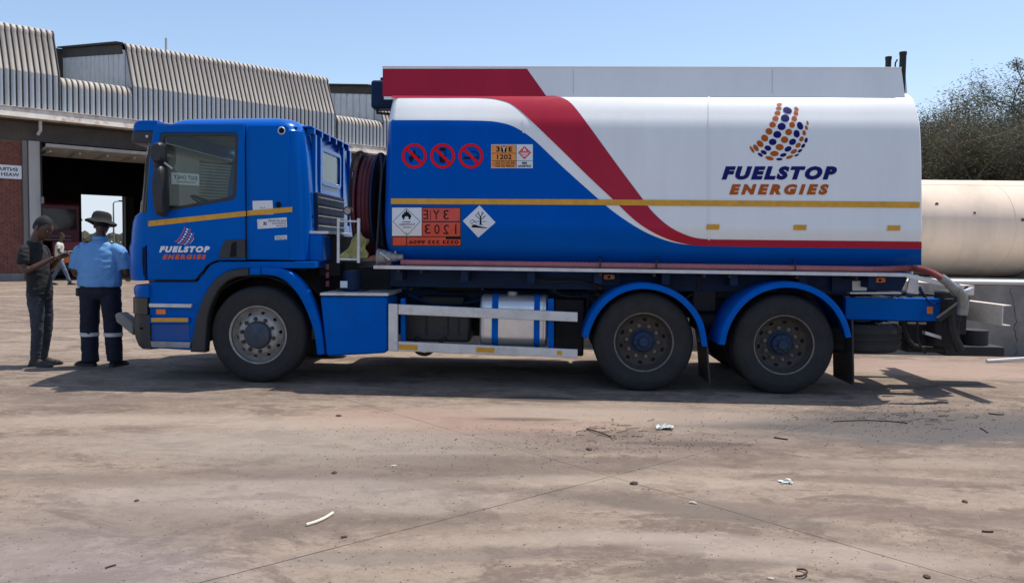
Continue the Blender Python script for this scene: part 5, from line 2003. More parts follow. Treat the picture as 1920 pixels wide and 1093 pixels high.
MB().prism([(x - 0.04, z - 0.02), (x + 0.03, z + 0.015), (x + 0.04, z + 0.01), (x, z - 0.03)], 0.0, 0.08).build('coupling_lug', M_alu, truck, smooth=0)

# ------------------------------------------------------------ cab
YS, YF = 0.06, 2.44


def plan(xf, xr, inset, z, rf=0.26, rr=0.20, n=7, bow=0.10, z_f=None):
    """rounded plan outline of the cab at height z; the front bows out, z_f gives the height at the front"""
    x0, x1, y0, y1 = xf + inset, xr - inset, YS + inset, YF - inset
    pts = []
    rf = max(0.05, rf - inset * .5)
    rr = max(0.05, rr - inset * .3)
    for (cx, cy, a0, r) in ((x1 - rr, y0 + rr, 270, rr), (x1 - rr, y1 - rr, 0, rr), (x0 + rf, y1 - rf, 90, rf), (x0 + rf, y0 + rf, 180, rf)):
        for k in range(n + 1):
            t = math.radians(a0 + 90 * k / n)
            pts.append([cx + r * math.cos(t), cy + r * math.sin(t)])
        if a0 == 90:
            for k in range(1, 8):
                u = k / 8
                pts.append([x0, y1 - rf - (y1 - y0 - 2 * rf) * u])
    out = []
    ym = (y0 + y1) / 2
    for x, y in pts:
        w_ = max(0, 1 - abs(y - ym) / ((y1 - y0) / 2)) if x < xf + rf + inset + 0.01 else 0
        xx = x - bow * (1 - (1 - w_) ** 2) * (1 if x < xf + rf + inset + .01 else 0)
        zz = z
        if z_f is not None:
            t = (xx - xf) / (xr - xf)
            zz = z_f + (z - z_f) * min(1, max(0, t / 0.45)) ** 0.7
        out.append((xx, y, zz))
    return out


def cx_at(px, py):
    return TP(px, py, YS)[0]


def cz_at(py, px=500):
    return TP(px, py, YS)[1]


zs = [487, 440, 405, 360, 320, 290, 262, 244]
xfs = [271, 268, 266, 270, 275, 279, 284, 287]
xrs = [574, 573, 572, 570, 568, 566, 563, 561]
body = MB()
rg = []
for z_, a, b_ in zip(zs, xfs, xrs):
    rg.append(plan(cx_at(a, z_), cx_at(b_, z_), 0.0, cz_at(z_)))
zt_ = cz_at(217.5)
xf_, xr_ = cx_at(290, 235), cx_at(560, 230)
DZ = 0.05
for (inset, dz) in ((0.004, -0.14), (0.016, -0.105), (0.035, -0.075), (0.062, -0.048), (0.10, -0.024), (0.15, -0.006), (0.22, 0.008), (0.35, 0.022), (0.7, 0.035), (1.0, 0.038)):
    rg.append(plan(xf_, xr_, inset, zt_ + dz, z_f=zt_ + dz - DZ * 0.7, bow=0.08))
body.rings(rg)
cab = body.build('cab_body', M_blue, T, smooth=40)
# cut the cavity and window openings


def cutter(mb):
    o = mb.build('cutter', M_trim, None, smooth=0)
    o.matrix_world = Matrix.Identity(4)
    return o


winp = Q([(304, 252), (447, 252), (442.5, 372), (308, 396)], YS)
winr = rnd_poly(winp, [0.06, 0.06, 0.06, 0.07], 5)
cuts = []
cv = MB()
pz0, pz1 = cz_at(487) + 0.05, zt_ - 0.10
xa, xb = cx_at(285, 400) + 0.04, cx_at(562, 300) - 0.06
cv.box(xa, xb, YS + 0.07, YF - 0.07, pz0, pz1)
cuts.append(cutter(cv))
cuts.append(cutter(MB().prism(winr, -0.3, 2.8)))
wz0, wz1 = cz_at(398, 280), cz_at(262, 280)
cuts.append(cutter(MB().box(cx_at(262, 400) - 0.6, xa + 0.02, YS + 0.16, YF - 0.16, wz0, wz1)))
rwp = [TX(a, b_, cx_at(569, 320)) for a, b_ in ((602, 277), (630, 291), (636, 352), (607, 346))]
y0_, y1_ = min(q[0] for q in rwp), max(q[0] for q in rwp)
z0_, z1_ = min(q[1] for q in rwp) + 0.02, max(q[1] for q in rwp) - 0.02
cuts.append(cutter(MB().box(xb - 0.05, xb + 0.5, y0_, y1_, z0_, z1_)))
for c in cuts:
    md = cab.modifiers.new('cut', 'BOOLEAN')
    md.operation = 'DIFFERENCE'
    md.object = c
    md.solver = 'EXACT'
par = cab.parent
cab.parent = None
dg = bpy.context.evaluated_depsgraph_get()
dg.update()
nm_ = bpy.data.meshes.new_from_object(cab.evaluated_get(dg))
cab.modifiers.clear()
cab.data = nm_
cab.parent = par
for c in cuts:
    bpy.data.objects.remove(c)
nm_.name = 'cab_body'
nm_.shade_smooth()
nm_.set_sharp_from_angle(angle=math.radians(35))
# keep only the first material
while len(nm_.materials) > 1:
    nm_.materials.pop(index=1)
# door (near side) with seam strip behind
doorp = Q([(291, 236), (460, 234.5), (462, 487.5), (409, 487.5), (392, 494), (368, 524.5), (279, 524.5), (277, 412), (283, 300)], YS)
door_r = rnd_poly(doorp, [0.05, 0.02, 0.01, 0.03, 0.05, 0.02, 0.03, 0.1, 0.1], 4)
ctr = Vector((sum(p[0] for p in doorp) / len(doorp), sum(p[1] for p in doorp) / len(doorp)))
seam = [tuple(ctr + (Vector(p) - ctr) * 1.0 + (Vector(p) - ctr).normalized() * 0.010) for p in door_r]
plate('door_seal', seam, [winr], 0.052, 0.062, M_black, T, 0.001)
winhole = rnd_poly([(p[0] + dx, p[1] + dz) for p, (dx, dz) in zip(winp, ((-.012, .012), (.012, .012), (.012, -.012), (-.012, -.012)))], 0.06, 5)
door = plate('door', door_r, [winhole], 0.028, 0.056, M_blue, T, 0.007)
wseal = rnd_poly([(p[0] + dx, p[1] + dz) for p, (dx, dz) in zip(winp, ((.022, -.022), (-.022, -.022), (-.022, .022), (.022, .022)))], 0.05, 5)
plate('window_seal', winhole, [wseal], 0.034, 0.060, M_blackpl, door, 0.003)
plate('window_pane', wseal, [], 0.050, 0.054, M_glass, door, 0.0)
# door crease and cab shoulder line
# press line in the upper side panel
def frame_line(pts, w_, Y, m_, nm, par):
    D = Decal().use(m_, 0)
    D.line(pts, w_)
    return D.build(nm, par, flat_map(Y))


# handle recess
hp = Q([(411.5, 484), (422, 454), (427, 450), (462, 448), (462.5, 484)], YS)
hnd = plate('door_handle', rnd_poly(hp, 0.02, 3), [], 0.014, 0.05, M_blackpl, door, 0.006)
hg = plate('handle_grip', rnd_poly(Q([(438, 456), (446, 453), (446, 481), (434, 482)], YS), 0.01, 3), [], 0.004, 0.02, M_black, door, 0.004)

# side stripe
D = Decal().use(M_yellow, 0)
D.poly([(278, 414.6), (461, 395.8), (461, 405.2), (278, 424.8)])
D.build('side_tape', door, flat_map(0.027))
D = Decal().use(M_yellow, 1)
D.poly([(463, 395.6), (548, 388), (548, 397.5), (463, 405.0)])
D.build('side_tape', T, flat_map(YS - 0.008))
# stickers
D = Decal().use(M_paper, 0)
D.poly([(473.5, 377), (511, 376), (512.5, 402), (474.5, 403.5)])
D.use(M_black, 1).poly([(488, 388.4), (489.3, 388.2), (491, 391), (489.5, 391)]).poly([(495.5, 388.4), (496.8, 388.6), (495, 391), (493.6, 391)])
D.build('number_sticker', T, flat_map(YS - 0.0045))
D = Decal().use(M_paper, 0)
D.poly([(482.2, 411.6), (537.3, 407.8), (538.2, 426), (483.2, 429.3)])
D.use(M_navy, 1)
D.text('OK', 493, 416, 500.5, 422.5, 0.04, mirror=True)
D.use(M_black, 1)
D.text('ROAD AIR TRADERS', 503, 412.2, 536, 416.2, 0.0, mirror=True)
D.text('INTERNATIONAL', 510, 417.4, 536, 420.6, 0.0, mirror=True)
D.text('TEL 024 2446', 518, 422.0, 536.6, 425, 0.0, mirror=True)
D.use(M_signred, 1)
D.ring(490, 419.6, 6.4, 6.9, 24, 1.2, 5.1)
D.build('operator_sticker', T, flat_map(YS - 0.005))
D = Decal().use(M_paper, 0)
D.poly([(515.3, 442.2), (538, 441), (538.2, 449), (515.6, 450)])
D.use(M_black, 1).text('GVM 26000', 517, 443, 536.5, 445.6, 0.0, mirror=True).text('NM 10200 KG', 517, 446.4, 536.5, 448.8, 0.0, mirror=True)
D.build('mass_sticker', T, flat_map(YS - 0.005))
# emblem and name on the door
D = Decal()
emblem(D, lambda x, y: (326.5 + (x - 409) * 38.2 / 568, 425.6 + (y - 118) * 34.2 / 537), 0.052, M_orange, M_wprint, 0)
D.build('dotted_emblem', door, flat_map(0.027))
D = Decal()
D.use(M_wprint, 0).text('FUELSTOP', 298.5, 461.6, 393.5, 473.4, bold=0.072, shear=0.26, spacing=1.30)
D.use(M_orange, 0).text('ENERGIES', 305, 477.4, 386.5, 486.2, bold=0.07, shear=0.26, spacing=1.5)
D.build('company_name', door, flat_map(0.027))
# round fittings on the rear side panel
for (px, py, r, m1, m2, nm) in ((528.3, 245.6, 0.042, M_alu, M_black, 'side_vent'), (522.5, 384, 0.032, M_bluedk, M_black, 'filler_plug')):
    X, Z = TP(px, py, YS)
    MB().lathe([(r * 0.72, -0.012), (r * 0.85, -0.016), (r, -0.010), (r * 1.02, 0.01), (r * 0.7, 0.01)], (X, YS, Z), 'y', 28, closed=True).build(nm, m1, T)
    MB().lathe([(0, -0.004), (r * 0.74, -0.004), (r * 0.74, 0.01), (0, 0.01)], (X, YS, Z), 'y', 24).build(nm, m2, T)
# vertical press line and lower swage on side panel
plate('cab_side_panel', rnd_poly(Q([(466, 236), (541, 236), (543, 486), (466, 486)], YS), 0.02, 3), [], YS - 0.004, YS + 0.012, M_blue, T, 0.0035)

# front corner panel, visor, pillar, windscreen
def corner(name, prof, yd, m_, parent=T, n=10, y0=YS - 0.03, e=1.0, Rr=0.24):
    """panel wrapping the front corner: prof = list of (px, py) of its foremost line, rear edge px given as third"""
    rings = []
    for (pf, pr, py) in prof:
        xf2, zz = TP(pf, py, y0 + 0.12)
        xr2, _ = TP(pr, py, y0)
        ring = []
        ring.append((xr2, y0 + 0.03, zz))
        ring.append((xr2, y0, zz))
        for k in range(n + 1):
            t = math.radians(90 * k / n)
            R2 = min(Rr, (xr2 - xf2) * 0.9)
            ring.append((xf2 + R2 - R2 * math.sin(t), y0 + R2 - R2 * math.cos(t), zz))
        ring.append((xf2 - 0.06, y0 + 0.9, zz))
        ring.append((xf2 - 0.06, y0 + 0.98, zz))
        ring.append((xf2 + 0.1, y0 + 0.98, zz))
        ring.append((xf2 + Rr + 0.05, y0 + 0.2, zz))
        rings.append(ring)
    return MB().rings(rings).build(name, m_, parent, smooth=45)


corner('corner_deflector', [(262, 278, 400), (251, 278, 405), (244, 278.5, 416), (241, 279, 435), (240, 279, 455), (238.5, 271, 462), (238, 271, 500), (240, 271, 518), (244, 271, 525)], 0, M_blue)
corner('corner_lower', [(252, 279, 534), (246, 279, 540), (247, 279, 550), (250, 279, 556)], 0, M_blue)
corner('headlight_unit', [(246, 276, 557), (246, 276, 587)], 0, mat('headlight_glass', (0.025, 0.028, 0.03), 0.12, spec=0.8))
corner('bumper', [(247, 281, 588), (246, 281, 610), (249, 282, 632), (258, 283, 647), (268, 283, 652)], 0, M_blackpl)
boxp('bumper_beam', M_blackpl, T, TP(252, 600, .1)[0], TP(290, 600, .1)[0], 0.9, 2.42, cz_at(650), cz_at(560))
boxp('front_panel', M_blue, T, TP(252, 460, .1)[0], TP(290, 460, .1)[0], 0.9, 2.42, cz_at(555), cz_at(402))
D = Decal().use(M_black, 0)
D.poly([(267, 466), (269.5, 462), (271.5, 468), (271.5, 518), (268.5, 516), (266.5, 490)])
D.build('panel_gap', T, flat_map(YS - 0.032))
MB().tube([(TP(262, 640, 0)[0], 0.02, TP(262, 616, 0)[1]), (TP(262, 640, 0)[0], 0.05, TP(262, 616, 0)[1])], 0.012, 8).build('bumper_hole', M_black, T)
# grey bracket sticking out of the bumper front
ga, gz = TP(224, 590, 0.35)
MB().prism([TP(223, 588, .35), TP(232, 584, .35), TP(252, 598, .35), TP(259, 605, .35), TP(258, 628, .35), TP(246, 618, .35), TP(226, 602, .35)], 0.25, 0.42).build(
    'bumper_bracket', mat('weathered_grey_bracket', (0.25, 0.235, 0.21), 0.7, var=0.2), T, bevel=0.02)

# visor
vr = []
for (pf, pr, py) in ((257, 288, 228), (251, 288, 231), (248.5, 288, 240), (248, 288, 248)):
    pass
def visor(name, prof, m_):
    rings = []
    for (pf, pr, py) in prof:
        xf2, zz = TP(pf, py, 0.25)
        xr2, _ = TP(pr, py, 0.20)
        rings.append([(xr2 + 0.03, 0.2, zz), (xf2 + 0.06, 0.2, zz), (xf2 + 0.02, 0.215, zz), (xf2, 0.25, zz), (xf2 - 0.10, 0.7, zz), (xf2 - 0.12, 1.25, zz), (xf2 - 0.10, 1.8, zz), (xf2, 2.25, zz), (xf2 + 0.06, 2.3, zz), (xr2 + 0.03, 2.3, zz)])
    return MB().rings(rings).build(name, m_, T, smooth=45, bevel=0.008)


visor('sun_visor', [(262, 289, 227), (254, 289, 229.5), (250.5, 288, 236), (249, 288, 247)], M_blue)
visor('visor_underside', [(248.5, 288, 247.3), (246.5, 288, 256), (247, 288, 267), (258, 276, 270)], M_blackpl)
X, Z = TP(275, 256, 0.19)
MB().lathe([(0, -0.006), (0.014, -0.006), (0.018, 0.004), (0, 0.004)], (X, 0.197, Z), 'y', 16).build('visor_screw', M_alu, T)
# windscreen: bowed pane and black pillar
wsr = []
for (px, py) in ((258.5, 402), (262, 370), (266, 330), (270, 290), (273, 268)):
    x, z = TP(px, py, 0.10)
    ring = []
    for (dy, dx) in ((0.07, 0.10), (0.09, 0.05), (0.13, 0.01), (0.20, -0.03), (0.5, -0.09), (0.9, -0.125), (1.25, -0.135), (1.6, -0.125), (2.0, -0.09), (2.3, -0.03), (2.4, 0.05)):
        ring.append((x + dx, dy, z))
    wsr.append(ring)
MB().rings(wsr, False, False).build('windscreen', M_glass, T, smooth=60)
pq = [TP(a, b_, 0.052) for a, b_ in ((267, 404), (281, 404), (284, 330), (294, 262), (283, 262), (274, 300))]
MB().prism(pq, 0.051, 0.085).build('pillar_trim', M_blackpl, T, smooth=0)
MB().tube([(TP(262, 402, 0.1)[0] + 0.08, 0.055, cz_at(402, 262)), (TP(269, 330, .1)[0] + 0.08, 0.055, cz_at(330, 262)), (TP(275, 270, .1)[0] + 0.08, 0.055, cz_at(270, 262))], 0.012, 8).build('windscreen_seal', M_trim, T)

# mirrors
def mirror(nm, pts, Y0, Y1, m_):
    P = [TP(a, b_, Y0) for a, b_ in pts]
    c = Vector((sum(p[0] for p in P) / len(P), sum(p[1] for p in P) / len(P)))
    P = rnd_poly(P, 0.05, 4)
    rg_ = []
    for (y, s_) in ((Y0, .80), (Y0 + 0.03, .97), (Y0 + 0.07, 1.0), (Y1 - 0.03, .98), (Y1, .9)):
        rg_.append([(c.x + (p[0] - c.x) * s_, y, c.y + (p[1] - c.y) * s_) for p in P])
    return MB().rings(rg_).build(nm, m_, T, smooth=50)


m1 = mirror('wide_mirror', [(284, 268), (297, 265), (302, 270), (303, 300), (298, 306), (281, 304), (278, 285)], -0.13, 0.01, M_blackpl)
m2 = mirror('main_mirror', [(287, 312), (297, 309), (303, 316), (306, 360), (305, 400), (298, 406), (288, 402), (282, 360), (283, 330)], -0.15, 0.01, M_blackpl)
xm, zm = TP(303, 300, -0.08)
MB().tube([(xm - 0.03, -0.08, zm), (xm, -0.03, zm - 0.02), (xm + 0.06, 0.03, zm - 0.08)], 0.012, 8).build('mirror_arm', M_alu, T)
xm, zm = TP(295, 398, -0.08)
MB().tube([(xm, -0.08, zm), (xm + 0.02, 0.04, zm - 0.02)], 0.03, 8).build('mirror_arm', M_blackpl, T)
xm, zm = TP(293, 308, -0.07)
MB().tube([(xm, -0.07, zm + 0.05), (xm, -0.07, zm - 0.05)], 0.035, 8).build('mirror_hinge', M_blackpl, T)
MB().box(TP(304, 284, -.06)[0] - 0.006, TP(304, 284, -.06)[0] - 0.002, -0.11, -0.02, cz_at(300, 290), cz_at(274, 290)).build('mirror_face', M_mglass, m1, smooth=0)

# lower cab side: body under the door, steps, wheel arch
ARX, ARZ = 0.0, RW
lowp = Q([(279, 527), (371, 527), (394, 497), (410, 490.5), (590, 490.5), (590, 503), (465, 503), (432, 509), (402, 529), (381, 562), (368, 600), (361, 657), (283, 652)], YS)
lp = MB().prism(lowp, YS, YS + 0.45)
lp.build('lower_side_panel', M_blue_low, T, smooth=0, bevel=0.006)
def strip(nm, pts, Y0, Y1, m_, bv=0.004):
    return MB().prism(Q(pts, Y0), Y0, Y1).build(nm, m_, T, smooth=0, bevel=bv)


strip('door_shadow_gap', [(279, 526.2), (370, 526.2), (368.8, 529), (279, 529)], 0.056, 0.059, M_black, 0)
strip('step_tread', [(279, 569), (359, 570), (357.5, 577), (279, 576)], 0.02, 0.058, M_alu)
D = Decal().use(M_amber, 0)
D.rect(293, 580, 310.5, 589)
D.build('side_reflector', T, flat_map(0.056))
D = Decal().use(M_yellow, 0)
D.rect(284, 596, 352.5, 603.5)
D.build('step_tape', T, flat_map(0.030))
strip('step_edge', [(281, 594.5), (355, 594.5), (355, 606), (281, 606)], 0.031, 0.058, M_blue_low)
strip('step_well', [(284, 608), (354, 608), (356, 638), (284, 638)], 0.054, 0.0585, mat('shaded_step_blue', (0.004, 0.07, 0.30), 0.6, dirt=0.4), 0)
strip('step_tread', [(282, 640), (356, 642), (355, 652.5), (284, 651)], 0.015, 0.058, mat('worn_step_metal', (0.33, 0.32, 0.30), 0.6, var=0.25, dirt=0.6))
# black flare and blue rear arch
flare = cr([(356, 660), (362, 620), (372, 578), (388, 543), (408, 519), (432, 506), (466, 502)], 6)
flin = cr([(466, 518), (440, 521), (419, 533), (404, 553), (391, 585), (386, 622), (384, 661)], 6)
plate('wheel_arch_flare', Q(flare + flin, 0.02), [], 0.02, 0.16, M_blackpl, T, 0.02)
arch = cr([(467, 502.5), (500, 501), (526, 503.5), (550, 514), (572, 538), (590, 575), (602, 620), (607, 665)], 6)
arin = cr([(594, 666), (588, 625), (576, 588), (560, 556), (540, 532), (520, 520), (500, 516.5), (467, 516.5)], 6)
plate('front_mudguard', Q(arch + arin, 0.02), [], 0.02, 0.16, M_blue_low, T, 0.022)
xj, zj = TP(489, 509, 0.02)
boxp('mudguard_joint', M_black, T, xj - 0.004, xj + 0.004, 0.017, 0.05, zj - 0.042, zj + 0.042)
# liner over the wheel
lin_ = MB()
rgs = []
for k in range(25):
    t = math.radians(-10 + 200 * k / 24)
    rgs.append([(0.62 * math.cos(t), y, RW + 0.615 * math.sin(t)) for y in (0.1, 0.62)] + [(0.635 * math.cos(t), y, RW + 0.63 * math.sin(t)) for y in (0.62, 0.1)])
lin_.rings(rgs)
lin_.build('arch_liner', M_black, T, smooth=40)
boxp('engine_block', M_dark, T, -0.9, 0.9, 0.75, 1.75, 0.55, 1.3)
boxp('cab_floor', M_dark, T, cx_at(285, 480), cx_at(560, 480), 0.3, 2.3, cz_at(487) - 0.12, cz_at(487) - 0.005)
# panel behind wheel arch under the cab (px 500-590)
# ---- inside the cab
def seat(y, x):
    g = bpy.data.objects.new('seat', None)
    COL.objects.link(g)
    g.parent = T
    g.location = (x, y, 1.45)
    MB().box(-0.25, 0.25, -0.25, 0.25, 0.0, 0.16).build('cushion', M_seat, g, bevel=0.05, seg=3)
    MB().prism([(0.16, 0.12), (0.28, 0.10), (0.40, 0.80), (0.30, 0.82)], -0.24, 0.24).build('seat_back', M_seat, g, bevel=0.04, seg=3)
    MB().prism([(0.31, 0.83), (0.40, 0.82), (0.42, 1.0), (0.34, 1.02)], -0.14, 0.14).build('head_rest', M_seat, g, bevel=0.03)


sxx = cx_at(385, 400)
seat(0.55, sxx)
seat(1.95, sxx)
dashx = cx_at(300, 400)
boxp('dashboard', M_blackpl, T, xa + 0.01, dashx + 0.22, 0.14, 2.36, pz0 + 0.4, cz_at(385, 300), bevel=0.05)
wh_ = MB().lathe([(0.20, -0.012), (0.214, 0), (0.20, 0.012), (0.188, 0)], (0, 0, 0), 'z', 32, closed=True)
wh_.box(-0.19, 0.19, -0.02, 0.02, -0.01, 0.01)
sw_ = wh_.build('steering_wheel', M_black, T)
sw_.location = (dashx + 0.32, 0.55, cz_at(378, 300))
sw_.rotation_euler = (0, math.radians(28), 0)
D = Decal().use(M_paper, 0)
D.poly([(306, 377), (311, 377), (312.5, 388), (306, 388)])
D.use(M_black, 1).rect(307.3, 379.5, 310, 383)
D.build('window_sticker', T, flat_map(0.0495))
boxp('rear_shelf', M_trim, T, xb - 0.45, xb - 0.01, 0.16, 2.34, pz0, pz0 + 0.75, bevel=0.02)
MB().prism([(xa + 0.02, pz1 - 0.02), (xb - 0.02, pz1 - 0.02), (xb - 0.02, pz1 - 0.005), (xa + 0.02, pz1 - 0.005)], 0.15, 2.35).build('headliner', M_trim, T, smooth=0)
# curtain rolls
# ---- rear face of the cab
XR = cx_at(569, 320) + 0.004


def RQ(pts, X=None):
    return [TX(a, b_, XR if X is None else X) for a, b_ in pts]


def rplate(nm, pts, x0, x1, m_, r=0.0, bv=0.004):
    P = RQ(pts, x1)
    if r: P = rnd_poly(P, r, 4)
    return MB().prism(P, x0, x1, 'x').build(nm, m_, T, smooth=30 if r else 0, bevel=bv)


rwm = MB().prism(rnd_poly([(y0_, z0_), (y1_, z0_), (y1_, z1_), (y0_, z1_)], 0.06, 4), XR - 0.012, XR - 0.006, 'x').build('rear_window', M_glass, T, smooth=0)
P = rnd_poly([(y0_ - 0.03, z0_ - 0.03), (y1_ + 0.03, z0_ - 0.03), (y1_ + 0.03, z1_ + 0.03), (y0_ - 0.03, z1_ + 0.03)], 0.08, 4)
P2_ = rnd_poly([(y0_ + 0.015, z0_ + 0.015), (y1_ - 0.015, z0_ + 0.015), (y1_ - 0.015, z1_ - 0.015), (y0_ + 0.015, z1_ - 0.015)], 0.05, 4)
n_ = len(P)
MB().rings([[(XR - 0.005, a, b_) for a, b_ in P], [(XR + 0.012, a, b_) for a, b_ in P], [(XR + 0.012, a, b_) for a, b_ in P2_], [(XR - 0.005, a, b_) for a, b_ in P2_]], True, False).build('rear_window_frame', M_blue, T)
# vertical ribs of the rear wall
for yy in (0.42, 0.62, 1.62, 1.95):
    MB().prism([(yy, cz_at(480)), (yy + 0.07, cz_at(480)), (yy + 0.07, cz_at(243)), (yy, cz_at(243))], XR - 0.03, XR + 0.018, 'x').build('rear_rib', M_blue, T, smooth=0, bevel=0.008)
# roof flange with brackets
for k in range(6):
    yy = 0.35 + k * 0.30
    MB().prism([(yy, zt_ - 0.15), (yy + 0.05, zt_ - 0.15), (yy + 0.05, zt_ - 0.087), (yy, zt_ - 0.087)], XR - 0.06, XR + 0.025, 'x').build('roof_bracket', M_blue, T, smooth=0, bevel=0.004)
boxp('roof_flange', M_blue, T, XR - 0.09, XR + 0.02, 0.30, 2.10, zt_ - 0.086, zt_ - 0.070, bevel=0.003)
# bunk vent panel with rails, dark lower area
z_a, z_b = cz_at(352), cz_at(432)
boxp('intake_grille', M_bluedk, T, XR - 0.02, XR + 0.05, 0.40, 1.55, z_b - 0.05, z_a - 0.02, bevel=0.01)
for k, py in enumerate((366, 384, 402, 421)):
    zz = cz_at(py)
    MB().tube([(XR + 0.075, 0.35, zz), (XR + 0.075, 1.5, zz)], 0.007, 8).build('grille_rail', M_cast, T)
boxp('intake_duct', M_blue, T, XR + 0.0, XR + 0.16, 0.22, 0.55, cz_at(490), cz_at(437), bevel=0.02)
MB().prism([(0.10, 0), (0.5, 0)] and [(0.22, cz_at(437)), (1.3, cz_at(437)), (1.3, cz_at(432)), (0.22, cz_at(432))], XR + 0.0, XR + 0.2, 'x').build('duct_top', M_alu, T, smooth=0, bevel=0.004)
boxp('cab_tilt_frame', M_dark, T, XR + 0.0, XR + 0.25, 0.6, 1.9, cz_at(520), cz_at(440), bevel=0.01)

# =================================================================== PEOPLE
M_skin = mat('dark_brown_skin', (0.085, 0.042, 0.027), 0.45, var=0.08, scale=14)
M_hair = mat('short_black_hair', (0.010, 0.009, 0.009), 0.85)
M_eye = mat('eye_white', (0.6, 0.58, 0.55), 0.3)
M_lip = mat('lip', (0.10, 0.038, 0.032), 0.5)


def skin_mesh(name, joints, bones, m_, parent, root, sub=2, smooth=True, wrinkle=0.0, wscale=9.0, seed=0):
    """grow one surface over a skeleton: joints {n: (x,y,z,rx,ry)}"""
    names = list(joints)
    me = bpy.data.meshes.new(name)
    me.from_pydata([joints[k][:3] for k in names], [(names.index(a), names.index(b)) for a, b in bones], [])
    o = bpy.data.objects.new(name, me)
    COL.objects.link(o)
    md = o.modifiers.new('skin', 'SKIN')
    md.use_smooth_shade = True
    sk = me.skin_vertices[0].data
    for i, k in enumerate(names):
        j = joints[k]
        sk[i].radius = (j[3], j[4] if len(j) > 4 else j[3])
        sk[i].use_root = (k == root)
    sb_ = o.modifiers.new('sub', 'SUBSURF')
    sb_.levels = sub
    sb_.render_levels = sub
    dg = bpy.context.evaluated_depsgraph_get()
    dg.update()
    nm = bpy.data.meshes.new_from_object(o.evaluated_get(dg))
    bpy.data.objects.remove(o)
    if wrinkle:
        nm.update()
        nor = [v.normal.copy() for v in nm.vertices]
        for v, n__ in zip(nm.vertices, nor):
            p = v.co
            h = noise.noise(Vector((p.x * wscale, p.y * wscale + seed, p.z * wscale * 0.8))) + 0.5 * noise.noise(Vector((p.x * wscale * 2.3 + 5, p.y * wscale * 2.3 + seed, p.z * wscale * 2.6)))
            v.co = p + n__ * h * wrinkle
    nm.materials.clear()
    nm.materials.append(m_)
    nm.shade_smooth()
    nm.name = name
    ob = bpy.data.objects.new(name, nm)
    COL.objects.link(ob)
    ob.parent = parent
    return ob


def flesh(name, chains, m_, parent, voxel=0.014, it=5, wrinkle=0.0, wscale=8.0, seed=0):
    """closed tapered limbs merged into one continuous surface; each chain: (x, y, z, fore-aft radius, side radius)"""
    mb = MB()
    for ch in chains:
        P = cr(ch, 5)
        rings = []
        n = len(P)
        for i, q in enumerate(P):
            c = Vector(q[:3])
            d_ = (Vector(P[min(n - 1, i + 1)][:3]) - Vector(P[max(0, i - 1)][:3])).normalized()
            ax_ = Vector((1, 0, 0)) if abs(d_.x) < 0.8 else Vector((0, 0, 1))
            aa = (ax_ - d_ * ax_.dot(d_)).normalized()
            bb = d_.cross(aa)
            f = 1.0
            rings.append([c + aa * math.cos(t) * q[3] * f + bb * math.sin(t) * q[4] * f for t in [2 * PI * k / 20 for k in range(20)]])
        mb.rings(rings)
    o = mb.build(name, m_, None, smooth=0)
    rm = o.modifiers.new('r', 'REMESH')
    rm.mode = 'VOXEL'
    rm.voxel_size = voxel
    sm2 = o.modifiers.new('s', 'SMOOTH')
    sm2.factor = 0.5
    sm2.iterations = it
    dg = bpy.context.evaluated_depsgraph_get()
    dg.update()
    nm = bpy.data.meshes.new_from_object(o.evaluated_get(dg))
    bpy.data.objects.remove(o)
    if wrinkle:
        nor = [v.normal.copy() for v in nm.vertices]
        for v, n__ in zip(nm.vertices, nor):
            p = v.co
            h = noise.noise(Vector((p.x * wscale, p.y * wscale + seed, p.z * wscale * 0.9))) + 0.6 * noise.noise(Vector((p.x * wscale * 1.6 + 5, p.y * wscale * 1.6 + seed, p.z * wscale * 3.2))) \
                - 0.8 * abs(noise.noise(Vector((p.x * wscale + 9, p.y * wscale + p.z * wscale * 1.2 + seed, p.z * wscale * 1.6))))
            v.co = p + n__ * h * wrinkle
    nm.materials.clear()
    nm.materials.append(m_)
    nm.shade_smooth()
    nm.name = name
    ob = bpy.data.objects.new(name, nm)
    COL.objects.link(ob)
    ob.parent = parent
    return ob


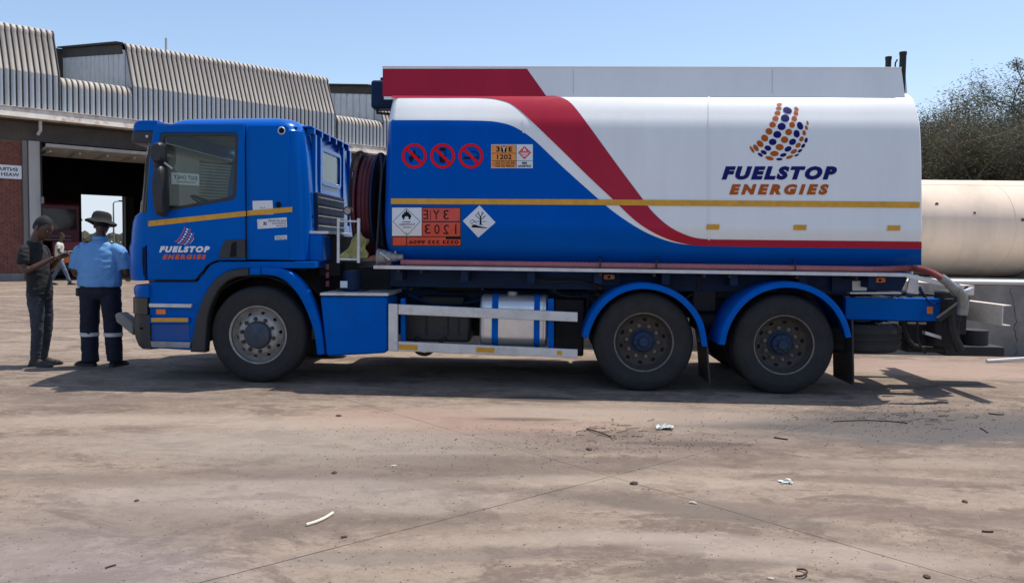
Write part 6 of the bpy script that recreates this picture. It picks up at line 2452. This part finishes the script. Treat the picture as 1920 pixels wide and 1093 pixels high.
def head_mesh(parent, c, yaw, pitch, s=1.0, m_=None, hair=True):
    """a head with brow, nose, lips, ears; faces +x before turning"""
    mb = MB()
    rings = []
    N, K = 28, 22
    for k in range(K + 1):
        v = PI * k / K
        ring = []
        for i in range(N):
            u = 2 * PI * i / N
            x, y, z = math.sin(v) * math.cos(u), math.sin(v) * math.sin(u), math.cos(v)
            X, Y, Z = x * 0.098, y * 0.076, z * 0.120
            if z < 0:      # jaw narrows and juts
                f = 1 + z * 0.25
                Y *= f
                X = X * (1 + z * 0.12) + 0.016 * (-z)
            if x < -0.2: Z += 0.006
            front = max(0, x)
            # brow, eye sockets, nose, lips, chin
            X += 0.007 * front * math.exp(-((z - 0.20) / 0.10) ** 2)
            for sy in (-1, 1):
                X -= 0.012 * math.exp(-((z - 0.02) / 0.11) ** 2 - ((y - sy * 0.36) / 0.17) ** 2) * (x > 0)
            X += 0.024 * math.exp(-((z + 0.22) / 0.13) ** 2 - (y / 0.15) ** 2) * (x > 0)
            X += 0.011 * math.exp(-((z + 0.02) / 0.18) ** 2 - (y / 0.10) ** 2) * (x > 0)
            X += 0.011 * math.exp(-((z + 0.55) / 0.09) ** 2 - (y / 0.28) ** 2) * (x > 0)
            X += 0.007 * math.exp(-((z + 0.82) / 0.12) ** 2 - (y / 0.25) ** 2) * (x > 0)
            ring.append((X * s, Y * s, Z * s))
        rings.append(ring)
    mb.rings(rings)
    R3 = Matrix.Rotation(yaw, 4, 'Z') @ Matrix.Rotation(pitch, 4, 'Y')
    o = mb.build('head', m_ or M_skin, parent, smooth=80)
    o.matrix_local = Matrix.Translation(c) @ R3

    def ch(mb2, nm, mm):
        q = mb2.build(nm, mm, o, smooth=80)
        return q
    for sy in (-1, 1):
        e = MB()
        e.rings([[((-0.004 + 0.020 * math.cos(t)) * s, sy * (0.071 + dy) * s, (-0.004 + 0.031 * math.sin(t)) * s) for t in [2 * PI * k / 12 for k in range(12)]] for dy in (0, 0.008, 0.011)])
        ch(e, 'ear', m_ or M_skin)
        e = MB().lathe([(0, -0.007), (0.006, -0.005), (0.0085, 0), (0.006, 0.005), (0, 0.007)], (0.083 * s, sy * 0.029 * s, 0.004 * s), 'y', 10)
        ch(e, 'eye', M_eye)
        e = MB().lathe([(0, -0.004), (0.005, 0), (0, 0.004)], (0.0885 * s, sy * 0.029 * s, 0.004 * s), 'y', 8)
        ch(e, 'pupil', M_black)
    for dz, r in ((0.0, 0.0055), (-0.009, 0.006)):
        ch(MB().tube([(0.094 * s, -0.022 * s, (-0.063 + dz) * s), (0.103 * s, 0, (-0.062 + dz) * s), (0.094 * s, 0.022 * s, (-0.063 + dz) * s)], [0.003, r, 0.003], 8), 'lips', M_lip)
    if hair:
        hm = MB()
        rr = []
        for k in range(12):
            v = PI * 0.56 * k / 11
            ring = []
            for i in range(N):
                u = 2 * PI * i / N
                vv = v
                x = math.cos(u)
                lim = PI * (0.60 if x < -0.1 else (0.60 - 0.30 * min(1, (x + 0.1) / 0.7)))
                vv = lim * k / 11
                X, Y, Z = math.sin(vv) * math.cos(u) * 0.0995, math.sin(vv) * math.sin(u) * 0.0775, math.cos(vv) * 0.1215
                if X < 0: Z += 0.005
                ring.append((X * s, Y * s, Z * s))
            rr.append(ring)
        hm.rings(rr, True, True)
        ch(hm, 'hair', M_hair)
    return o


def hand(parent, wrist, direction, palm_up, m_, s=1.0, curl=0.5, thumb_side=1):
    """palm plus five tapered, bent fingers, as one continuous mesh"""
    d = Vector(direction).normalized()
    n_ = Vector(palm_up).normalized()
    sd_ = d.cross(n_).normalized()
    n_ = sd_.cross(d).normalized()
    w = Vector(wrist)
    J = {'w': (*w, .026 * s, .020 * s), 'p': (*(w + d * .045 * s), .033 * s, .017 * s)}
    B = [('w', 'p')]
    J['p2'] = (*(w + d * .085 * s), .036 * s, .014 * s)
    B.append(('p', 'p2'))
    ob = skin_mesh('hand', J, B, m_, parent, 'w', 1)
    mb = MB()
    for k, (off, L) in enumerate(((-.029, .068), (-.010, .078), (.010, .073), (.029, .058))):
        base = w + d * .078 * s + sd_ * off * s * thumb_side
        p = [base]
        a = 0
        for q in range(3):
            a += curl * (0.45 + 0.3 * q)
            dd = d * math.cos(a) + n_ * math.sin(a)
            p.append(p[-1] + dd * L * s * (0.45, 0.32, 0.25)[q])
        mb.tube(p, [.0095 * s, .009 * s, .008 * s, .0055 * s], 8)
    base = w + d * .028 * s - sd_ * .026 * s * thumb_side
    p = [base, base + (d * .6 - sd_ * thumb_side * .7 + n_ * .3).normalized() * .035 * s]
    p.append(p[-1] + (d * .8 - sd_ * thumb_side * .2 + n_ * .5).normalized() * .030 * s)
    p.append(p[-1] + (d * .9 + n_ * .4).normalized() * .022 * s)
    mb.tube(p, [.014 * s, .012 * s, .010 * s, .007 * s], 8)
    # weld fingers into the palm mesh
    me = ob.data
    b = bmesh.new()
    b.from_mesh(me)
    vv = [b.verts.new(v) for v in mb.v]
    for f in mb.f:
        try: b.faces.new([vv[i] for i in f])
        except ValueError: pass
    bmesh.ops.recalc_face_normals(b, faces=b.faces)
    b.to_mesh(me)
    b.free()
    me.shade_smooth()
    return ob


def shoe(parent, ankle, d, m_, L=0.29, boot=True):
    d = Vector((d[0], d[1], 0)).normalized()
    s_ = Vector((-d.y, d.x, 0))
    a = Vector((ankle[0], ankle[1], 0))
    rings = []
    for (t, w_, h) in ((-0.075, .026, .055), (-0.065, .036, .085), (-0.02, .040, .105), (0.04, .040, .095), (0.09, .044, .072), (0.14, .048, .058), (0.18, .044, .047), (0.205, .030, .036), (0.215, .014, .026)):
        c = a + d * t * (L / 0.29)
        ring = []
        for k in range(14):
            u = 2 * PI * k / 14
            zz = h / 2 + h / 2 * math.sin(u)
            ww = w_ * (abs(math.cos(u)) ** 0.6) * (1 if math.cos(u) > 0 else -1) * (1.0 if math.sin(u) < 0.3 else 0.75)
            q = c + s_ * ww
            ring.append((q.x, q.y, max(0.004, zz)))
        rings.append(ring)
    o = MB().rings(rings).build('shoe', m_, parent, smooth=60)
    so2 = []
    for (t, w_) in ((-0.083, .030), (-0.05, .044), (0.0, .043), (0.05, .042), (0.11, .051), (0.16, .052), (0.20, .040), (0.222, .018)):
        c = a + d * t * (L / 0.29)
        so2.append((c, w_))
    pl = [c + s_ * w_ for c, w_ in so2] + [c - s_ * w_ for c, w_ in so2[::-1]]
    MB().prism([(q.x, q.y) for q in pl], 0.002, 0.026, 'z').build('sole', M_blackpl, o, smooth=0, bevel=0.003)
    if boot:
        MB().tube([(a.x, a.y, 0.06), (a.x, a.y, 0.15)], [0.046, 0.050], 14).build('boot_shaft', m_, o)
    return o


# ---- man in the dark T-shirt, side on, looking down at a phone (faces +x)
g1 = ground(76, 685)
M_tee = mat('black_tshirt_cloth', (0.012, 0.012, 0.014), 0.85, var=0.25, scale=12)
M_jean = mat('dark_grey_jeans', (0.035, 0.039, 0.050), 0.85, var=0.4, scale=9)
M_boot = mat('dark_work_boot', (0.035, 0.030, 0.027), 0.7, var=0.2)
p1 = thing('person', 'man in black T-shirt and dark jeans looking down at the phone he holds', 'person', (g1.x, g1.y, 0), math.radians(-6), 'people in the yard')
flesh('body', [[(-.01, 0, .90, .09, .12), (-.02, 0, 1.15, .09, .13), (-.05, 0, 1.36, .075, .14), (-.045, 0, 1.46, .066, .080), (-.025, 0, 1.52, .066, .060), (.005, 0, 1.575, .066, .058), (.025, 0, 1.63, .055, .055)],
               [(-.05, .155, 1.38, .045, .045), (-.045, .19, 1.25, .045, .042), (-.03, .20, 1.155, .042, .040), (.03, .185, 1.165, .042, .04), (.13, .12, 1.225, .036, .034), (.235, .05, 1.29, .025, .028)],
               [(-.05, -.155, 1.38, .045, .045), (-.05, -.195, 1.25, .045, .042), (-.035, -.205, 1.15, .042, .040), (.03, -.19, 1.16, .042, .04), (.13, -.12, 1.225, .036, .034), (.225, -.05, 1.295, .025, .028)],
               [(0, .08, .88, .07, .07), (.01, .09, .5, .05, .05), (-.03, .09, .08, .038, .038)], [(0, -.08, .88, .07, .07), (.01, -.09, .5, .05, .05), (0.01, -.09, .08, .038, .038)]], M_skin, p1, 0.012, 3)
flesh('t_shirt', [[(.005, 0, .80, .125, .165), (.01, 0, .90, .130, .165), (.0, 0, 1.03, .125, .155), (-.02, 0, 1.18, .125, .16), (-.04, 0, 1.30, .118, .17), (-.055, 0, 1.39, .10, .16), (-.05, 0, 1.450, .084, .115), (-.04, 0, 1.485, .070, .080)],
                  [(-.055, .10, 1.40, .07, .065), (-.055, .165, 1.37, .072, .066), (-.05, .195, 1.28, .070, .062), (-.045, .205, 1.215, .070, .062)],
                  [(-.055, -.10, 1.40, .07, .065), (-.055, -.165, 1.37, .072, .066), (-.05, -.20, 1.28, .070, .062), (-.045, -.21, 1.215, .070, .062)]], M_tee, p1, 0.011, 4, 0.009, 10, 1)
flesh('jeans', [[(.0, 0, .98, .11, .145), (.0, 0, .84, .118, .15), (.0, 0, .78, .09, .12)], [(.0, .075, .88, .105, .085), (.01, .085, .70, .092, .082), (.02, .095, .48, .070, .066), (-.005, .095, .30, .066, .060), (-.03, .095, .12, .058, .054), (-.03, .095, .085, .060, .056)],
                [(.0, -.075, .88, .105, .085), (.02, -.085, .70, .092, .082), (.035, -.095, .48, .070, .066), (.02, -.095, .30, .066, .060), (.005, -.095, .12, .058, .054), (.005, -.095, .085, .060, .056)]], M_jean, p1, 0.011, 4, 0.007, 12, 3)
shoe(p1, (-0.035, .10), (1, 0.25), M_boot)
shoe(p1, (0.01, -.10), (1, -0.05), M_boot)
head_mesh(p1, (0.060, 0, 1.645), math.radians(-6), math.radians(25), 1.20)
hand(p1, (0.215, -.052, 1.290), (0.95, 0.15, 0.20), (0, 0.1, 1), M_skin, 1.0, 0.55, 1)
hand(p1, (0.225, .052, 1.285), (0.95, -0.20, 0.20), (0, -0.1, 1), M_skin, 1.0, 0.55, -1)
ph = thing('phone', 'smartphone held in both hands by the man in the black T-shirt', 'phone', p1.matrix_basis @ Vector((0.34, 0.0, 1.35)), math.radians(-6))
pc = MB().box(-0.075, 0.075, -0.037, 0.037, -0.005, 0.005).build('case', mat('pale_phone_case', (0.35, 0.33, 0.32), 0.4), ph, bevel=0.003)
pc.rotation_euler = (0, math.radians(-20), 0)
ps = MB().box(-0.068, 0.068, -0.033, 0.033, 0.0052, 0.0062).build('screen', M_lens, ph)
ps.rotation_euler = (0, math.radians(-20), 0)

# ---- man in the pale blue shirt, seen from behind (faces +y, away); here x is side, y fore-aft
g2 = ground(190, 686)
M_shirt = mat('pale_blue_shirt_cloth', (0.13, 0.34, 0.66), 0.7, var=0.08, scale=10)
M_navytr = mat('navy_work_trousers', (0.007, 0.010, 0.026), 0.85, var=0.3, scale=10)
M_hat = mat('black_hat_felt', (0.009, 0.009, 0.010), 0.9, var=0.2, scale=30)
M_refl = mat('grey_reflective_band', (0.55, 0.56, 0.57), 0.4)
p2 = thing('person', 'man in pale blue shirt, navy trousers and black brimmed hat seen from behind', 'person', (g2.x, g2.y, 0), math.radians(4), 'people in the yard')
flesh('body', [[(0, 0, .95, .17, .12), (0, 0, 1.2, .17, .12), (0, 0, 1.42, .13, .09), (0, .015, 1.50, .065, .06), (0, .03, 1.57, .060, .058), (0, .05, 1.64, .055, .055)],
               [(-.21, 0, 1.40, .06, .06), (-.265, .0, 1.26, .062, .058), (-.285, .02, 1.14, .055, .052), (-.275, .08, 1.11, .05, .05), (-.24, .18, 1.16, .044, .042), (-.19, .28, 1.22, .030, .028)],
               [(.21, 0, 1.40, .06, .06), (.27, .0, 1.26, .062, .058), (.295, .02, 1.13, .055, .052), (.285, .08, 1.08, .05, .05), (.26, .17, 1.05, .044, .042), (.23, .27, 1.06, .030, .028)],
               [(-.10, 0, .9, .09, .09), (-.115, 0, .5, .06, .06), (-.12, 0, .08, .045, .045)], [(.10, 0, .9, .09, .09), (.12, 0, .5, .06, .06), (.155, -.02, .08, .045, .045)]], M_skin, p2, 0.013, 3)
flesh('shirt', [[(0, -.01, .955, .250, .165), (0, -.01, 1.02, .255, .168), (0, -.01, 1.14, .252, .162), (0, -.01, 1.26, .25, .150), (0, -.005, 1.36, .235, .130), (0, .0, 1.43, .185, .108), (0, .01, 1.475, .12, .085), (0, .02, 1.51, .078, .072)],
                [(-.14, 0, 1.425, .075, .075), (-.215, 0, 1.375, .088, .085), (-.262, .005, 1.27, .088, .084), (-.285, .015, 1.165, .088, .084)],
                [(.14, 0, 1.425, .075, .075), (.215, 0, 1.375, .088, .085), (.265, .005, 1.27, .088, .084), (.292, .015, 1.165, .088, .084)]], M_shirt, p2, 0.012, 5, 0.009, 8, 8)
MB().lathe([(0.074, 0.0), (0.084, -0.01), (0.090, -0.040), (0.080, -0.042), (0.068, 0.0)], (0, 0.02, 1.555), 'z', 24, closed=True).build('collar', M_shirt, p2)
flesh('trousers', [[(0, 0, 1.04, .215, .14), (0, 0, .94, .232, .152), (0, 0, .86, .225, .15), (0, 0, .80, .16, .11)],
                   [(-.12, 0, .90, .12, .13), (-.125, 0, .72, .115, .12), (-.130, 0, .50, .106, .108), (-.130, .0, .28, .098, .100), (-.125, .0, .10, .096, .098), (-.125, 0, .05, .098, .10)],
                   [(.12, 0, .90, .12, .13), (.128, 0, .72, .115, .12), (.140, 0, .50, .104, .106), (.152, -.01, .28, .096, .098), (.168, -.02, .12, .092, .096), (.17, -.02, .07, .092, .096)]], M_navytr, p2, 0.012, 4, 0.007, 10, 5)
for (x, y) in ((-.130, 0), (.147, -.006)):
    MB().lathe([(0.101, 0.022), (0.1065, 0.022), (0.1065, -0.022), (0.101, -0.022)], (x, y, 0.385), 'z', 28, closed=True).build('reflective_band', M_refl, p2)
shoe(p2, (-.13, 0.0), (-0.75, 0.3), M_hat, boot=False)
shoe(p2, (.175, -0.03), (0.25, 0.9), M_hat, boot=False)
h2 = head_mesh(p2, (0.0, 0.065, 1.685), math.radians(95), math.radians(14), 1.05)
hand(p2, (-.185, .285, 1.225), (.5, 0.7, 0.3), (0.2, -0.1, 1), M_skin, 1.0, 0.6, 1)
hand(p2, (.228, .275, 1.06), (-.3, 0.9, 0.1), (-0.2, -0.1, 1), M_skin, 1.0, 0.6, -1)
# brimmed hat
hb = MB()
rings = []
for (r, z, dr) in ((0.105, -0.005, 0), (0.150, -0.030, 1), (0.168, -0.040, 1), (0.169, -0.034, 1), (0.150, -0.022, 1), (0.108, 0.010, 0), (0.104, 0.05, 0), (0.094, 0.085, 0), (0.07, 0.103, 0), (0.04, 0.100, 0), (0.0, 0.095, 0)):
    ring = []
    for k in range(32):
        t = 2 * PI * k / 32
        wv = 0.012 * math.sin(2 * t + 0.7) * dr + 0.006 * math.sin(5 * t) * dr
        ring.append((1.04 * r * math.cos(t), r * 1.12 * math.sin(t), z + wv))
    rings.append(ring)
ho = hb.rings(rings).build('hat', M_hat, p2, smooth=50)
ho.location = (0.0, 0.055, 1.745)
ho.rotation_euler = (math.radians(-10), math.radians(6), 0)
boxp('belt_pouch', M_blackpl, p2, -.265, -.225, -.06, .04, .84, .94, bevel=0.012)

# ---- walker in the pale shirt, mid stride, far behind (walks towards +x)
g3 = ground(112, 534)
M_pale = mat('pale_khaki_shirt', (0.55, 0.54, 0.45), 0.8, var=0.08, scale=6)
M_bjean = mat('blue_grey_jeans', (0.10, 0.13, 0.18), 0.85, var=0.2)
p3 = thing('person', 'distant man in pale shirt and blue jeans striding past the warehouse bay', 'person', (g3.x, g3.y, 0), math.radians(15), 'people in the yard')
flesh('body', [[(0, 0, .92, .1, .12), (.01, 0, 1.2, .1, .13), (.02, 0, 1.41, .08, .14), (.04, 0, 1.48, .06, .06), (.06, 0, 1.56, .052, .05), (.07, 0, 1.62, .05, .05)],
               [(.02, .17, 1.40, .05, .05), (.07, .20, 1.17, .045, .045), (.16, .19, 1.10, .04, .04), (.27, .17, 1.05, .028, .028)], [(.02, -.17, 1.40, .05, .05), (.04, -.22, 1.17, .045, .045), (.12, -.21, 1.08, .04, .04), (.20, -.20, 1.02, .028, .028)],
               [(0, .09, .9, .07, .07), (-.1, .09, .5, .05, .05), (-.3, .09, .14, .04, .04)], [(0, -.09, .9, .07, .07), (.18, -.09, .52, .05, .05), (.34, -.09, .10, .04, .04)]], M_skin, p3, 0.016, 3)
flesh('shirt', [[(0, 0, .86, .14, .17), (0, 0, 1.0, .135, .165), (.0, 0, 1.2, .135, .17), (.015, 0, 1.36, .12, .17), (.02, 0, 1.43, .085, .11), (.03, 0, 1.48, .065, .07)], [(.015, .1, 1.41, .07, .07), (.02, .175, 1.37, .075, .07), (.05, .21, 1.22, .07, .07)],
                [(.015, -.1, 1.41, .07, .07), (.02, -.175, 1.37, .075, .07), (.035, -.22, 1.22, .07, .07)]], M_pale, p3, 0.016, 4, 0.012, 8)
flesh('jeans', [[(0, 0, 1.0, .12, .15), (0, 0, .86, .12, .155), (0, 0, .8, .09, .12)], [(-.01, .08, .88, .1, .09), (-.06, .09, .68, .088, .085), (-.10, .095, .50, .072, .07), (-.28, .09, .16, .06, .06)],
                [(.01, -.08, .88, .1, .09), (.10, -.09, .70, .088, .085), (.18, -.095, .52, .072, .07), (.325, -.09, .12, .06, .06)]], M_bjean, p3, 0.016, 3, 0.01)
shoe(p3, (-0.30, .09), (1, 0), M_boot)
shoe(p3, (0.34, -.09), (1, 0), M_boot)
head_mesh(p3, (0.075, 0, 1.665), 0, math.radians(14))
hand(p3, (0.26, .17, 1.055), (0.8, 0, -0.3), (0, -1, 0.3), M_skin, 1.0, 0.5, 1)
hand(p3, (0.19, -.20, 1.025), (0.8, 0, -0.3), (0, 1, 0.3), M_skin, 1.0, 0.5, -1)

# =================================================================== LITTER ON THE YARD
M_twig = mat('dry_twig', (0.06, 0.042, 0.03), 0.9, var=0.2)
M_ivory = mat('ivory_cable', (0.72, 0.68, 0.52), 0.5, var=0.05)
M_scrap = mat('white_scrap_paper', (0.66, 0.69, 0.66), 0.7, var=0.12, scale=40)
M_stone = mat('dark_chip', (0.06, 0.045, 0.036), 0.9, var=0.3)
M_pale_st = mat('pale_chip', (0.42, 0.38, 0.32), 0.9, var=0.2)


def strand(name, label, cat, pts, r, m_, h=0.0, grp=None, n=8):
    G = [ground(a, b) for a, b in pts]
    c = G[0]
    P = [(g.x - c.x, g.y - c.y, r + h * math.sin(PI * i / (len(G) - 1))) for i, g in enumerate(G)]
    P = cr(P, 4)
    o = MB().tube(P, r, n).build(name, m_, None)
    o.location = (c.x, c.y, 0.001)
    return tag(o, label, cat, grp)


strand('cable_offcut', 'curved ivory cable offcut lying on the concrete in the left foreground', 'cable', [(574, 986.5), (592, 981), (610, 973), (624, 964)], 0.0085, M_ivory)
strand('wire_hook', 'small bent dark wire hook near the bottom edge of the yard', 'wire', [(1491, 1082), (1503, 1084), (1513, 1079), (1508, 1072), (1494, 1069)], 0.005, M_twig, 0.01)
strand('twig', 'straight dark twig on the ground in the lower left foreground', 'twig', [(198, 1066), (206, 1063), (217, 1060)], 0.004, M_twig)
strand('twig', 'long thin twig lying in the dark oily patch behind the rear wheels', 'twig', [(1562, 791), (1610, 789), (1660, 790), (1702, 794)], 0.005, M_twig)
strand('twig', 'short slanting twig beyond the right end of the oily patch', 'twig', [(1838, 803), (1845, 807), (1852, 812)], 0.005, M_twig)
strand('twig', 'forked dark twig in front of the middle wheel beside the paper scrap', 'twig', [(1100, 805), (1112, 810), (1128, 815), (1145, 820)], 0.006, M_twig, 0.01)
strand('twig', 'short thick twig to the right of the forked one in front of the rear wheels', 'twig', [(1451, 821), (1463, 823), (1477, 825)], 0.0055, M_twig)
strand('twig', 'small dark twig near the right edge in the foreground', 'twig', [(1841, 997), (1852, 998), (1862, 998)], 0.005, M_twig)
strand('twig', 'brown twig by the drag marks behind the truck at far right', 'twig', [(1853, 776), (1870, 778), (1882, 778)], 0.006, M_twig)


def scrap(label, px, py, w_, seed):
    r = random.Random(seed)
    b = bmesh.new()
    N = 7
    V = []
    for j in range(N):
        for i in range(N):
            V.append(b.verts.new(((i / (N - 1) - .5) * w_ + r.uniform(-.012, .012), (j / (N - 1) - .5) * w_ * 0.8 + r.uniform(-.012, .012), 0.006 + r.random() ** 1.5 * w_ * 0.33 * (1 - abs(i / (N - 1) - .5)))))
    for j in range(N - 1):
        for i in range(N - 1):
            a = j * N + i
            if r.random() < 0.12: continue
            b.faces.new((V[a], V[a + 1], V[a + N + 1], V[a + N]))
    me = bpy.data.meshes.new('scrap')
    b.to_mesh(me)
    b.free()
    me.materials.append(M_scrap)
    o = bpy.data.objects.new('paper_scrap', me)
    COL.objects.link(o)
    g = ground(px, py)
    o.location = (g.x, g.y, 0.001)
    tag(o, label, 'litter', 'scraps of white paper')


scrap('larger crumpled white paper scrap on the ground in front of the rear wheels', 1246, 804, 0.13, 3)
scrap('smaller white paper scrap lying in the middle of the right foreground', 1473, 905, 0.075, 9)


def chip(label, px, py, s_, seed, m_=None, flat=0.5):
    r = random.Random(seed)
    b = bmesh.new()
    bmesh.ops.create_icosphere(b, subdivisions=2, radius=s_)
    for v in b.verts:
        h = 1 + 0.35 * noise.noise(v.co / s_ * 1.6 + Vector((seed, 0, 0)))
        v.co = Vector((v.co.x * h * 1.4, v.co.y * h, max(-s_ * flat * .5, v.co.z * h * flat)))
    me = bpy.data.meshes.new('stone')
    b.to_mesh(me)
    b.free()
    me.materials.append(m_ or M_stone)
    o = bpy.data.objects.new('stone', me)
    COL.objects.link(o)
    g = ground(px, py)
    o.location = (g.x, g.y, s_ * flat * 0.5)
    o.rotation_euler = (0, 0, r.uniform(0, 6))
    tag(o, label, 'stone', 'loose stones on the yard')


for a in (('flat dark stone right of the pale worn slab in the centre foreground', 1189, 907, 0.022, 1, None),
          ('small pale chip with a dark side, right of the flat dark stone', 1299, 943, 0.017, 2, M_pale_st),
          ('dark stone at the lower right edge of the photo', 1738, 1082, 0.016, 3, None),
          ('small dark stone in the right foreground below the reddish streak', 1809, 941, 0.017, 4, None),
          ('dark chip below the ivory cable offcut', 645, 1007, 0.013, 5, None),
          ('dark stone in the dirt between paper scrap and front wheel', 627, 887, 0.018, 6, None),
          ('black stone beside the gritty patch left of the large paper scrap', 1104, 843, 0.02, 7, None),
          ('small dark stone in the left middle of the yard', 256, 939, 0.013, 8, None),
          ('lone dark stone in front of the front wheel', 635, 780, 0.020, 9, None),
          ('pale stone chip among the grit in the middle of the yard', 738, 874, 0.016, 10, M_pale_st),
          ('dark stone left of the bent wire near the bottom edge', 1445, 1085, 0.012, 11, M_pale_st)):
    chip(*a)

# scattered grit nobody could count
gr = random.Random(21)
gv, gf = [], []


def grit(px, py, s_):
    g = ground(px, py)
    o = len(gv)
    a = gr.uniform(0, 6)
    e = gr.uniform(0.5, 1.8)
    for k in range(4):
        t = a + k * PI / 2
        gv.append((g.x + s_ * e * math.cos(t) if k % 2 else g.x + s_ * math.cos(t), g.y + s_ * math.sin(t) * (1 / e), 0.0005))
    gv.append((g.x, g.y, s_ * gr.uniform(0.4, 1.0)))
    for k in range(4):
        gf.append((o + k, o + (k + 1) % 4, o + 4))


for _ in range(900):
    grit(gr.gauss(860, 200), abs(gr.gauss(0, 55)) + 790 + gr.random() * 20, gr.uniform(0.002, 0.0065))
for _ in range(500):
    grit(gr.gauss(1180, 120), gr.gauss(825, 18), gr.uniform(0.003, 0.009))
for _ in range(900):
    grit(gr.gauss(1680, 150), gr.gauss(785, 20), gr.uniform(0.003, 0.009))
for _ in range(2200):
    grit(gr.uniform(-50, 1970), gr.uniform(760, 1120), gr.uniform(0.0015, 0.005))
gm = bpy.data.meshes.new('grit')
gm.from_pydata(gv, [], gf)
gm.materials.append(M_stone)
go = bpy.data.objects.new('loose_grit', gm)
COL.objects.link(go)
go['kind'] = 'stuff'
go['label'] = 'dark grit and crumbs scattered over the concrete'
for k in range(26):
    pass
# fine twig debris in the oily patch
tbm = MB()
for k in range(70):
    px, py = gr.gauss(1700, 95), gr.gauss(778, 13)
    if k > 50: px, py = gr.gauss(1130, 40), gr.gauss(812, 10)
    g = ground(px, py)
    a = gr.gauss(0, 0.6)
    L = gr.uniform(0.03, 0.14)
    tbm.tube([(g.x, g.y, 0.004), (g.x + L * .5 * math.cos(a), g.y + L * .5 * math.sin(a), 0.012), (g.x + L * math.cos(a + .4), g.y + L * math.sin(a + .4), 0.005)], 0.0024, 4)
to = tbm.build('twig_debris', M_twig, None, smooth=0)
to['kind'] = 'stuff'
to['label'] = 'small broken twigs strewn over the dirty ground'

# distant scrub beyond the yard
fm = MB()
fr_ = random.Random(2)
fv, ff = [], []
for k in range(9000):
    px = fr_.uniform(-900, 2600)
    yy = 120 + fr_.uniform(-6, 6)
    d = ray(960, 470)
    x = (px - 960) / F * yy
    H = 2.6 + 1.4 * noise.noise(Vector((x * 0.12, 1, 0))) + 0.9 * noise.noise(Vector((x * 0.5, 4, 0)))
    z = fr_.random() ** 0.7 * H
    s_ = fr_.uniform(0.25, 0.7)
    a, b_ = fr_.uniform(0, 6), fr_.uniform(-1, 1)
    o = len(fv)
    for q in range(4):
        t = a + q * PI / 2
        fv.append((x + s_ * math.cos(t), yy + s_ * 0.5 * math.sin(t + b_), max(0, z + s_ * 0.7 * math.sin(t))))
    ff.append((o, o + 1, o + 2, o + 3))
fm_ = bpy.data.meshes.new('scrub')
fm_.from_pydata(fv, [], ff)
fm_.materials.append(M_leaf)
fo = bpy.data.objects.new('distant_scrub', fm_)
COL.objects.link(fo)
fo['kind'] = 'stuff'
fo['label'] = 'low line of distant scrub on the horizon'
